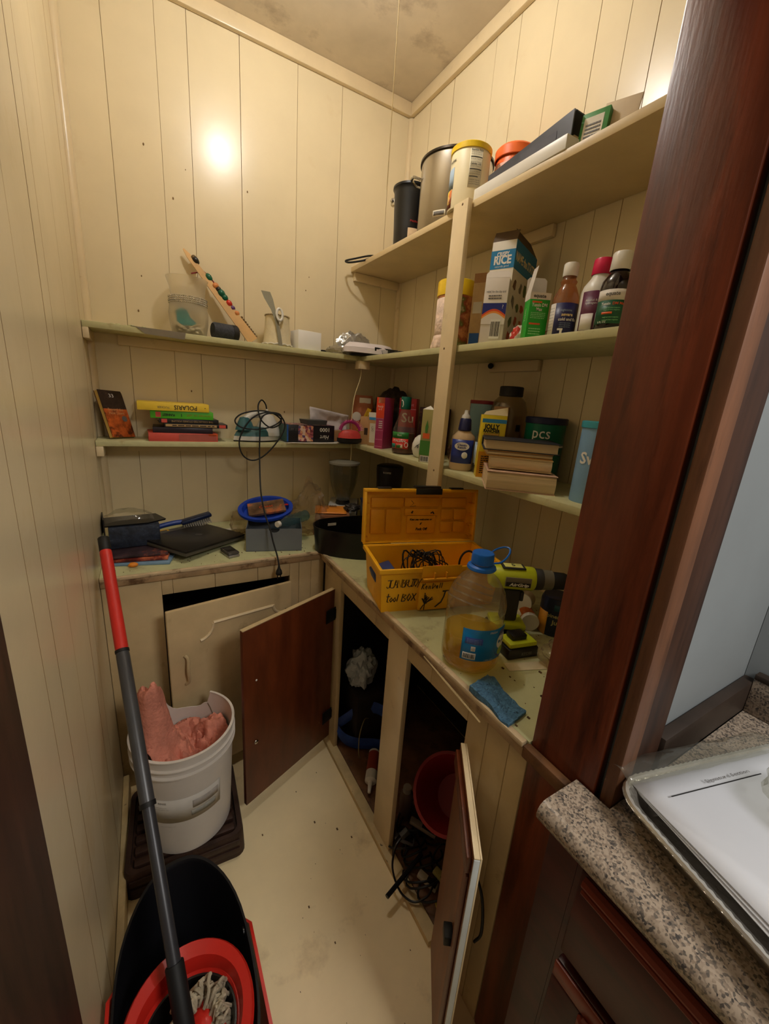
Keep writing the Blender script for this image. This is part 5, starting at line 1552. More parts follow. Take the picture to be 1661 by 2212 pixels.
def fat_book(label, loc, rotz, w, d, h, cover, sag=0.0, hard=False):
    t = thing('book', label, 'book', loc, rotz, GP)
    mb = MB()
    n_ = 10

    def pg(u, v):
        return None
    # pages: block whose fore-edge (front) is slightly rounded
    rows = []
    for k in range(n_ + 1):
        x = -w / 2 + 0.002 + (w - 0.004) * k / n_
        dz = sag * (1 - abs(2 * k / n_ - 1)) if not hard else 0
        prof = []
        for q in range(7):
            vv = q / 6
            prof.append((x, -d / 2 + 0.004 - (0.006 if not hard else -0.004) * math.sin(PI * vv), 0.0025 + dz * vv + (h - 0.005) * vv))
        prof += [(x, d / 2 - 0.004, h - 0.0025 + dz), (x, d / 2 - 0.004, 0.0025)]
        rows.append(mb.ring(prof))
    for a, b in zip(rows[:-1], rows[1:]):
        mb.bridge(a, b)
    mb.cap(rows[0])
    mb.cap(rows[-1], True)
    obj('pages', mb, PAGES, t)
    e = 0.004 if hard else 0.0
    obj('cover', MB().box(-w / 2 - e, w / 2 + e, -d / 2 - e, d / 2, 0.0, 0.002).box(-w / 2 - e, w / 2 + e, -d / 2 - e, d / 2, h - 0.002 + sag * 0.5, h + sag * 0.5)
        .box(-w / 2 - e, w / 2 + e, d / 2 - 0.003, d / 2, 0.0, h), cover, t)
    return t


z = ZLOW
fat_book('thick bulging book at the bottom of the pile with curled pale pages', (-0.255, -1.212, z), -40, 0.195, 0.18, 0.052, M('pale_pink_cover', (214, 176, 150), 0.6), 0.004)
z += 0.058
fat_book('grey-paged thick book in the middle of the pile', (-0.245, -1.200, z), -43, 0.175, 0.155, 0.036, M('cream_cover', (214, 190, 140), 0.6), 0.0)
z += 0.0365
fat_book('orange-tan paperback just under the dark hardcover', (-0.250, -1.190, z), -40, 0.185, 0.155, 0.016, M('orange_tan_cover', (216, 160, 84), 0.6), 0.0)
z += 0.0165
fat_book('dark blue hardcover book on top of the pile', (-0.245, -1.190, z), -41, 0.205, 0.165, 0.030, M('dark_blue_cloth', (34, 36, 46), 0.5, var=0.2, scale=30), 0.0, True)

# green tub
t = thing('tub', 'round dark green tub with navy lid lettered pcs, behind the book pile', 'tub', (-0.073, -1.140, ZLOW + 0.0), -52)
obj('body', MB().lathe([(0.0, 0.0), (0.060, 0.0), (0.062, 0.004), (0.064, 0.196)], 40), M('tub_green_print', (8, 104, 78), 0.4, var=0.1), t)
obj('lid', MB().lathe([(0.0645, 0.190), (0.067, 0.191), (0.067, 0.208), (0.064, 0.211), (0.0, 0.209)], 40, capb=False), M('navy_lid', (24, 30, 66), 0.4), t)
wrap_label(t, 0.0640, 0.118, 0.124, -80, 80, WHITE_PRINT, 'label_stripe')
wrap_text(t, 0.0648, -8, 0.160, 'pcs', 0.050, WHITE_PRINT, 0.056, 0.0002)
# blue sweets canister behind the door post
t = thing('canister', 'tall light blue canister lettered Sw partly hidden by the door post', 'canister', (-0.195, -1.418, ZLOW), -44)
obj('body', MB().lathe([(0.0, 0.0), (0.049, 0.0), (0.050, 0.003), (0.050, 0.200), (0.0, 0.200)], 40), M('light_blue_canister', (128, 168, 204), 0.45, var=0.06), t)
obj('lid', MB().lathe([(0.0505, 0.196), (0.053, 0.197), (0.053, 0.212), (0.050, 0.214), (0.0, 0.213)], 40, capb=False), M('teal_lid', (60, 150, 164), 0.4), t)
wrap_text(t, 0.0505, -6, 0.118, 'Sweet', 0.042, WHITE_PRINT, bold=0.001)
wrap_label(t, 0.0503, 0.05, 0.15, 12, 60, M('red_orange_print', (222, 80, 30), 0.4), 'label_panel')
t = thing('syrup_bottle', 'dark brown bottle in the shadow behind the blue canister', 'bottle', (-0.075, -1.392, ZLOW))
obj('body', MB().lathe([(0.0, 0.0), (0.035, 0.0), (0.038, 0.005), (0.038, 0.10), (0.03, 0.13), (0.018, 0.145), (0.018, 0.158)], 28), MATS['dark_brown_glass'], t)
obj('cap', MB().lathe([(0.0195, 0.152), (0.021, 0.153), (0.021, 0.170), (0.0, 0.172)], 24, capb=False), M('brown_cap', (110, 76, 56), 0.5), t)
# hanging white cord from the shelf corner
pts = smooth_path([(-0.290, -0.175, ZMID - 0.03), (-0.293, -0.178, ZMID - 0.10), (-0.325, -0.185, ZMID - 0.20), (-0.335, -0.19, ZMID - 0.32), (-0.328, -0.188, ZMID - 0.46), (-0.330, -0.188, ZMID - 0.55)], 6)
tag(obj('hanging_cord', MB().tube(pts, 0.0024, 6), M('cream_cord', (214, 196, 150), 0.5)), 'thin cream cord hanging down in the corner between the shelves', 'cord')

# ================================================================== WORKTOP, BACK RUN
# magazines, dark navy box, black tray
t = thing('magazine_pile', 'pile of glossy magazines under the navy box at the left end of the worktop', 'magazines', (-1.285, -0.36, ZC), 0)
for k, (c_, dx, dy, rz) in enumerate(((M('pale_blue_cover', (120, 150, 176), 0.3), 0.012, -0.03, -14), (M('fiery_magazine', (120, 44, 36), 0.3, var=0.6, scale=20, col2=(210, 120, 80), thr=(0.52, 0.6, 12, 0.9)), 0.0, -0.015, -9), (M('dark_magazine', (60, 46, 52), 0.3, var=0.6, scale=25, col2=(150, 80, 60), thr=(0.58, 0.64, 16, 0.9)), -0.004, 0.0, -4))):
    mm = Matrix.Translation((dx, dy, 0.0005 + k * 0.0105)) @ Matrix.Rotation(math.radians(rz), 4, 'Z')
    obj('magazine', MB().box(-0.098, 0.105, -0.07, 0.13, 0, 0.009, 0.002, mat=mm), c_, t)
t = thing('storage_box', 'speckled navy cardboard box on the magazines in the left corner of the worktop', 'box', (-1.298, -0.285, ZC + 0.0325), 4)
obj('carton', MB().box(-0.082, 0.085, -0.055, 0.055, 0, 0.082, 0.003), M('speckled_navy', (38, 46, 62), 0.6, var=0.5, scale=40, bump=0.3, bscale=60, col2=(84, 92, 104), thr=(0.62, 0.66, 40, 0.7)), t)
t = thing('plastic_tray', 'black plastic tray with clear film lying on the navy box', 'tray', (-1.305, -0.27, ZC + 0.1155), 6)
mb = MB()
for k in range(1):
    rim = [(-0.088, -0.055), (0.05, -0.06), (0.115, -0.03), (0.09, 0.06), (-0.088, 0.06)]
mb.prism(rim, 0.0, 0.006, taper=1.03)
obj('tray', mb, BLACK_PL, t)
obj('wall', MB().box(-0.092, -0.088, -0.055, 0.06, -0.05, 0.03), BLACK_PL, t)
obj('film', MB().grid(lambda u, v: (-0.085 + 0.16 * u, -0.05 + 0.1 * v, 0.008 + 0.045 * math.sin(PI * (0.15 + 0.75 * u)) * math.sin(PI * (0.1 + 0.8 * v)) + 0.008 * noise.noise(Vector((u * 6, v * 6, 1)))), 16, 12), CLEAR, t)

# blue scrubbing brush, yellow bit
t = thing('scrub_brush', 'blue-handled brush with black comb head lying behind the laptop', 'brush', (-1.135, -0.155, ZC + 0.03), 0, None, (0, math.radians(-12), math.radians(8)))
BLUEH = M('blue_handle_plastic', (30, 60, 140), 0.35)
obj('handle', MB().tube(smooth_path([(-0.11, 0, 0.03), (-0.07, 0, 0.036), (-0.02, 0, 0.034), (0.02, 0, 0.028)], 5), 0.011, 10), BLUEH, t)
obj('head', MB().box(0.015, 0.145, -0.022, 0.022, 0.016, 0.034, 0.006), M('dark_blue_plastic', (22, 34, 66), 0.35), t)
mb = MB()
for k in range(13):
    for j in (-1, 1):
        x = 0.022 + k * 0.0092
        mb.tube([(x, j * 0.012, 0.0155), (x + 0.002, j * 0.014, -0.012)], 0.0026, 5)
o = obj('bristles', mb, M('grey_white_bristle', (176, 170, 160), 0.6), t)
o['kind'] = 'stuff'
t = thing('plastic_block', 'small yellow plastic block behind the laptop', 'block', (-1.195, -0.215, ZC + 0.001), 20)
obj('block', MB().prism([(-0.022, -0.014), (0.022, -0.014), (0.024, 0.014), (-0.012, 0.016)], 0.0, 0.046, taper=0.85), M('mustard_yellow_plastic', (222, 166, 26), 0.45), t)

# laptop
t = thing('laptop', 'closed black laptop lying tilted on the back worktop', 'laptop', (-1.085, -0.300, ZC + 0.020), 38, None, (math.radians(2.0), math.radians(3.5), math.radians(38)))
LAPB = M('laptop_black', (24, 22, 21), 0.38, var=0.2, scale=14, col2=(52, 46, 40), thr=(0.6, 0.7, 12, 0.6))
LAPG = M('laptop_grey', (80, 76, 66), 0.4)
obj('base', MB().box(-0.160, 0.160, -0.125, 0.140, 0.0, 0.014, 0.004), LAPG, t)
obj('screen_lid', MB().box(-0.160, 0.160, -0.125, 0.108, 0.0145, 0.022, 0.003), LAPB, t)
obj('hinge_bar', MB().box(-0.155, 0.155, 0.110, 0.140, 0.0145, 0.021, 0.004), LAPG, t)
obj('logo', MB().lathe([(0, 0.0222), (0.014, 0.0222), (0.014, 0.0226), (0, 0.0226)], 20, c=(0.02, 0, 0)), M('logo_grey', (60, 56, 52), 0.3), t)

# small silver phone
t = thing('mobile_phone', 'small silver clamshell mobile phone in front of the laptop', 'phone', (-0.972, -0.452, ZC), 15)
obj('base', MB().box(-0.023, 0.023, -0.043, 0.043, 0.0, 0.011, 0.005), M('silver_plastic', (166, 162, 156), 0.28, 0.6), t)
obj('flip', MB().box(-0.023, 0.023, -0.040, 0.043, 0.0115, 0.021, 0.005), M('silver_plastic_dark', (88, 84, 80), 0.25, 0.4), t)
obj('screen', MB().box(-0.017, 0.017, -0.020, 0.034, 0.0212, 0.0222, 0.0004), BLACK_PL, t)
# orange scrap, paper strip
t = tag(obj('orange_scrap', MB().sphere((-1.304, -0.462, ZC + 0.008), 0.016, 0.011, 0.009, 8, 0.2, 3), M('orange_rind', (220, 130, 30), 0.5)), 'small orange lump near the left end of the worktop edge', 'scrap')
t = tag(obj('paper_scrap', MB().grid(lambda u, v: (-1.285 + 0.11 * u, -0.435 - 0.006 * u + (0.022 - 0.012 * u) * v, ZC + 0.002 + 0.006 * math.sin(PI * u) * v), 10, 3), M('cream_paper', (222, 208, 170), 0.7), solid=0.0006), 'cream torn paper strip at the edge of the worktop', 'paper')

# grey cardboard box, open, with blue lid and cards inside
t = thing('shoe_box', 'open grey cardboard box at the front of the back worktop', 'box', (-0.777, -0.398, ZC), -16)
GREYC = M('grey_cardboard', (112, 118, 124), 0.6, var=0.06)
W_, D_, H_ = 0.225, 0.16, 0.098
obj('bottom', MB().box(-W_ / 2, W_ / 2, -D_ / 2, D_ / 2, 0, 0.003), GREYC, t)
fb = basis((-W_ / 2, -D_ / 2, 0), (1, 0, 0), (0, 0, 1))
notch = [(0, 0), (W_, 0), (W_, H_)] + [(W_ / 2 + 0.022 * math.cos(a), H_ - 0.017 * math.sin(a)) for a in [PI * k / 8 for k in range(9)]] + [(0, H_)]
obj('front_wall', MB().prism(notch, -0.002, 0, fb), GREYC, t, smooth=False)
obj('back_wall', MB().box(-W_ / 2, W_ / 2, D_ / 2 - 0.002, D_ / 2, 0.003, H_), GREYC, t)
obj('side_wall', MB().box(-W_ / 2, -W_ / 2 + 0.002, -D_ / 2 + 0.0002, D_ / 2 - 0.0025, 0.003, H_), GREYC, t)
obj('side_wall', MB().box(W_ / 2 - 0.002, W_ / 2, -D_ / 2 + 0.0002, D_ / 2 - 0.0025, 0.003, H_), GREYC, t)
t = thing('blue_lid', 'deep blue round plastic lid resting in the grey box with cards on it', 'lid', (-0.785, -0.285, ZC + 0.122), 0, None, (math.radians(14), math.radians(-6), 0))
t.scale = (0.92, 0.92, 0.92)
obj('lid', MB().lathe([(0.0, -0.012), (0.100, -0.012), (0.106, -0.006), (0.112, 0.016), (0.126, 0.018), (0.128, 0.010), (0.131, 0.010), (0.131, 0.022), (0.112, 0.022), (0.103, -0.002), (0.0, -0.006)], 48, sy=0.88), M('royal_blue_plastic', (32, 66, 176), 0.35), t)
t = thing('dvd_case', 'plastic disc case with brown and orange picture lying in the blue lid', 'case', (-0.788, -0.289, ZC + 0.133), 0, None, (math.radians(16), math.radians(-8), math.radians(-10)))
obj('case', MB().box(-0.075, 0.085, -0.05, 0.05, 0, 0.012, 0.002), M('brown_case_print', (120, 92, 70), 0.25, var=0.5, scale=14, col2=(200, 110, 60), thr=(0.56, 0.62, 12, 0.8)), t)
text_on(t, 'top', (0.16, 0.1, 0.012), 0.52, 0.5, 'Cheat', 0.028, M('red_orange_print', (222, 80, 30), 0.4), 0.06)
tag(obj('red_tag', MB().box(-0.706, -0.686, -0.30, -0.283, ZC + 0.146, ZC + 0.151, 0.002), M('red_plastic', (206, 40, 30), 0.4)), 'small red plastic tag at the right rim of the blue lid', 'tag')
t = thing('cloth_bundle', 'black cloth bundle filling the grey box', 'bundle', (-0.795, -0.402, ZC + 0.004), -16)
obj('cloth', crumple((0, 0, 0.036), (0.07, 0.055, 0.030), 21, 0.18), BLACK_MATTE, t)
# water bottle lying, plastic bags
t = thing('plastic_bottle', 'clear ribbed plastic bottle lying across the right end of the grey box', 'bottle', (-0.700, -0.410, ZC + 0.112), 0, None, (math.radians(90), math.radians(0), math.radians(-58)))
obj('body', MB().lathe([(0.0, -0.09), (0.022, -0.09), (0.025, -0.085), (0.022, -0.07), (0.025, -0.055), (0.022, -0.04), (0.025, -0.025), (0.022, -0.01), (0.025, 0.005), (0.022, 0.02), (0.025, 0.035), (0.012, 0.07), (0.011, 0.09)], 24), THIN('blue_clear_plastic', (196, 222, 228), 0.08, 0.12, (150, 190, 200), fres=0.35), t)
obj('cap', MB().lathe([(0.0125, 0.085), (0.0125, 0.10), (0.0, 0.10)], 16), WHITE_PL, t)
t = thing('plastic_bag', 'crumpled clear plastic bag between the grey box and the papers', 'bag', (-0.575, -0.255, ZC + 0.002))
FILM = THIN('clear_bag_film', (236, 228, 212), 0.15, 0.16, (226, 212, 186), bump=0.7, bscale=26, fres=0.35)
mb = crumple((0, 0, 0.085), (0.085, 0.085, 0.082), 15, 0.42, 2.6)
for v in mb.bm.verts:
    if v.co.z > 0.10 and abs(v.co.x - 0.03) < 0.05:
        v.co.z += (v.co.z - 0.10) * 0.8
obj('bag', mb, FILM, t)
t = thing('plastic_bag', 'small clear plastic bag at the left of the grey box', 'bag', (-0.880, -0.205, ZC + 0.002))
obj('bag', crumple((0, 0, 0.05), (0.045, 0.04, 0.05), 16, 0.35), FILM, t)
# pencils / rulers behind the laptop
t = thing('ruler', 'white ruler lying on the worktop behind the laptop', 'ruler', (-0.955, -0.145, ZC), 6)
obj('ruler', MB().box(-0.09, 0.07, -0.012, 0.012, 0, 0.004), WHITE_PL, t)
t = thing('pen', 'dark green pen lying between the laptop and grey box', 'pen', (-0.93, -0.215, ZC + 0.005), 4)
obj('barrel', MB().tube([(-0.06, 0, 0), (0.045, 0, 0)], 0.005, 8), M('dark_green_pen', (18, 60, 44), 0.3), t)
obj('tip', MB().tube([(-0.0605, 0, 0), (-0.075, 0, 0)], [0.004, 0.001], 8), CHROME, t)

# white electronic box, orange envelope, papers
t = thing('white_machine', 'white box-shaped appliance lettered along its top behind the orange envelope', 'appliance', (-0.345, -0.155, ZC), -28)
obj('body', MB().box(-0.075, 0.075, -0.12, 0.12, 0, 0.10, 0.006), M('cool_white_plastic', (206, 206, 204), 0.35), t)
text_on(t, 'top', (0.15, 0.24, 0.10), 0.35, 0.75, 'TEXAS', 0.022, GREY_PRINT, 0.05)
obj('black_edge', MB().box(0.0755, 0.080, -0.12, 0.12, 0.07, 0.102, 0.001), BLACK_PL, t)
t = thing('envelope_stack', 'orange padded envelope on a pile of papers in front of the white appliance', 'envelope', (-0.465, -0.285, ZC), -22)
for k in range(3):
    obj('paper', MB().box(-0.085 + 0.004 * k, 0.085, -0.08, 0.085 - 0.006 * k, 0.034 * k, 0.034 * k + 0.033, 0.002), (M('red_white_mail', (190, 110, 90), 0.6, var=0.4, scale=25), PAGES, M('brown_mail', (150, 100, 66), 0.6))[k], t)
obj('envelope', MB().grid(lambda u, v: (-0.08 + 0.15 * u, -0.075 + 0.14 * v, 0.107 + 0.012 * math.sin(PI * u) * math.sin(PI * v)), 12, 10), M('orange_envelope', (232, 146, 50), 0.5), t, solid=0.003)
obj('lettering', text_mb('TEAR\nHERE', 0.020, Matrix.Translation((0.0, 0.005, 0.1235)), 0.05, bold=0.0006), BLACK_PRINT, t, smooth=False)
t = thing('black_sachet', 'crinkled black and grey sachet behind the orange envelope', 'sachet', (-0.395, -0.350, ZC + 0.106), 0)
obj('sachet', crumple((0.02, 0.02, 0.016), (0.035, 0.03, 0.018), 31, 0.35), M('sachet_black', (52, 48, 46), 0.3, var=0.5, scale=40), t)

# black curved bin lying on the worktop
t = thing('plastic_bin', 'black rounded plastic bin in the corner of the worktop', 'bin', (-0.50, -0.545, ZC), 0)
poly = []
for (x, y) in smooth_path([(-0.095, 0.095, 0), (-0.135, 0.055, 0), (-0.145, 0.0, 0), (-0.115, -0.058, 0), (-0.060, -0.110, 0), (0.0, -0.150, 0), (0.07, -0.175, 0), (0.13, -0.165, 0), (0.155, -0.12, 0), (0.155, 0.02, 0), (0.145, 0.085, 0), (0.09, 0.105, 0), (0.0, 0.105, 0), (-0.06, 0.105, 0), (-0.095, 0.095, 0)], 4)[:-1] and [(p.x, p.y) for p in smooth_path([(-0.095, 0.095, 0), (-0.135, 0.055, 0), (-0.145, 0.0, 0), (-0.115, -0.058, 0), (-0.060, -0.110, 0), (0.0, -0.150, 0), (0.07, -0.175, 0), (0.13, -0.165, 0), (0.155, -0.12, 0), (0.155, 0.02, 0), (0.145, 0.085, 0), (0.09, 0.105, 0), (0.0, 0.105, 0), (-0.06, 0.105, 0), (-0.095, 0.095, 0)], 4)[:-1]]:
    poly.append((x, y))
mb = MB()


def scaled(k, z):
    return mb.ring([(x * k, y * k, z) for x, y in poly])


rr = [scaled(0.93, 0.0), scaled(0.955, 0.05), scaled(1.0, 0.108), scaled(1.012, 0.110), scaled(1.012, 0.114), scaled(0.98, 0.114), scaled(0.935, 0.05), scaled(0.91, 0.004)]
for a, b in zip(rr[:-1], rr[1:]):
    mb.bridge(a, b)
mb.cap(rr[0], True)
mb.cap(rr[-1])
obj('bin', mb, M('glossy_black_plastic', (16, 16, 16), 0.3, var=0.2), t)
obj('sticker', MB().box(-0.02, 0.02, 0.0, 0.0012, -0.006, 0.006, mat=Matrix.Translation((-0.03, 0.098, 0.085)) @ Matrix.Rotation(math.radians(4), 4, 'X')), WHITE_PRINT, t)

# blender jar on the white appliance, grey tub, coffee canister
t = thing('blender_jar', 'clear fluted glass blender jar standing on the white appliance', 'blender', (-0.355, -0.170, ZC + 0.101))
JG = THIN('smoky_glass', (226, 226, 216), 0.05, 0.06, bump=0.1, fres=0.35)
obj('collar', MB().lathe([(0.0, 0.0), (0.036, 0.0), (0.038, 0.004), (0.034, 0.022), (0.0, 0.022)], 32), BLACK_PL, t)
obj('jar', MB().lathe([(0.0, 0.0235), (0.034, 0.024), (0.050, 0.06), (0.066, 0.11), (0.073, 0.165), (0.074, 0.212), (0.071, 0.212), (0.070, 0.165), (0.063, 0.11), (0.047, 0.06), (0.031, 0.028), (0.0, 0.027)], 64, ribs=10, rib=0.025), JG, t)
obj('lid', MB().lathe([(0.0775, 0.211), (0.080, 0.213), (0.080, 0.222), (0.03, 0.232), (0.0, 0.232)], 40, capb=False), M('clear_grey_lid', (150, 148, 136), 0.25, trans=0.3, var=0.0), t)
t = thing('grey_tub', 'grey food tub with a blue-edged lid left of the tool box', 'tub', (-0.285, -0.350, ZC), -20)
obj('body', MB().box(-0.045, 0.045, -0.05, 0.05, 0.0, 0.15, 0.008), M('grey_tub_plastic', (86, 88, 92), 0.4), t)
obj('lid', MB().box(-0.048, 0.048, -0.053, 0.053, 0.1505, 0.160, 0.004), M('navy_lid', (24, 30, 66), 0.4), t)
t = thing('coffee_maker', 'tall black countertop appliance with a small pale logo behind the tool box', 'appliance', (-0.150, -0.290, ZC), -38)
obj('body', MB().lathe([(0.0, 0.0), (0.062, 0.0), (0.064, 0.01), (0.066, 0.24), (0.070, 0.30), (0.069, 0.318), (0.055, 0.325), (0.0, 0.325)], 40), BLACK_PL, t)
wrap_text(t, 0.0708, -4, 0.292, 'B-COFFEE', 0.012, WHITE_PRINT, 0.04)

# ================================================================== WORKTOP, RIGHT RUN
# tool box
t = thing('tool_box', 'open yellow plastic tool box with black marker scrawls', 'tool box', (-0.420, -1.050, ZC), -14)
YEL = M('tool_box_yellow', (246, 180, 26), 0.42, var=0.07, scale=10)
YEL2 = M('tool_box_yellow_inner', (240, 166, 20), 0.5, var=0.1, scale=10)
INK = M('black_marker_ink', (34, 22, 16), 0.5)


def tray_mb(x0, x1, y0, y1, z0, z1, fl, th):
    """open box with walls leaning outwards by fl"""
    mb = MB()

    def rc(d, z, k):
        return mb.ring([(x0 - d - k * fl, y0 - d - k * fl, z), (x1 + d + k * fl, y0 - d - k * fl, z), (x1 + d + k * fl, y1 + d + k * fl, z), (x0 - d - k * fl, y1 + d + k * fl, z)])
    a = rc(0, z0, 0)
    b = rc(0, z1, 1)
    c = rc(-th, z1, 1)
    d = rc(-th, z0 + th, 0)
    mb.bridge(a, b)
    mb.bridge(b, c)
    mb.bridge(c, d)
    mb.cap(a, True)
    mb.cap(d)
    return mb


TW, TD, TH = 0.195, 0.092, 0.150
obj('tub', tray_mb(-TW, TW, -TD, TD, 0, TH, 0.012, 0.004), YEL, t)
obj('rim', MB().box(-TW - 0.020, TW + 0.020, -TD - 0.0205, -TD - 0.0125, TH - 0.012, TH + 0.003, 0.002).box(-TW - 0.020, -TW - 0.0125, -TD - 0.012, TD + 0.016, TH - 0.012, TH + 0.003, 0.002)
    .box(TW + 0.0125, TW + 0.020, -TD - 0.012, TD + 0.016, TH - 0.012, TH + 0.003, 0.002).box(-TW - 0.020, TW + 0.020, TD + 0.0125, TD + 0.0205, TH - 0.012, TH + 0.003, 0.002), YEL, t)
obj('front_panel', MB().box(-0.078, 0.050, -TD - 0.014, -TD - 0.001, 0.004, 0.100, 0.003).box(-0.078, 0.055, -TD - 0.023, -TD - 0.021, TH - 0.030, TH + 0.010, 0.002), YEL, t)
obj('latch_shelf', MB().box(-0.076, 0.052, -TD - 0.034, -TD - 0.0235, TH - 0.034, TH - 0.028, 0.002).box(-0.04, -0.036, -TD - 0.033, -TD - 0.0235, TH - 0.028, TH - 0.010).box(0.0, 0.004, -TD - 0.033, -TD - 0.0235, TH - 0.028, TH - 0.010), YEL2, t)
# lid, opened a little past upright
lidm = Matrix.Translation((0, TD + 0.022, TH + 0.004)) @ Matrix.Rotation(math.radians(5), 4, 'X').inverted()
LW, LH = TW + 0.018, 0.192


def lm(mb):
    return mb.move(lidm)


lid = obj('lid', lm(MB().box(-LW, LW, 0.030, 0.034, 0, LH, 0.0)
                    .box(-LW, -LW + 0.004, 0.0, 0.030, 0, LH).box(LW - 0.004, LW, 0.0, 0.030, 0, LH)
                    .box(-LW + 0.004, LW - 0.004, 0.0, 0.030, LH - 0.004, LH).box(-LW + 0.004, LW - 0.004, 0.0, 0.030, 0.0, 0.004)), YEL, t)
obj('lid_frame', lm(MB().box(-LW - 0.003, LW + 0.003, -0.004, 0.0, LH - 0.008, LH + 0.003, 0.002).box(-LW - 0.003, -LW + 0.006, -0.004, 0.0, 0, LH - 0.008, 0.001).box(LW - 0.006, LW + 0.003, -0.004, 0, 0, LH - 0.008, 0.001)), YEL, lid)
for (x0, x1, z0, z1) in ((-0.185, -0.065, 0.125, 0.160), (-0.060, 0.075, 0.128, 0.160), (0.085, 0.185, 0.125, 0.160), (-0.185, -0.135, 0.030, 0.118), (-0.128, -0.072, 0.030, 0.118), (0.085, 0.130, 0.078, 0.118), (0.137, 0.185, 0.078, 0.118), (0.085, 0.130, 0.030, 0.070), (0.137, 0.185, 0.030, 0.070), (-0.058, 0.072, 0.095, 0.120), (-0.048, 0.062, 0.028, 0.094)):
    obj('inner_panel', lm(MB().box(x0, x1, 0.022, 0.0298, z0, z1, 0.002)), YEL2, lid)
for z in (0.02, 0.06, 0.10, 0.14):
    obj('rib', lm(MB().box(-LW + 0.0045, -LW + 0.018, 0.004, 0.0295, z, z + 0.002).box(LW - 0.018, LW - 0.0045, 0.004, 0.0295, z, z + 0.002)), YEL2, lid)['kind'] = 'stuff'
obj('lid_handle', lm(MB().box(-0.030, 0.070, 0.004, 0.030, LH + 0.0035, LH + 0.013, 0.003).box(-0.030, 0.070, -0.0075, -0.0045, LH - 0.016, LH + 0.006, 0.001)), BLACK_PL, lid, label='black carrying handle')
for x in (-0.145, 0.128):
    obj('latch', lm(MB().box(x - 0.026, x + 0.026, -0.006, 0.012, LH + 0.0035, LH + 0.009, 0.002)), BLACK_PL, lid)


def scrawl(lines, mat4, par, r=0.0013, name='scrawl', m=None):
    mb = MB()
    for ln in lines:
        mb.tube([mat4 @ Vector((x, y, 0.0)) for x, y in ln], r, 5)
    return obj(name, mb, m or INK, par)


# marker writing on the front: JUAN BRUJOY / tool BOX
tilt = math.atan2(0.012, TH)
fm = Matrix.Translation((0, -TD - 0.0010, 0.0)) @ basis((0, 0, 0), (1, 0, 0), (0, -math.sin(tilt), math.cos(tilt)))


def strokes(word, x, y, s, w=0.62):
    G = {'J': [[(0, 1), (0.7, 1)], [(0.4, 1), (0.38, 0.1), (0.15, 0), (0, 0.2)]], 'U': [[(0, 1), (0.02, 0.1), (0.3, 0), (0.55, 0.1), (0.6, 1)]], 'A': [[(0, 0), (0.3, 1), (0.6, 0)], [(0.12, 0.4), (0.5, 0.4)]],
         'N': [[(0, 0), (0.05, 1), (0.5, 0.05), (0.55, 1.05)]], 'B': [[(0, 0), (0.05, 1), (0.5, 0.85), (0.15, 0.55), (0.55, 0.3), (0.45, 0.02), (0, 0)]], 'R': [[(0, 0), (0.05, 1), (0.5, 0.8), (0.1, 0.5), (0.6, 0)]],
         'Y': [[(0, 1), (0.3, 0.5), (0.65, 1.1)], [(0.3, 0.5), (0.2, -0.15)]], 'O': [[(0.3, 0), (0.02, 0.4), (0.25, 1), (0.55, 0.6), (0.3, 0)]], 'X': [[(0, 0), (0.55, 1)], [(0, 1), (0.6, 0)]],
         't': [[(0.2, 1.15), (0.2, 0.05), (0.4, 0)], [(0, 0.75), (0.5, 0.8)]], 'o': [[(0.25, 0), (0.05, 0.25), (0.25, 0.6), (0.42, 0.3), (0.25, 0)]], 'l': [[(0.15, 1), (0.12, 0.05)]],
         'K': [[(0, 0), (0.12, 1)], [(0.6, 1), (0.08, 0.45), (0.5, 0)]], 'e': [[(0.05, 0.3), (0.35, 0.35), (0.25, 0.6), (0.05, 0.3), (0.2, 0.0), (0.4, 0.1)]], 'n': [[(0.02, 0), (0.06, 0.55), (0.3, 0.5), (0.36, 0)]], 'D': [[(0.05, 0), (0.08, 1), (0.6, 0.6), (0.05, 0)]], 'a': [[(0.35, 0.55), (0.05, 0.3), (0.2, 0), (0.38, 0.5), (0.42, 0)]], 'd': [[(0.38, 0.3), (0.1, 0.5), (0.08, 0.05), (0.38, 0.2), (0.48, 1), (0.5, 0)]]}
    out = []
    cx = x
    for ch in word:
        if ch == ' ':
            cx += s * 0.4
            continue
        for st in G[ch]:
            out.append([(cx + px * s * 0.9 + 0.10 * py * s, y + py * s) for px, py in st])
        cx += s * (w if ch not in 'l' else 0.35)
    return out


scrawl(strokes('JUAN', -0.186, 0.086, 0.027, 0.42) + strokes('BRUJOY', -0.136, 0.087, 0.026, 0.37), fm, t, 0.0012)
scrawl(strokes('tool', -0.184, 0.036, 0.026, 0.44) + strokes('BOX', -0.132, 0.036, 0.026, 0.62), fm, t, 0.0015)
fm2 = Matrix.Translation((-0.048, -TD - 0.0150, 0.0)) @ basis((0, 0, 0), (1, 0, 0), (0, 0, 1))
scrawl(strokes('KenDall', -0.024, 0.079, 0.019, 0.62), fm2, t, 0.0012)
scrawl([[(0.06, 0.070), (0.056, 0.05), (0.048, 0.03), (0.028, 0.014)], [(0.05, 0.068), (0.07, 0.069)]], fm2, t, 0.0022)
rnd = random.Random(8)
scrawl([[(-0.010, 0.006), (-0.008, 0.030), (-0.002, 0.052)], [(-0.022, 0.008), (-0.014, 0.022), (-0.006, 0.028)]] + [[(-0.006 + rnd.uniform(-0.006, 0.004), 0.028), (-0.006 + rnd.uniform(-0.014, 0.026), rnd.uniform(0.04, 0.066))] for k in range(10)], fm2, t, 0.0014)
fm3 = lidm @ basis((0, 0.0222, 0), (1, 0, 0), (0, 0, 1))
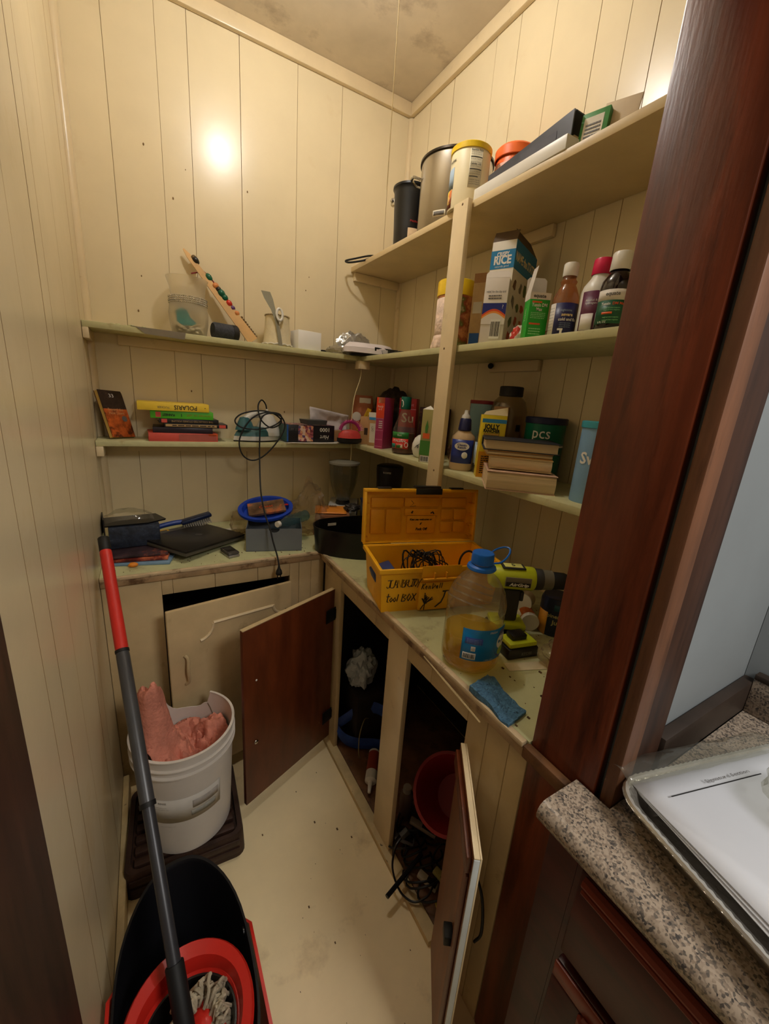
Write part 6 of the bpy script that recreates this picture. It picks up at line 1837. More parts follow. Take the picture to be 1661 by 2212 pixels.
scrawl([[(-0.036, 0.150), (-0.026, 0.140), (-0.040, 0.128), (-0.018, 0.131)]], fm3, lid, 0.0009)
scrawl([[(-0.032, 0.103), (-0.028, 0.112)], [(-0.030, 0.104), (-0.034, 0.108)], [(0.042, 0.103), (0.05, 0.108), (0.055, 0.101)]], fm3, lid, 0.0028)
obj('lettering', text_mb('Kien sea welcome or', 0.010, fm3 @ Matrix.Translation((0.005, 0.080, 0.0006)), 0.088, bold=0.0005, shear=0.15), INK, lid, smooth=False)
obj('lettering', text_mb('if', 0.012, fm3 @ Matrix.Translation((0.004, 0.064, 0.0006)), bold=0.0005, shear=0.3), INK, lid, smooth=False)
obj('lettering', text_mb('Fuck Off', 0.013, fm3 @ Matrix.Translation((0.008, 0.044, 0.0006)), 0.046, bold=0.0007, shear=0.15), INK, lid, smooth=False)
# contents of the tool box: tangle of wire, blue box, adapter
RT = Matrix.Translation((-0.420, -1.050, ZC)) @ Matrix.Rotation(math.radians(-14), 4, 'Z')
rnd = random.Random(3)
mb = MB()
for k in range(16):
    cx, cy = rnd.uniform(-0.07, 0.02), rnd.uniform(-0.03, 0.03)
    r0 = rnd.uniform(0.032, 0.062)
    ph, tl = rnd.uniform(0, 6), rnd.uniform(-0.9, 0.9)
    pts = []
    for q in range(18):
        a = ph + 5.2 * q / 17
        pts.append(RT @ Vector((cx + r0 * math.cos(a), cy * 0.6 + 0.028 * math.sin(a) * math.cos(tl), 0.100 + 0.052 * math.sin(a + tl) + 0.01 * math.sin(3 * a))))
    mb.tube(pts, rnd.choice((0.0018, 0.0022, 0.003)), 6)
o = tag(obj('wire_tangle', mb, BLACK_MATTE), 'tangle of black wires inside the yellow tool box', 'wires')
o['kind'] = 'stuff'
mb = MB().box(-0.04, 0.045, -0.05, 0.02, 0.03, 0.095, 0.004, mat=Matrix.Rotation(math.radians(25), 4, 'Z'))
o = tag(obj('plastic_block', MB().box(-0.042, 0.030, -0.035, 0.035, 0, 0.115, 0.005, mat=RT @ Matrix.Translation((-0.135, 0.0, 0.006)) @ Matrix.Rotation(math.radians(-18), 4, 'Y')), M('dull_blue_plastic', (44, 62, 116), 0.45)), 'dull blue plastic block inside the tool box', 'block')
tag(obj('red_connector', MB().tube(smooth_path([RT @ Vector(p) for p in ((-0.04, -0.075, 0.125), (-0.02, -0.076, 0.138), (0.0, -0.077, 0.140), (0.012, -0.078, 0.130))], 5), 0.0055, 8), M('orange_red_plastic', (216, 70, 40), 0.4)), 'orange-red cable connector among the wires in the tool box', 'connector')
tag(obj('cable_arch', MB().tube([RT @ Vector((0.125 + 0.030 * math.cos(a), -0.02, 0.125 + 0.042 * math.sin(a))) for a in [PI * (-0.15 + 1.3 * k / 16) for k in range(17)]], 0.0036, 8), BLACK_MATTE), 'black cable arching up at the right end of the tool box', 'cable')

# oil jug
t = thing('oil_jug', 'large clear plastic jug one third full of yellow cooking oil with a blue cap', 'jug', (-0.537, -1.395, ZC), -38)
t.scale = (1, 1, 0.96)
OILP = [(0.0, 0.004), (0.050, 0.002), (0.066, 0.006), (0.073, 0.020), (0.074, 0.036), (0.071, 0.042), (0.074, 0.050), (0.073, 0.150), (0.070, 0.158), (0.074, 0.166), (0.074, 0.185), (0.066, 0.215), (0.048, 0.245), (0.030, 0.262), (0.024, 0.268), (0.024, 0.285)]
JUGP = THIN('jug_plastic', (244, 240, 228), 0.10, 0.10, bump=0.6, bscale=18, fres=0.45)
mb = MB()
prof = OILP
mb.lathe(prof, 56, ribs=6, rib=0.008)
for k in range(4):
    z0_ = 0.195 + 0.014 * k
    obj('shoulder_rib', MB().tube([((0.0745 - 0.010 * k - 0.004 * q / 8) * math.sin(math.radians(-90 + 17 * q)), -(0.0745 - 0.010 * k - 0.004 * q / 8) * math.cos(math.radians(-90 + 17 * q)), z0_ + 0.010 * math.sin(q * 0.5)) for q in range(9)], 0.0022, 6), JUGP, t)
obj('body', mb, JUGP, t)
obj('oil', MB().lathe([(0.0, 0.007), (0.048, 0.005), (0.063, 0.009), (0.0700, 0.021), (0.0710, 0.036), (0.0685, 0.042), (0.0710, 0.050), (0.0705, 0.098), (0.0, 0.098)], 48, ribs=6, rib=0.008), THIN('cooking_oil', (255, 236, 70), 0.05, 0.30, (255, 220, 16), bump=0.3, bscale=18, fres=0.25), t)
BCAP = M('jug_cap_blue', (20, 110, 214), 0.35)
obj('cap', MB().lathe([(0.026, 0.2865), (0.0275, 0.288), (0.027, 0.312), (0.025, 0.315), (0.0, 0.315)], 36, capb=False, ribs=24, rib=0.006), BCAP, t)
obj('collar', MB().lathe([(0.0245, 0.270), (0.034, 0.271), (0.036, 0.274), (0.034, 0.280), (0.0245, 0.285)], 36, capb=False, capt=False), BCAP, t)
mb = MB()
lp = smooth_path([(0.034, 0.0, 0.276), (0.055, -0.018, 0.282), (0.085, -0.018, 0.296), (0.105, -0.006, 0.306), (0.100, 0.010, 0.306), (0.075, 0.020, 0.298), (0.045, 0.020, 0.284), (0.028, 0.018, 0.278)], 5)
obj('carry_loop', MB().tube(lp, 0.0026, 6).move(Matrix.Rotation(math.radians(48), 4, 'Z')), BCAP, t)
LB = M('oil_label_blue', (0, 128, 196), 0.4)
wrap_label(t, 0.0755, 0.050, 0.138, -24, 78, LB, n=28)
wrap_label(t, 0.0759, 0.054, 0.072, -20, 4, WHITE_PRINT, 'barcode_panel')
mb = MB()
rnd = random.Random(5)
a = -18.0
while a < 2:
    wd = rnd.choice((0.5, 0.8, 1.3))
    mb.lathe([(0.0767, 0.057), (0.0767, 0.069)], 2, a0=math.radians(a), a1=math.radians(a + wd))
    a += wd + rnd.choice((0.6, 0.9))
obj('barcode', mb, BLACK_PRINT, t)
wrap_label(t, 0.0759, 0.078, 0.091, -6, 2, WHITE_PRINT, 'recycling_panel')
wrap_text(t, 0.0762, -2, 0.0845, '\u2672', 0.010, BLACK_PRINT)
wrap_label(t, 0.0759, 0.097, 0.115, -18, 14, M('violet_blue_print', (60, 90, 190), 0.4), 'text_panel')
for z in (0.111, 0.107, 0.103, 0.099):
    wrap_text(t, 0.0762, -2, z, 'all natural vegetable oil', 0.0034, M('pale_blue_print', (166, 188, 206), 0.5), 0.034)
wrap_text(t, 0.0759, 34, 0.130, 'FRESH', 0.008, WHITE_PRINT)
mb = MB()
av = [(math.radians(56) + 0.26 * math.cos(q), 0.089 + 0.034 * math.sin(q)) for q in [2 * PI * k / 24 for k in range(24)]]


def oval(ac, zc, aw, zh, r, mat, name):
    mb = MB()
    cn = mb.bm.verts.new((r * math.sin(ac), -r * math.cos(ac), zc))
    rg = mb.ring([(r * math.sin(ac + aw * math.cos(q)), -r * math.cos(ac + aw * math.cos(q)), zc + zh * math.sin(q)) for q in [2 * PI * k / 24 for k in range(24)]])
    for k in range(24):
        mb.bm.faces.new((cn, rg[k], rg[(k + 1) % 24]))
    return obj(name, mb, mat, t)


oval(math.radians(58), 0.090, 0.33, 0.036, 0.0762, NAVY, 'label_emblem')
oval(math.radians(60), 0.098, 0.26, 0.022, 0.0766, WHITE_PRINT, 'label_emblem')
oval(math.radians(60), 0.070, 0.18, 0.012, 0.0770, M('leaf_print_green', (150, 180, 60), 0.5), 'label_emblem')
oval(math.radians(60), 0.124, 0.2, 0.010, 0.0766, M('navy_print', (32, 42, 120), 0.4), 'label_emblem')
wrap_text(t, 0.0768, 60, 0.100, 'Vegetable', 0.012, BLACK_PRINT, 0.030)
wrap_text(t, 0.0759, 30, 0.054, '1 GAL 3.78 L', 0.005, WHITE_PRINT)

# blue sponge
def sponge_xy(u, v):
    return None


t = thing('sponge', 'worn blue sponge cloth lying on the worktop edge by the door post', 'sponge', (-0.585, -1.547, ZC), 0)
mb = MB()
NU, NV = 22, 12


def sp(u, v, top):
    x = -0.034 + 0.068 * v + 0.006 * noise.noise(Vector((u * 3, v, 4)))
    y = 0.062 - 0.125 * u + 0.012 * (v - 0.5) + 0.004 * math.sin(7 * u)
    z = 0.013 + 0.007 * math.sin(5 * u + 0.6) + 0.005 * noise.noise(Vector((u * 8, v * 6, 1))) if top else 0.0012 + 0.003 * max(0, math.sin(5 * u + 0.6))
    return (x, y, z)


tp = [mb.ring([sp(i / NU, j / NV, True) for i in range(NU + 1)]) for j in range(NV + 1)]
bt = [mb.ring([sp(i / NU, j / NV, False) for i in range(NU + 1)]) for j in range(NV + 1)]
for j in range(NV):
    mb.bridge(tp[j], tp[j + 1], False)
    mb.bridge(bt[j], bt[j + 1], False)
mb.bridge(tp[0], bt[0], False)
mb.bridge(tp[-1], bt[-1], False)
for i_ in (0, NU):
    for j in range(NV):
        mb.bm.faces.new((tp[j][i_], tp[j + 1][i_], bt[j + 1][i_], bt[j][i_]))
obj('sponge', mb, M('blue_sponge', (92, 140, 176), 0.85, var=0.3, scale=90, bump=0.9, bscale=260, col2=(40, 60, 74), thr=(0.58, 0.64, 120, 0.8)), t)

# cordless drill: battery foot, handle, motor body, chuck
t = thing('cordless_drill', 'lime green cordless drill standing on its battery behind the oil jug', 'drill', (-0.345, -1.345, ZC), -32)
LIME = M('lime_green_plastic', (196, 206, 40), 0.4)
DGREY = M('dark_grey_rubber', (44, 42, 40), 0.6)
obj('battery', MB().box(-0.060, 0.045, -0.038, 0.038, 0.0, 0.032, 0.005), BLACK_PL, t)
obj('battery_top', MB().box(-0.055, 0.042, -0.036, 0.036, 0.0325, 0.050, 0.005), LIME, t)
obj('handle', MB().box(-0.030, 0.018, -0.017, 0.017, 0.0505, 0.150, 0.008), DGREY, t)
obj('motor_body', MB().lathe([(0.0, -0.075), (0.024, -0.075), (0.033, -0.062), (0.034, 0.045), (0.031, 0.05), (0.0, 0.05)], 28, mat=Matrix.Translation((0, 0, 0.182)) @ Matrix.Rotation(math.radians(90), 4, 'Y')), LIME, t)
obj('top_plate', MB().box(-0.045, 0.02, -0.020, 0.020, 0.2135, 0.2175, 0.003), DGREY, t)
obj('top_label', MB().box(-0.038, 0.013, -0.014, 0.014, 0.2177, 0.2187, 0.0004), M('pale_lime_print', (226, 226, 130), 0.5), t)
obj('lettering', text_mb('5', 0.024, Matrix.Translation((-0.012, 0, 0.2192)), bold=0.0005), BLACK_PRINT, t, smooth=False)
obj('side_label', MB().box(-0.038, 0.034, -0.0365, -0.0335, 0.168, 0.196, 0.001), M('label_grey', (120, 112, 96), 0.4), t)
obj('side_label', MB().box(-0.036, 0.032, -0.0378, -0.0368, 0.169, 0.182, 0.0004), BLACK_PRINT, t)
obj('lettering', text_mb('AirGrip', 0.012, basis((0, -0.0382, 0.1755), (1, 0, 0), (0, 0, 1)), 0.055, bold=0.0005, shear=0.2), WHITE_PRINT, t, smooth=False)
CHM = Matrix.Translation((0, 0, 0.182)) @ Matrix.Rotation(math.radians(90), 4, 'Y')
obj('clutch_ring', MB().lathe([(0.030, 0.0505), (0.031, 0.052), (0.030, 0.072), (0.0, 0.072)], 28, mat=CHM, capb=True), DGREY, t)
obj('collar', MB().lathe([(0.029, 0.0725), (0.028, 0.100), (0.0, 0.100)], 28, mat=CHM), M('warm_grey_plastic', (110, 104, 88), 0.5), t)
obj('chuck', MB().lathe([(0.024, 0.1005), (0.025, 0.104), (0.024, 0.135), (0.018, 0.150), (0.010, 0.158), (0.0, 0.158)], 28, mat=CHM), BLACK_MATTE, t)
obj('trigger', MB().box(0.0185, 0.030, -0.009, 0.009, 0.112, 0.142, 0.004), BLACK_PL, t)
# spare battery in front
t = thing('drill_battery', 'black and lime drill battery pack lying behind the oil jug', 'battery', (-0.392, -1.424, ZC), -12)
obj('case', MB().box(-0.045, 0.050, -0.030, 0.030, 0.0, 0.030, 0.004), BLACK_PL, t)
obj('top', MB().box(-0.040, 0.046, -0.026, 0.028, 0.0305, 0.044, 0.004), LIME, t)
obj('terminal', MB().box(-0.025, 0.02, -0.012, 0.02, 0.0445, 0.060, 0.003), BLACK_PL, t)
obj('lettering', text_mb('RYOBI', 0.012, basis((0.012, -0.0306, 0.014), (1, 0, 0), (0, 0, 1)), 0.032, bold=0.0005), GREY_PRINT, t, smooth=False)
# pill bottles lying
t = thing('pill_bottle', 'orange pill bottle with white label lying behind the drill', 'bottle', (-0.235, -1.318, ZC + 0.026), 0, None, (math.radians(90), 0, math.radians(-35)))
obj('body', MB().lathe([(0.0, -0.045), (0.024, -0.045), (0.025, -0.042), (0.025, 0.030), (0.022, 0.034), (0.0, 0.034)], 28), M('orange_clear_plastic', (224, 110, 30), 0.2, trans=0.4, var=0.0), t)
wrap_label(t, 0.0252, -0.034, 0.028, -120, 120, WHITE_PRINT)
obj('cap', MB().lathe([(0.026, 0.0345), (0.027, 0.036), (0.027, 0.052), (0.0, 0.052)], 28), WHITE_PL, t)
t = thing('pill_bottle', 'white labelled pill bottle leaning on the orange one', 'bottle', (-0.195, -1.275, ZC + 0.045), 0, None, (math.radians(75), 0, math.radians(-60)))
obj('body', MB().lathe([(0.0, -0.045), (0.026, -0.045), (0.027, -0.042), (0.027, 0.040), (0.0, 0.042)], 28), M('beige_white_plastic', (206, 184, 160), 0.45, var=0.1), t)
obj('cap', MB().lathe([(0.028, 0.0425), (0.028, 0.056), (0.0, 0.057)], 28), WHITE_PL, t)
# pineapple juice can and yellow juice bottle
t = thing('juice_can', 'dark blue pineapple juice can half hidden by the door post', 'can', (-0.195, -1.388, ZC), -42)
obj('body', MB().lathe([(0.0, 0.0), (0.042, 0.0), (0.045, 0.004), (0.045, 0.105), (0.040, 0.118), (0.0, 0.118)], 40), M('dark_blue_label', (20, 34, 62), 0.4, var=0.2, scale=20), t)
wrap_label(t, 0.0453, 0.002, 0.075, -85, -38, M('yellow_orange_print', (220, 150, 40), 0.45), 'label_side')
wrap_text(t, 0.0455, 0, 0.068, 'pineapple', 0.017, M('pale_yellow_print', (206, 196, 130), 0.5), bold=0.0002)
wrap_text(t, 0.0455, 4, 0.048, 'Juice', 0.020, M('pale_yellow_print', (206, 196, 130), 0.5), bold=0.0002)
wrap_label(t, 0.0456, 0.085, 0.104, -20, 50, M('teal_blue_print', (30, 80, 96), 0.45), 'label_panel')
t = thing('juice_bottle', 'yellow juice bottle with a white cap in the corner behind the door post', 'bottle', (-0.078, -1.415, ZC), 0)
obj('body', MB().lathe([(0.0, 0.0), (0.044, 0.0), (0.048, 0.005), (0.048, 0.150), (0.044, 0.185), (0.030, 0.215), (0.027, 0.225), (0.027, 0.235)], 40), M('yellow_juice', (196, 156, 30), 0.2, var=0.1), t)
obj('neck_ring', MB().lathe([(0.0275, 0.2265), (0.030, 0.227), (0.030, 0.236), (0.0275, 0.2365)], 28, capb=False, capt=False), M('dark_brown_print', (60, 40, 30), 0.5), t)
obj('cap', MB().lathe([(0.031, 0.237), (0.033, 0.238), (0.033, 0.262), (0.030, 0.265), (0.0, 0.263)], 32), WHITE_PL, t)
# clear wrapper by the post
t = thing('plastic_wrap', 'crumpled clear plastic wrapper by the door post on the worktop', 'wrapper', (-0.335, -1.548, ZC + 0.001))
obj('film', crumple((0, 0, 0.035), (0.05, 0.065, 0.040), 25, 0.4), FILM, t)
t = thing('paper_label', 'pale torn paper label lying flat on the worktop behind the jug', 'paper', (-0.42, -1.48, ZC + 0.0006), -20)
obj('sheet', MB().box(-0.05, 0.07, -0.016, 0.016, 0, 0.0008), M('cream_paper', (222, 208, 170), 0.7), t)

# ================================================================== FLOOR
# slatted dark crate/stool under the pail
t = thing('step_stool', 'low dark brown slatted platform under the white pail', 'platform', (-1.205, -0.8125, 0.0), -3)
BRPL = M('dark_brown_plastic', (58, 36, 26), 0.55, var=0.4, scale=14, bump=0.1, bscale=40)
SW, SD, SH = 0.175, 0.1575, 0.095
poly = []
for cx, cy, a0 in ((SW - 0.03, -SD + 0.03, -PI / 2), (SW - 0.03, SD - 0.03, 0), (-SW + 0.03, SD - 0.03, PI / 2), (-SW + 0.03, -SD + 0.03, PI)):
    for k in range(5):
        a = a0 + PI / 2 * k / 4
        poly.append((cx + 0.03 * math.cos(a), cy + 0.03 * math.sin(a)))
mb = MB()
rr = [mb.ring([(x * k, y * k, z) for x, y in poly]) for k, z in ((1.02, 0.0), (1.0, SH - 0.008), (0.98, SH), (0.90, SH), (0.90, SH - 0.020))]
for a, b in zip(rr[:-1], rr[1:]):
    mb.bridge(a, b)
mb.cap(rr[-1])
mb.cap(rr[0], True)
obj('frame', mb, BRPL, t)
for k in range(7):
    y = -0.117 + 0.039 * k
    obj('slat', MB().box(-0.148, 0.148, y - 0.0125, y + 0.0125, SH - 0.0195, SH - 0.002, 0.003), BRPL, t)
for k in range(2):
    obj('side_groove_bar', MB().box(-0.16, 0.16, -SD - 0.006, -SD - 0.0005, 0.02 + 0.034 * k, 0.042 + 0.034 * k, 0.002), BRPL, t)

# white pail with a broken rim
t = thing('pail', 'white plastic pail with a broken rim standing on the slatted platform', 'pail', (-1.192, -0.830, SH + 0.0012), 0)
PAILM = M('white_pail_plastic', (216, 208, 198), 0.42, var=0.06, scale=6, col2=(150, 130, 106), thr=(0.66, 0.8, 5, 0.5))
PR0, PR1, PH = 0.133, 0.152, 0.385
n_ = 72


def rim_h(a):
    """height of the wall; a measured from the front (-y), the break is at the back"""
    b = math.degrees(a) % 360
    pts_ = [(0, PH), (141, PH), (142.5, PH + 0.0), (143.5, PH - 0.045), (148, PH - 0.040), (153, PH - 0.058), (160, PH - 0.062), (176, PH - 0.060), (187, PH - 0.055), (191, PH - 0.045), (195, PH - 0.030), (199, PH - 0.003), (200, PH), (360, PH)]
    for (a0, h0), (a1, h1) in zip(pts_[:-1], pts_[1:]):
        if a0 <= b <= a1:
            return h0 + (h1 - h0) * (b - a0) / max(1e-6, a1 - a0)
    return PH


mb = MB()
cols_o, cols_i = [], []
NZ = 8
for k in range(n_):
    a = 2 * PI * k / n_
    hh = rim_h(a)
    co, ci = [], []
    for q in range(NZ + 1):
        z_ = hh * q / NZ
        r_ = PR0 + (PR1 - PR0) * z_ / PH
        co.append(mb.bm.verts.new((r_ * math.sin(a), -r_ * math.cos(a), z_)))
        z2 = 0.004 + (hh - 0.004) * q / NZ
        r2 = PR0 + (PR1 - PR0) * z2 / PH - 0.0028
        ci.append(mb.bm.verts.new((r2 * math.sin(a), -r2 * math.cos(a), z2)))
    cols_o.append(co)
    cols_i.append(ci)
for k in range(n_):
    j = (k + 1) % n_
    for q in range(NZ):
        mb.bm.faces.new((cols_o[k][q], cols_o[j][q], cols_o[j][q + 1], cols_o[k][q + 1]))
        mb.bm.faces.new((cols_i[j][q], cols_i[k][q], cols_i[k][q + 1], cols_i[j][q + 1]))
    mb.bm.faces.new((cols_o[k][NZ], cols_o[j][NZ], cols_i[j][NZ], cols_i[k][NZ]))
mb.cap([c[0] for c in cols_o], True)
mb.cap([c[0] for c in cols_i])
obj('body', mb, PAILM, t)
A0, A1 = math.radians(-160 + 0.5), math.radians(141)
obj('rim_bead', MB().lathe([(PR1, PH - 0.004), (PR1 + 0.004, PH - 0.002), (PR1 + 0.004, PH + 0.002), (PR1 - 0.004, PH + 0.0025), (PR1 - 0.0035, PH - 0.003)], 60, a0=A0, a1=A1), PAILM, t)
for z_, d in ((PH - 0.035, 0.007), (PH - 0.062, 0.008)):
    r_ = PR0 + (PR1 - PR0) * z_ / PH
    obj('rib_ring', MB().lathe([(r_, z_ + 0.004), (r_ + d, z_ + 0.002), (r_ + d, z_ - 0.002), (r_ + 0.001, z_ - 0.008)], 60, a0=math.radians(-150), a1=math.radians(135)), PAILM, t)
for q in range(20):
    a = math.radians(-60 + 6 * q)
    pass


def rp(z_):
    return PR0 + (PR1 - PR0) * z_ / PH + 0.0006


r_ = rp(0.2)
wrap_label(t, rp(0.14), 0.14, 0.235, -52, 38, M('faint_label_white', (206, 200, 190), 0.5, var=0.1), 'label', r1=rp(0.235))
wrap_label(t, rp(0.185) + 0.0006, 0.185, 0.215, 2, 34, M('faded_grey_print', (176, 168, 160), 0.5, var=0.2, scale=60), 'label_print', r1=rp(0.215) + 0.0006)
wrap_label(t, rp(0.155) + 0.0006, 0.155, 0.175, 0, 30, M('faded_grey_print2', (164, 162, 152), 0.5, var=0.2, scale=60), 'label_print', r1=rp(0.175) + 0.0006)
wrap_text(t, r_ + 0.001, -32, 0.222, 'RINSE', 0.010, GREY_PRINT)
for k, z_ in enumerate((0.205, 0.197, 0.172, 0.165, 0.125)):
    wrap_text(t, rp(z_), -36 + k * 2, z_, 'mix well before use', 0.005, M('faded_grey_print', (168, 160, 154), 0.5), 0.045)
# crack down the inside of the pail
ac = math.radians(146)
obj('crack', MB().tube(smooth_path([((PR0 + (PR1 - PR0) * z_ / PH - 0.0034) * math.sin(math.radians(b)), -(PR0 + (PR1 - PR0) * z_ / PH - 0.0034) * math.cos(math.radians(b)), z_) for b, z_ in ((144, 0.34), (139, 0.315), (136, 0.29), (139, 0.26), (137, 0.235), (130, 0.21), (121, 0.195))], 4), 0.0016, 5), M('crack_brown', (110, 96, 76), 0.6), t)
# pink rag
PINK = M('pink_cloth', (210, 134, 112), 0.9, var=0.22, scale=20, bump=0.35, bscale=120)
t = thing('rag', 'crumpled salmon pink rag stuffed in the white pail', 'rag', (-1.192, -0.830, SH + 0.0012), 0)
mb = MB()


def ragf(u, v):
    a = 2 * PI * u
    r_ = 0.137 * v
    x, y = r_ * math.sin(a), -r_ * math.cos(a)
    h = 0.25 + 0.03 * noise.noise(Vector((x * 14, y * 14, 2))) + 0.030 * (1 - 2 * abs(noise.noise(Vector((x * 20, y * 20, 5))))) + 0.010 * noise.noise(Vector((x * 60, y * 60, 5)))
    g = math.exp(-((x + 0.088) ** 2 / (2 * 0.034 ** 2) + (y - 0.005) ** 2 / (2 * 0.055 ** 2)))
    h += 0.25 * min(1.0, 1.5 * g) * (1 - 0.25 * max(0, y) / 0.06) + g * (0.035 * noise.noise(Vector((x * 34, y * 34, 9))) + 0.03 * (1 - 2 * abs(noise.noise(Vector((x * 26, y * 26, 3)))))) + 0.03 * (1 - 2.4 * abs(noise.noise(Vector((x * 11 + y * 6, y * 11 - x * 5, 7)))))
    h += 0.016 * (1 - 2 * abs(noise.noise(Vector((x * 30 + h * 20, y * 30 - h * 14, h * 26)))))
    return (x, y, h)


mb.grid(ragf, 90, 34)
bmesh.ops.remove_doubles(mb.bm, verts=mb.bm.verts[:], dist=0.0004)
obj('cloth', mb, PINK, t, solid=0.003)

# black mop bucket with red wringer
t = thing('mop_bucket', 'black mop bucket with red wringer and red side handles in the foreground', 'bucket', (-1.240, -1.40, 0.0), 0)


def bring(k, z, off=0.0):
    """egg plan: rounded back (+y), straight sides, extends towards the camera"""
    pts = []
    for q in range(48):
        a = 2 * PI * q / 48
        c, s = math.cos(a), math.sin(a)
        n1 = 2.6
        x = 0.137 * math.copysign(abs(c) ** (2 / n1), c)
        y = (0.285 if s > 0 else 0.22) * math.copysign(abs(s) ** (2 / n1), s)
        x *= 1 - 0.22 * max(0, s) ** 2
        pts.append((x * k, y * k, z + off * (y + 0.22)))
    return pts


BKB = M('black_bucket_plastic', (15, 15, 20), 0.45, var=0.15)
mb = MB()
seq = [(0.80, 0.0), (0.82, 0.004), (0.97, 0.262), (1.0, 0.27), (1.02, 0.272), (1.02, 0.280), (0.985, 0.281), (0.965, 0.272), (0.82, 0.02), (0.80, 0.012)]
rr = [mb.ring(bring(k, z_)) for k, z_ in seq]
for a, b in zip(rr[:-1], rr[1:]):
    mb.bridge(a, b)
mb.cap(rr[0], True)
mb.cap(rr[-1])
obj('body', mb, BKB, t)
REDP = M('red_bucket_plastic', (206, 40, 30), 0.35, var=0.08)
# wringer basket: oval ring that slopes into a cone
mb = MB()


def wr(kx, ky, z, cy=-0.060, wob=0.0):
    return [(0.0 + kx * math.cos(a), cy + ky * math.sin(a), z + wob * math.sin(a) + 0.008 * math.cos(2 * a)) for a in [2 * PI * q / 48 for q in range(48)]]


rr = [mb.ring(wr(*p)) for p in ((0.124, 0.142, 0.262), (0.126, 0.145, 0.285), (0.121, 0.140, 0.292), (0.104, 0.112, 0.287), (0.097, 0.103, 0.270), (0.095, 0.100, 0.255), (0.091, 0.096, 0.255), (0.094, 0.104, 0.262))]
for a, b in zip(rr[:-1], rr[1:]):
    mb.bridge(a, b)
mb.bridge(rr[-1], rr[0])
obj('wringer', mb, REDP, t, label='red wringer basket')
mb = MB()
rr = [mb.ring(wr(*p)) for p in ((0.0905, 0.0955, 0.2545), (0.075, 0.078, 0.20), (0.05, 0.05, 0.12), (0.046, 0.046, 0.12), (0.071, 0.074, 0.20), (0.087, 0.092, 0.2545))]
for a, b in zip(rr[:-1], rr[1:]):
    mb.bridge(a, b)
mb.bridge(rr[-1], rr[0])
obj('wringer_cone', mb, BLACK_PL, t)
obj('wringer_plug', MB().lathe([(0.0, 0.0), (0.035, 0.0), (0.045, 0.03), (0.040, 0.075), (0.018, 0.092), (0.0, 0.094)], 28, c=(0.030, -0.058, 0.175)), REDP, t, label='red plug at the wringer centre')
for sx in (-1, 1):
    mb = MB()
    prv = None
    for y_, z0_, z1_ in ((0.10, 0.20, 0.236), (0.06, 0.11, 0.272), (0.0, 0.06, 0.276), (-0.10, 0.05, 0.276), (-0.20, 0.06, 0.276), (-0.26, 0.10, 0.27)):
        xx = sx * (0.1435 - 0.012 * (y_ > 0.08))
        rg = mb.ring([(xx, y_, z0_), (xx + sx * 0.007, y_, z0_), (xx + sx * 0.007, y_, z1_), (xx, y_, z1_)])
        if prv:
            mb.bridge(prv, rg)
        else:
            mb.cap(rg, True)
        prv = rg
    mb.cap(prv)
    obj('side_handle', mb, REDP, t, label='red handle arm on the bucket side')
obj('pivot', MB().lathe([(0, 0), (0.010, 0), (0.010, 0.008), (0, 0.008)], 16, mat=Matrix.Translation((0.128, 0.055, 0.262)) @ Matrix.Rotation(math.radians(90), 4, 'Y')), BLACK_PL, t)

# mop
A, B = Vector((-1.247, -1.468, 0.27)), Vector((-1.369, -0.600, 1.063))
t = thing('mop', 'mop with a red and grey handle leaning from the bucket to the left wall', 'mop', A)
ax = (B - A).normalized()
L_ = (B - A).length


def seg(name, s0, s1, r, mat, lab=None, r2=None):
    n2 = 10
    p0, p1 = ax * (s0 * L_), ax * (s1 * L_)
    return obj(name, MB().tube([p0, p0 + (p1 - p0) * 0.02, p0 + (p1 - p0) * 0.98, p1], [r * 0.97, r, r2 or r, (r2 or r) * 0.95], 16), mat, t, label=lab)


GPOLE = M('dark_grey_pole', (64, 64, 68), 0.35, 0.3)
seg('lower_pole', 0.0, 0.36, 0.0135, GPOLE, 'slim dark grey lower pole')
seg('socket', 0.0, 0.10, 0.0185, BLACK_MATTE)
seg('upper_pole', 0.361, 0.685, 0.0165, M('grey_pole', (78, 78, 80), 0.35, 0.3))
seg('collar', 0.355, 0.365, 0.0180, BLACK_MATTE)
seg('grip', 0.692, 0.960, 0.0162, M('red_grip', (206, 46, 36), 0.45), 'red handle grip')
seg('grip_collar', 0.685, 0.692, 0.0175, BLACK_MATTE)
seg('end_cap', 0.9605, 1.0, 0.0158, BLACK_MATTE)
rnd = random.Random(12)
mb = MB()
for k in range(150):
    a = rnd.uniform(0, 2 * PI)
    r0, r1 = rnd.uniform(0.015, 0.05), rnd.uniform(0.045, 0.078)
    cx, cy = 0.026, 0.012
    pts = []
    z0 = rnd.uniform(-0.035, 0.005)
    for q in range(7):
        f = q / 6
        r_ = r0 + (r1 - r0) * f
        pts.append((cx + r_ * math.cos(a + 0.5 * f * rnd.uniform(-1, 1)) + rnd.uniform(-0.004, 0.004), cy + r_ * math.sin(a + 0.4 * f) + rnd.uniform(-0.004, 0.004), z0 + 0.03 * math.sin(PI * f) - 0.06 * f * f + rnd.uniform(-0.0015, 0.0015)))
    mb.tube(smooth_path(pts, 2), rnd.uniform(0.0030, 0.0046), 6)
o = obj('mop_strands', mb, M('mop_strand_cotton', (186, 172, 146), 0.9, var=0.35, scale=40), t)
o['kind'] = 'stuff'

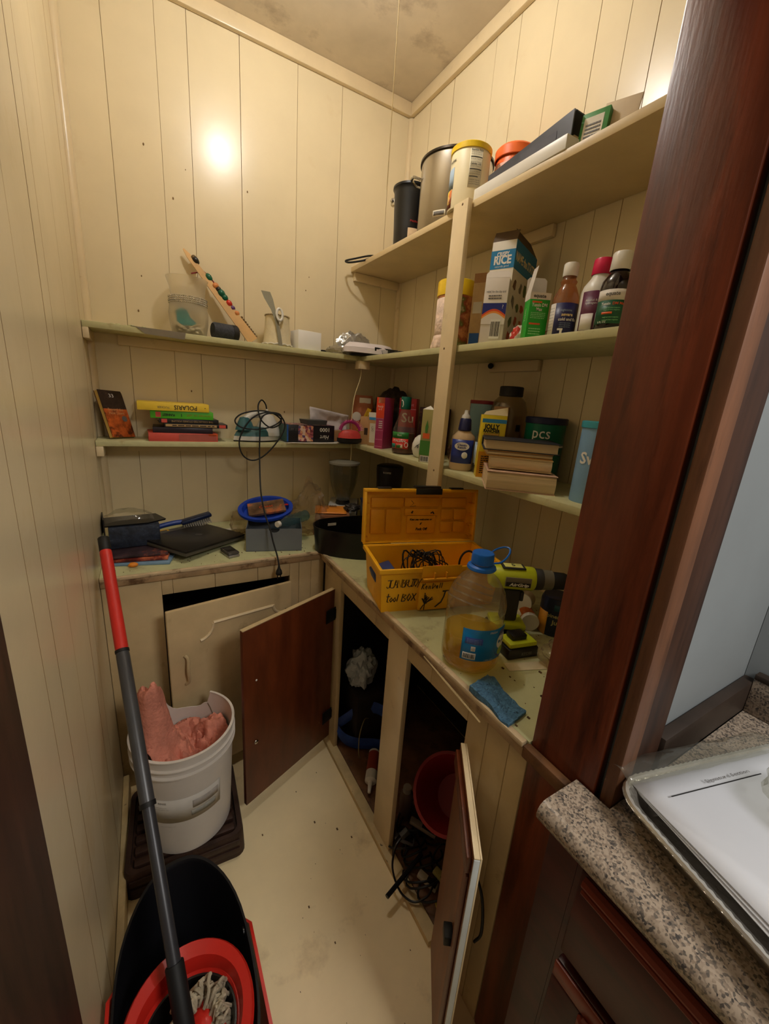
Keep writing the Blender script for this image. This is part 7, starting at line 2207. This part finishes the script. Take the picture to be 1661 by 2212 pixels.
# ================================================================== INSIDE THE RIGHT CABINET
DK = 'inside the dark cabinet'
BLUEF = M('blue_strap_fabric', (36, 70, 150), 0.7, var=0.25, scale=20)
t = thing('strap_bundle', 'blue nylon strap bundle spilling from the far cabinet opening', 'strap', (-0.50, -0.76, 0.021))
for pts in (((-0.085, 0.055, 0.10), (-0.05, 0.04, 0.13), (0.0, 0.02, 0.17), (0.06, -0.02, 0.20), (0.10, -0.06, 0.19)), ((-0.085, 0.05, 0.09), (-0.06, 0.02, 0.05), (-0.02, -0.02, 0.04), (0.05, -0.06, 0.04), (0.10, -0.10, 0.04))):
    mb = MB()
    prv = None
    sp_ = smooth_path(pts, 5)
    for i, p in enumerate(sp_):
        rg = mb.ring([p + Vector((0, 0, -0.030)), p + Vector((0.006, 0.006, 0)), p + Vector((0, 0, 0.030)), p - Vector((0.006, 0.006, 0))])
        if prv:
            mb.bridge(prv, rg)
        else:
            mb.cap(rg, True)
        prv = rg
    mb.cap(prv)
    obj('strap', mb, BLUEF, t)
t = thing('plastic_bag', 'crumpled pale plastic bag in the far cabinet opening', 'bag', (-0.47, -0.700, 0.30))
obj('bag', crumple((0, 0, 0.08), (0.055, 0.050, 0.085), 41, 0.4), M('pale_bag_film', (190, 196, 200), 0.4, var=0.1, bump=0.4), t)
t = thing('storage_crate', 'dark storage crate stacked in the far cabinet opening', 'crate', (-0.46, -0.68, 0.021))
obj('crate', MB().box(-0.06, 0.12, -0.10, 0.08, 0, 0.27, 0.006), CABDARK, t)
t = thing('caulk_tube', 'white caulk tube on the cabinet floor beside the middle stile', 'tube', (-0.505, -0.915, 0.045), 0, None, (math.radians(90), 0, math.radians(-35)))
obj('tube', MB().lathe([(0.0, -0.08), (0.024, -0.08), (0.024, 0.06), (0.010, 0.066), (0.006, 0.11), (0.0, 0.112)], 24), WHITE_PL, t)
obj('label', MB().lathe([(0.0244, -0.07), (0.0244, 0.02)], 24), M('dull_red_label', (150, 60, 40), 0.5), t)
t = thing('wire_loop', 'thin pale wire loop hanging in the far cabinet opening', 'wire', (-0.52, -0.83, 0.022))
obj('wire', MB().tube(smooth_path([(0.0, 0.0, 0.0), (-0.02, -0.02, 0.06), (-0.015, -0.01, 0.14), (0.02, 0.02, 0.18), (0.06, 0.05, 0.15)], 6), 0.0022, 6), M('olive_wire', (140, 126, 80), 0.5), t)
# near opening
t = thing('red_basin', 'dark red plastic basin in the near cabinet opening', 'basin', (-0.345, -1.255, 0.175), 0, None, (math.radians(18), math.radians(-38), 0))
obj('basin', MB().lathe([(0.0, 0.0), (0.075, 0.0), (0.115, 0.165), (0.122, 0.168), (0.122, 0.174), (0.112, 0.174), (0.071, 0.005), (0.0, 0.005)], 40), M('dull_red_plastic', (168, 44, 46), 0.45, var=0.1), t)
t = thing('storage_crate', 'dark box under the red basin in the near cabinet opening', 'crate', (-0.27, -1.245, 0.021))
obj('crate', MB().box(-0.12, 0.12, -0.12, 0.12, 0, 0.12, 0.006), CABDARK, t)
CLT = [('spray_can', 'small can with a pale lid standing in the near cabinet opening', 'can', (-0.475, -1.125, 0.021), 0.025, 0.13, (120, 96, 82), (176, 168, 156)),
       ('plastic_bottle', 'grey plastic bottle standing behind the middle stile in the near opening', 'bottle', (-0.420, -1.165, 0.021), 0.026, 0.15, (90, 96, 98), (140, 146, 146))]
for nm, lb, ct, lc, r_, h_, c1, c2 in CLT:
    t = thing(nm, lb, ct, lc)
    obj('body', MB().lathe([(0, 0), (r_, 0), (r_, h_ * 0.75), (r_ * 0.6, h_ * 0.85), (0, h_ * 0.85)], 20), M(nm + '_skin', c1, 0.5), t)
    obj('cap', MB().lathe([(r_ * 0.62, h_ * 0.8), (r_ * 0.62, h_), (0, h_)], 20, capb=False), M(nm + '_cap', c2, 0.5), t)
REM = 'cast-off remotes and adapters on the cabinet floor'
for lb, lc, rz, ln, c1 in (('pale grey remote control lying deep in the near cabinet opening', (-0.475, -1.235, 0.075), 40, 0.10, (150, 140, 126)), ('small grey remote control lying near the middle stile', (-0.545, -1.225, 0.05), 48, 0.07, (112, 112, 116)), ('white and black adapter nearest the cabinet sill', (-0.545, -1.365, 0.045), 30, 0.07, (176, 164, 140)), ('yellowish adapter next to the white and black adapter', (-0.505, -1.385, 0.06), 20, 0.06, (160, 150, 90))):
    t = thing('remote_control' if 'remote' in lb else 'power_adapter', lb, 'remote' if 'remote' in lb else 'adapter', lc, rz, REM, (math.radians(12), math.radians(8), math.radians(rz)))
    obj('case', MB().box(-0.013, 0.013, -ln / 2, ln / 2, 0, 0.014, 0.004), M('clutter_%d' % c1[2], c1, 0.5), t)
    obj('face_plate', MB().box(-0.010, 0.010, -ln * 0.42, ln * 0.05, 0.0142, 0.0155, 0.0006), BLACK_MATTE, t)
t = thing('wire_heap', 'heap of black cables and scrap filling the near cabinet floor', 'cables', (-0.43, -1.30, 0.021))
rnd = random.Random(6)
mb = MB()
for k in range(34):
    cx, cy = rnd.uniform(-0.12, 0.12), rnd.uniform(-0.15, 0.14)
    r0 = rnd.uniform(0.03, 0.08)
    ph = rnd.uniform(0, 6)
    mb.tube([(cx + r0 * math.cos(ph + 4.5 * q / 12), cy + r0 * 0.8 * math.sin(ph + 4.5 * q / 12), max(0.004, 0.03 + 0.028 * math.sin(ph * 2 + q * 0.6))) for q in range(13)], 0.0035, 5)
o = obj('cables', mb, BLACK_MATTE, t)
o['kind'] = 'stuff'
t = thing('black_rod', 'short black rod sticking out over the cabinet sill above the floor', 'rod', (-0.690, -1.352, 0.070))
obj('rod', MB().tube([(0, 0, 0), (0.16, 0.045, 0.012)], 0.0072, 8), BLACK_PL, t)
t = tag(obj('looping_cable', MB().tube(smooth_path([(-0.590, -1.265, 0.14), (-0.618, -1.275, 0.13), (-0.640, -1.300, 0.085), (-0.636, -1.345, 0.045), (-0.610, -1.385, 0.035), (-0.57, -1.40, 0.05), (-0.54, -1.39, 0.06)], 6), 0.0036, 6), BLACK_PL), 'thin black cable looping over the cabinet sill to the floor', 'cable')
t = tag(obj('cable_plug', MB().box(-0.012, 0.012, -0.008, 0.008, 0, 0.03, 0.003, mat=Matrix.Translation((-0.588, -1.262, 0.142)) @ Matrix.Rotation(math.radians(60), 4, 'Y')), GREY_PL), 'small grey plug at the top end of the looping cable', 'plug')
t = tag(obj('yellow_scrap', MB().prism([(0, 0), (0.045, -0.01), (0.035, 0.03), (0.004, 0.035)], 0, 0.004, Matrix.Translation((-0.565, -1.452, 0.04)) @ Matrix.Rotation(math.radians(40), 4, 'X')), M('yellow_card', (216, 196, 70), 0.5)), 'yellow card scrap at the near corner of the cabinet sill', 'scrap')
# black cord caught behind the near door
t = tag(obj('dangling_cord', MB().tube(smooth_path([(-0.634, -1.60, 0.50), (-0.628, -1.635, 0.44), (-0.634, -1.655, 0.36), (-0.632, -1.640, 0.30)], 6), 0.0035, 6), BLACK_MATTE), 'black cord dangling behind the folded-back cabinet door', 'cord')
t = tag(obj('hair_clip', MB().tube([(-0.560, -1.0, 0.0), (-0.560, -1.0, 0.0)], 0.001, 4), BLACK_PL), 'x', 'x')
bpy.data.objects.remove(t)

# ================================================================== KITCHEN SIDE
# granite worktop, base cabinet, backsplash
GRAN = bpy.data.materials.new('speckled_granite')
GRAN.use_nodes = True
nt = GRAN.node_tree
b = nt.nodes['Principled BSDF']
b.inputs['Roughness'].default_value = 0.3
tc = nt.nodes.new('ShaderNodeTexCoord')
v1 = nt.nodes.new('ShaderNodeTexVoronoi')
v1.inputs['Scale'].default_value = 330
nz = nt.nodes.new('ShaderNodeTexNoise')
nz.inputs['Scale'].default_value = 60
nz.inputs['Detail'].default_value = 6
nt.links.new(tc.outputs['Object'], v1.inputs['Vector'])
nt.links.new(tc.outputs['Object'], nz.inputs['Vector'])
sp_ = nt.nodes.new('ShaderNodeSeparateColor')
nt.links.new(v1.outputs['Color'], sp_.inputs[0])
ad = nt.nodes.new('ShaderNodeMath')
ad.operation = 'ADD'
nt.links.new(sp_.outputs[0], ad.inputs[0])
nt.links.new(nz.outputs['Fac'], ad.inputs[1])
ra = nt.nodes.new('ShaderNodeValToRGB')
els = ra.color_ramp.elements
els[0].position, els[0].color = 0.28, lin((70, 66, 64))
els[1].position, els[1].color = 0.75, lin((172, 156, 138))
e = els.new(0.40)
e.color = lin((106, 98, 90))
e = els.new(0.55)
e.color = lin((142, 126, 110))
mh = nt.nodes.new('ShaderNodeMath')
mh.operation = 'MULTIPLY'
mh.inputs[1].default_value = 0.62
nt.links.new(ad.outputs[0], mh.inputs[0])
nt.links.new(mh.outputs[0], ra.inputs[0])
nt.links.new(ra.outputs[0], b.inputs['Base Color'])

gt = thing('kitchen_worktop', 'speckled granite-look kitchen worktop with a rolled front edge', 'worktop', (-0.3, -2.4, 0.91))
mb = MB()
prof = []
xf = -0.705
GSEAM = -0.603
for k in range(9):
    a = PI / 2 + PI * k / 8
    prof.append((xf + 0.021 + 0.021 * math.cos(a), -0.021 + 0.021 * math.sin(a)))
prof += [(GSEAM, -0.042), (GSEAM, 0.0)]
ra_, rb_ = [], []
for (x, z_) in prof:
    ra_.append((x + 0.3, -1.762 + 2.4, z_))
    rb_.append((x + 0.3, -3.4 + 2.4, z_))

A_, B_ = mb.ring(ra_), mb.ring(rb_)
mb.bridge(A_, B_)
mb.cap(A_)
mb.cap(B_, True)
mb.box(GSEAM + 0.3, -0.056 + 0.3, -3.4 + 2.4, -1.824 + 2.4, -0.042, 0.0)
obj('slab', mb, GRAN, gt)
ws = thing('backsplash', 'low granite-look backsplash strip with a dark top edge along the kitchen walls', 'backsplash', (-0.25, -1.81, 0.911))
obj('back_strip', MB().box(-0.205, 0.193, -0.013, 0.008, 0.0, 0.075, 0.002), M('dark_backsplash', (60, 48, 40), 0.5, var=0.3), ws)
obj('side_strip', MB().box(0.170, 0.192, -1.5, -0.0135, 0.0, 0.085, 0.002), GRAN, ws)
obj('side_cap', MB().box(0.168, 0.192, -1.5, -0.0135, 0.0855, 0.098, 0.002), MATS['dark_backsplash'], ws, label='dark brown top edge')

KC = thing('kitchen_cabinet', 'dark red-brown kitchen base cabinet with moulded drawer front', 'cabinet', (-0.66, -2.3, 0.0))
MAHOG = M('dark_mahogany', (72, 26, 20), 0.38, var=0.4, scale=3, stretch=(5, 1, 5), col2=(34, 14, 12), thr=(0.5, 0.7, 5, 0.7))
MAHOG2 = M('red_mahogany_moulding', (122, 52, 34), 0.35, var=0.35, scale=5, stretch=(5, 1, 5))
obj('carcase', MB().box(0.0, 0.55, -1.0, 0.476, 0.09, 0.866).box(0.0, 0.056, 0.4765, 0.532, 0.0, 0.866), MAHOG, KC, smooth=False)
obj('toe_kick', MB().box(0.05, 0.55, -1.0, 0.476, 0.0, 0.0895), BLACK_MATTE, KC, smooth=False)
df = obj('drawer_front', MB().box(-0.018, -0.0005, -0.10, 0.462, 0.655, 0.845, 0.004), MAHOG, KC)
obj('drawer_moulding', MB().tube([(-0.020, -0.09, 0.832), (-0.020, 0.452, 0.832)], 0.010, 8), MAHOG2, KC)
obj('drawer_moulding', MB().tube([(-0.019, -0.09, 0.812), (-0.019, 0.452, 0.812)], 0.006, 8), MAHOG2, KC)
dd = obj('door', MB().box(-0.018, -0.0005, -0.10, 0.462, 0.12, 0.635, 0.004), MAHOG, KC)
obj('door_frame', MB().box(-0.024, -0.0185, -0.10, 0.462, 0.600, 0.635, 0.003), MAHOG2, dd)
obj('door_frame', MB().box(-0.024, -0.0185, 0.405, 0.462, 0.12, 0.5995, 0.003), MAHOG, dd)
obj('door_frame', MB().box(-0.024, -0.0185, -0.10, 0.4045, 0.12, 0.17, 0.003), MAHOG, dd)
obj('door_moulding', MB().tube([(-0.026, -0.09, 0.596), (-0.026, 0.40, 0.596)], 0.008, 8).tube([(-0.026, 0.40, 0.596), (-0.026, 0.40, 0.17)], 0.008, 8), MAHOG2, dd)

# foil tray with papers
t = thing('foil_tray', 'large aluminium foil tray holding white papers on the kitchen worktop', 'tray', (-0.470, -2.122, 0.911), -14.5)
FOILM = M('aluminium_foil', (206, 200, 190), 0.3, 0.9, var=0.15, scale=30, bump=0.35, bscale=60)
TX, TY, TZ = 0.210, 0.262, 0.050


def rrect(hx_, hy_, r_, z_, n2=6):
    out = []
    for cx, cy, a0 in ((hx_ - r_, -hy_ + r_, -PI / 2), (hx_ - r_, hy_ - r_, 0), (-hx_ + r_, hy_ - r_, PI / 2), (-hx_ + r_, -hy_ + r_, PI)):
        for k in range(n2 + 1):
            a = a0 + PI / 2 * k / n2
            out.append((cx + r_ * math.cos(a), cy + r_ * math.sin(a), z_))
    return out


mb = MB()
rr = [mb.ring(rrect(*p)) for p in ((TX - 0.035, TY - 0.035, 0.03, 0.0005), (TX - 0.014, TY - 0.014, 0.04, TZ - 0.006), (TX, TY, 0.05, TZ - 0.004), (TX + 0.002, TY + 0.002, 0.05, TZ), (TX - 0.004, TY - 0.004, 0.05, TZ + 0.003), (TX - 0.015, TY - 0.015, 0.04, TZ - 0.002), (TX - 0.036, TY - 0.036, 0.03, 0.003))]
for a, b in zip(rr[:-1], rr[1:]):
    mb.bridge(a, b)
mb.cap(rr[0], True)
mb.cap(rr[-1])
obj('tray', mb, FOILM, t)
mb = MB()
perim = []
base = rrect(TX - 0.002, TY - 0.002, 0.05, TZ + 0.002, 10)
for i in range(len(base)):
    p, q = Vector(base[i]), Vector(base[(i + 1) % len(base)])
    m_ = max(1, int((q - p).length / 0.0055))
    for k in range(m_):
        perim.append(p + (q - p) * k / m_)
mb.tube(perim, [0.0052 if k % 2 else 0.0036 for k in range(len(perim))], 6, closed=True)
obj('rolled_rim', mb, RIMFOIL, t, label='crimped shiny rim')
t = thing('document_stack', 'stack of white printed papers lying in the foil tray', 'papers', (-0.438, -2.108, 0.955), -14.5)
WP = M('bright_white_paper', (212, 214, 220), 0.6, var=0.02)
for k in range(3):
    mm = Matrix.Translation((0.004 * k, 0.003 * k, 0.004 * k)) @ Matrix.Rotation(math.radians(1.5 * (k - 1)), 4, 'Z')
    obj('sheet', MB().grid(lambda u, v, mm=mm: mm @ Vector((-0.206 + 0.38 * u, -0.235 + 0.465 * v, 0.0035 * math.sin(PI * v) * (1 if u < 2 else 0))), 10, 14), WP, t, solid=0.0012)
lm_ = Matrix.Translation((0, 0, 0.0145))
obj('ruled_line', MB().box(-0.165, 0.036, 0.192, 0.1935, 0.0, 0.0004, mat=lm_), BLACK_PRINT, t)
obj('lettering', text_mb('Signature Section', 0.008, lm_ @ Matrix.Translation((-0.03, 0.202, 0)), 0.10), GREY_PRINT, t, smooth=False)
obj('lettering', text_mb('Questions', 0.014, lm_ @ Matrix.Translation((0.03, -0.02, 0)) @ Matrix.Rotation(math.radians(90), 4, 'Z'), 0.05, bold=0.0003), BLACK_PRINT, t, smooth=False)
t = thing('film_cover', 'clear plastic film lying loosely along the back edge of the foil tray', 'film', (-0.43, -1.862, 0.974), -14.5)
obj('film', MB().grid(lambda u, v: (-0.175 + 0.34 * u, -0.025 + 0.045 * v, 0.006 + 0.012 * math.sin(PI * v) + 0.004 * noise.noise(Vector((u * 9, v * 4, 3)))), 30, 8), CLEAR, t, solid=0.0006)
t = thing('snack_bag', 'clear plastic bag with dark red and brown pieces on the papers', 'bag', (-0.395, -2.005, 0.972))
obj('bag', crumple((0, 0, 0.035), (0.062, 0.060, 0.040), 51, 0.2), CLEAR, t)
mb = MB()
rnd = random.Random(9)
o = obj('pieces', mb.sphere((0, 0, 0.02), 0.012, n=6).sphere((-0.025, 0.008, 0.018), 0.013, n=6).sphere((0.012, -0.022, 0.018), 0.012, n=6).sphere((-0.015, -0.026, 0.018), 0.012, n=6).sphere((0.022, 0.018, 0.018), 0.012, n=6), M('dark_red_pieces', (130, 44, 30), 0.4, var=0.5, scale=40), t)
o['kind'] = 'stuff'
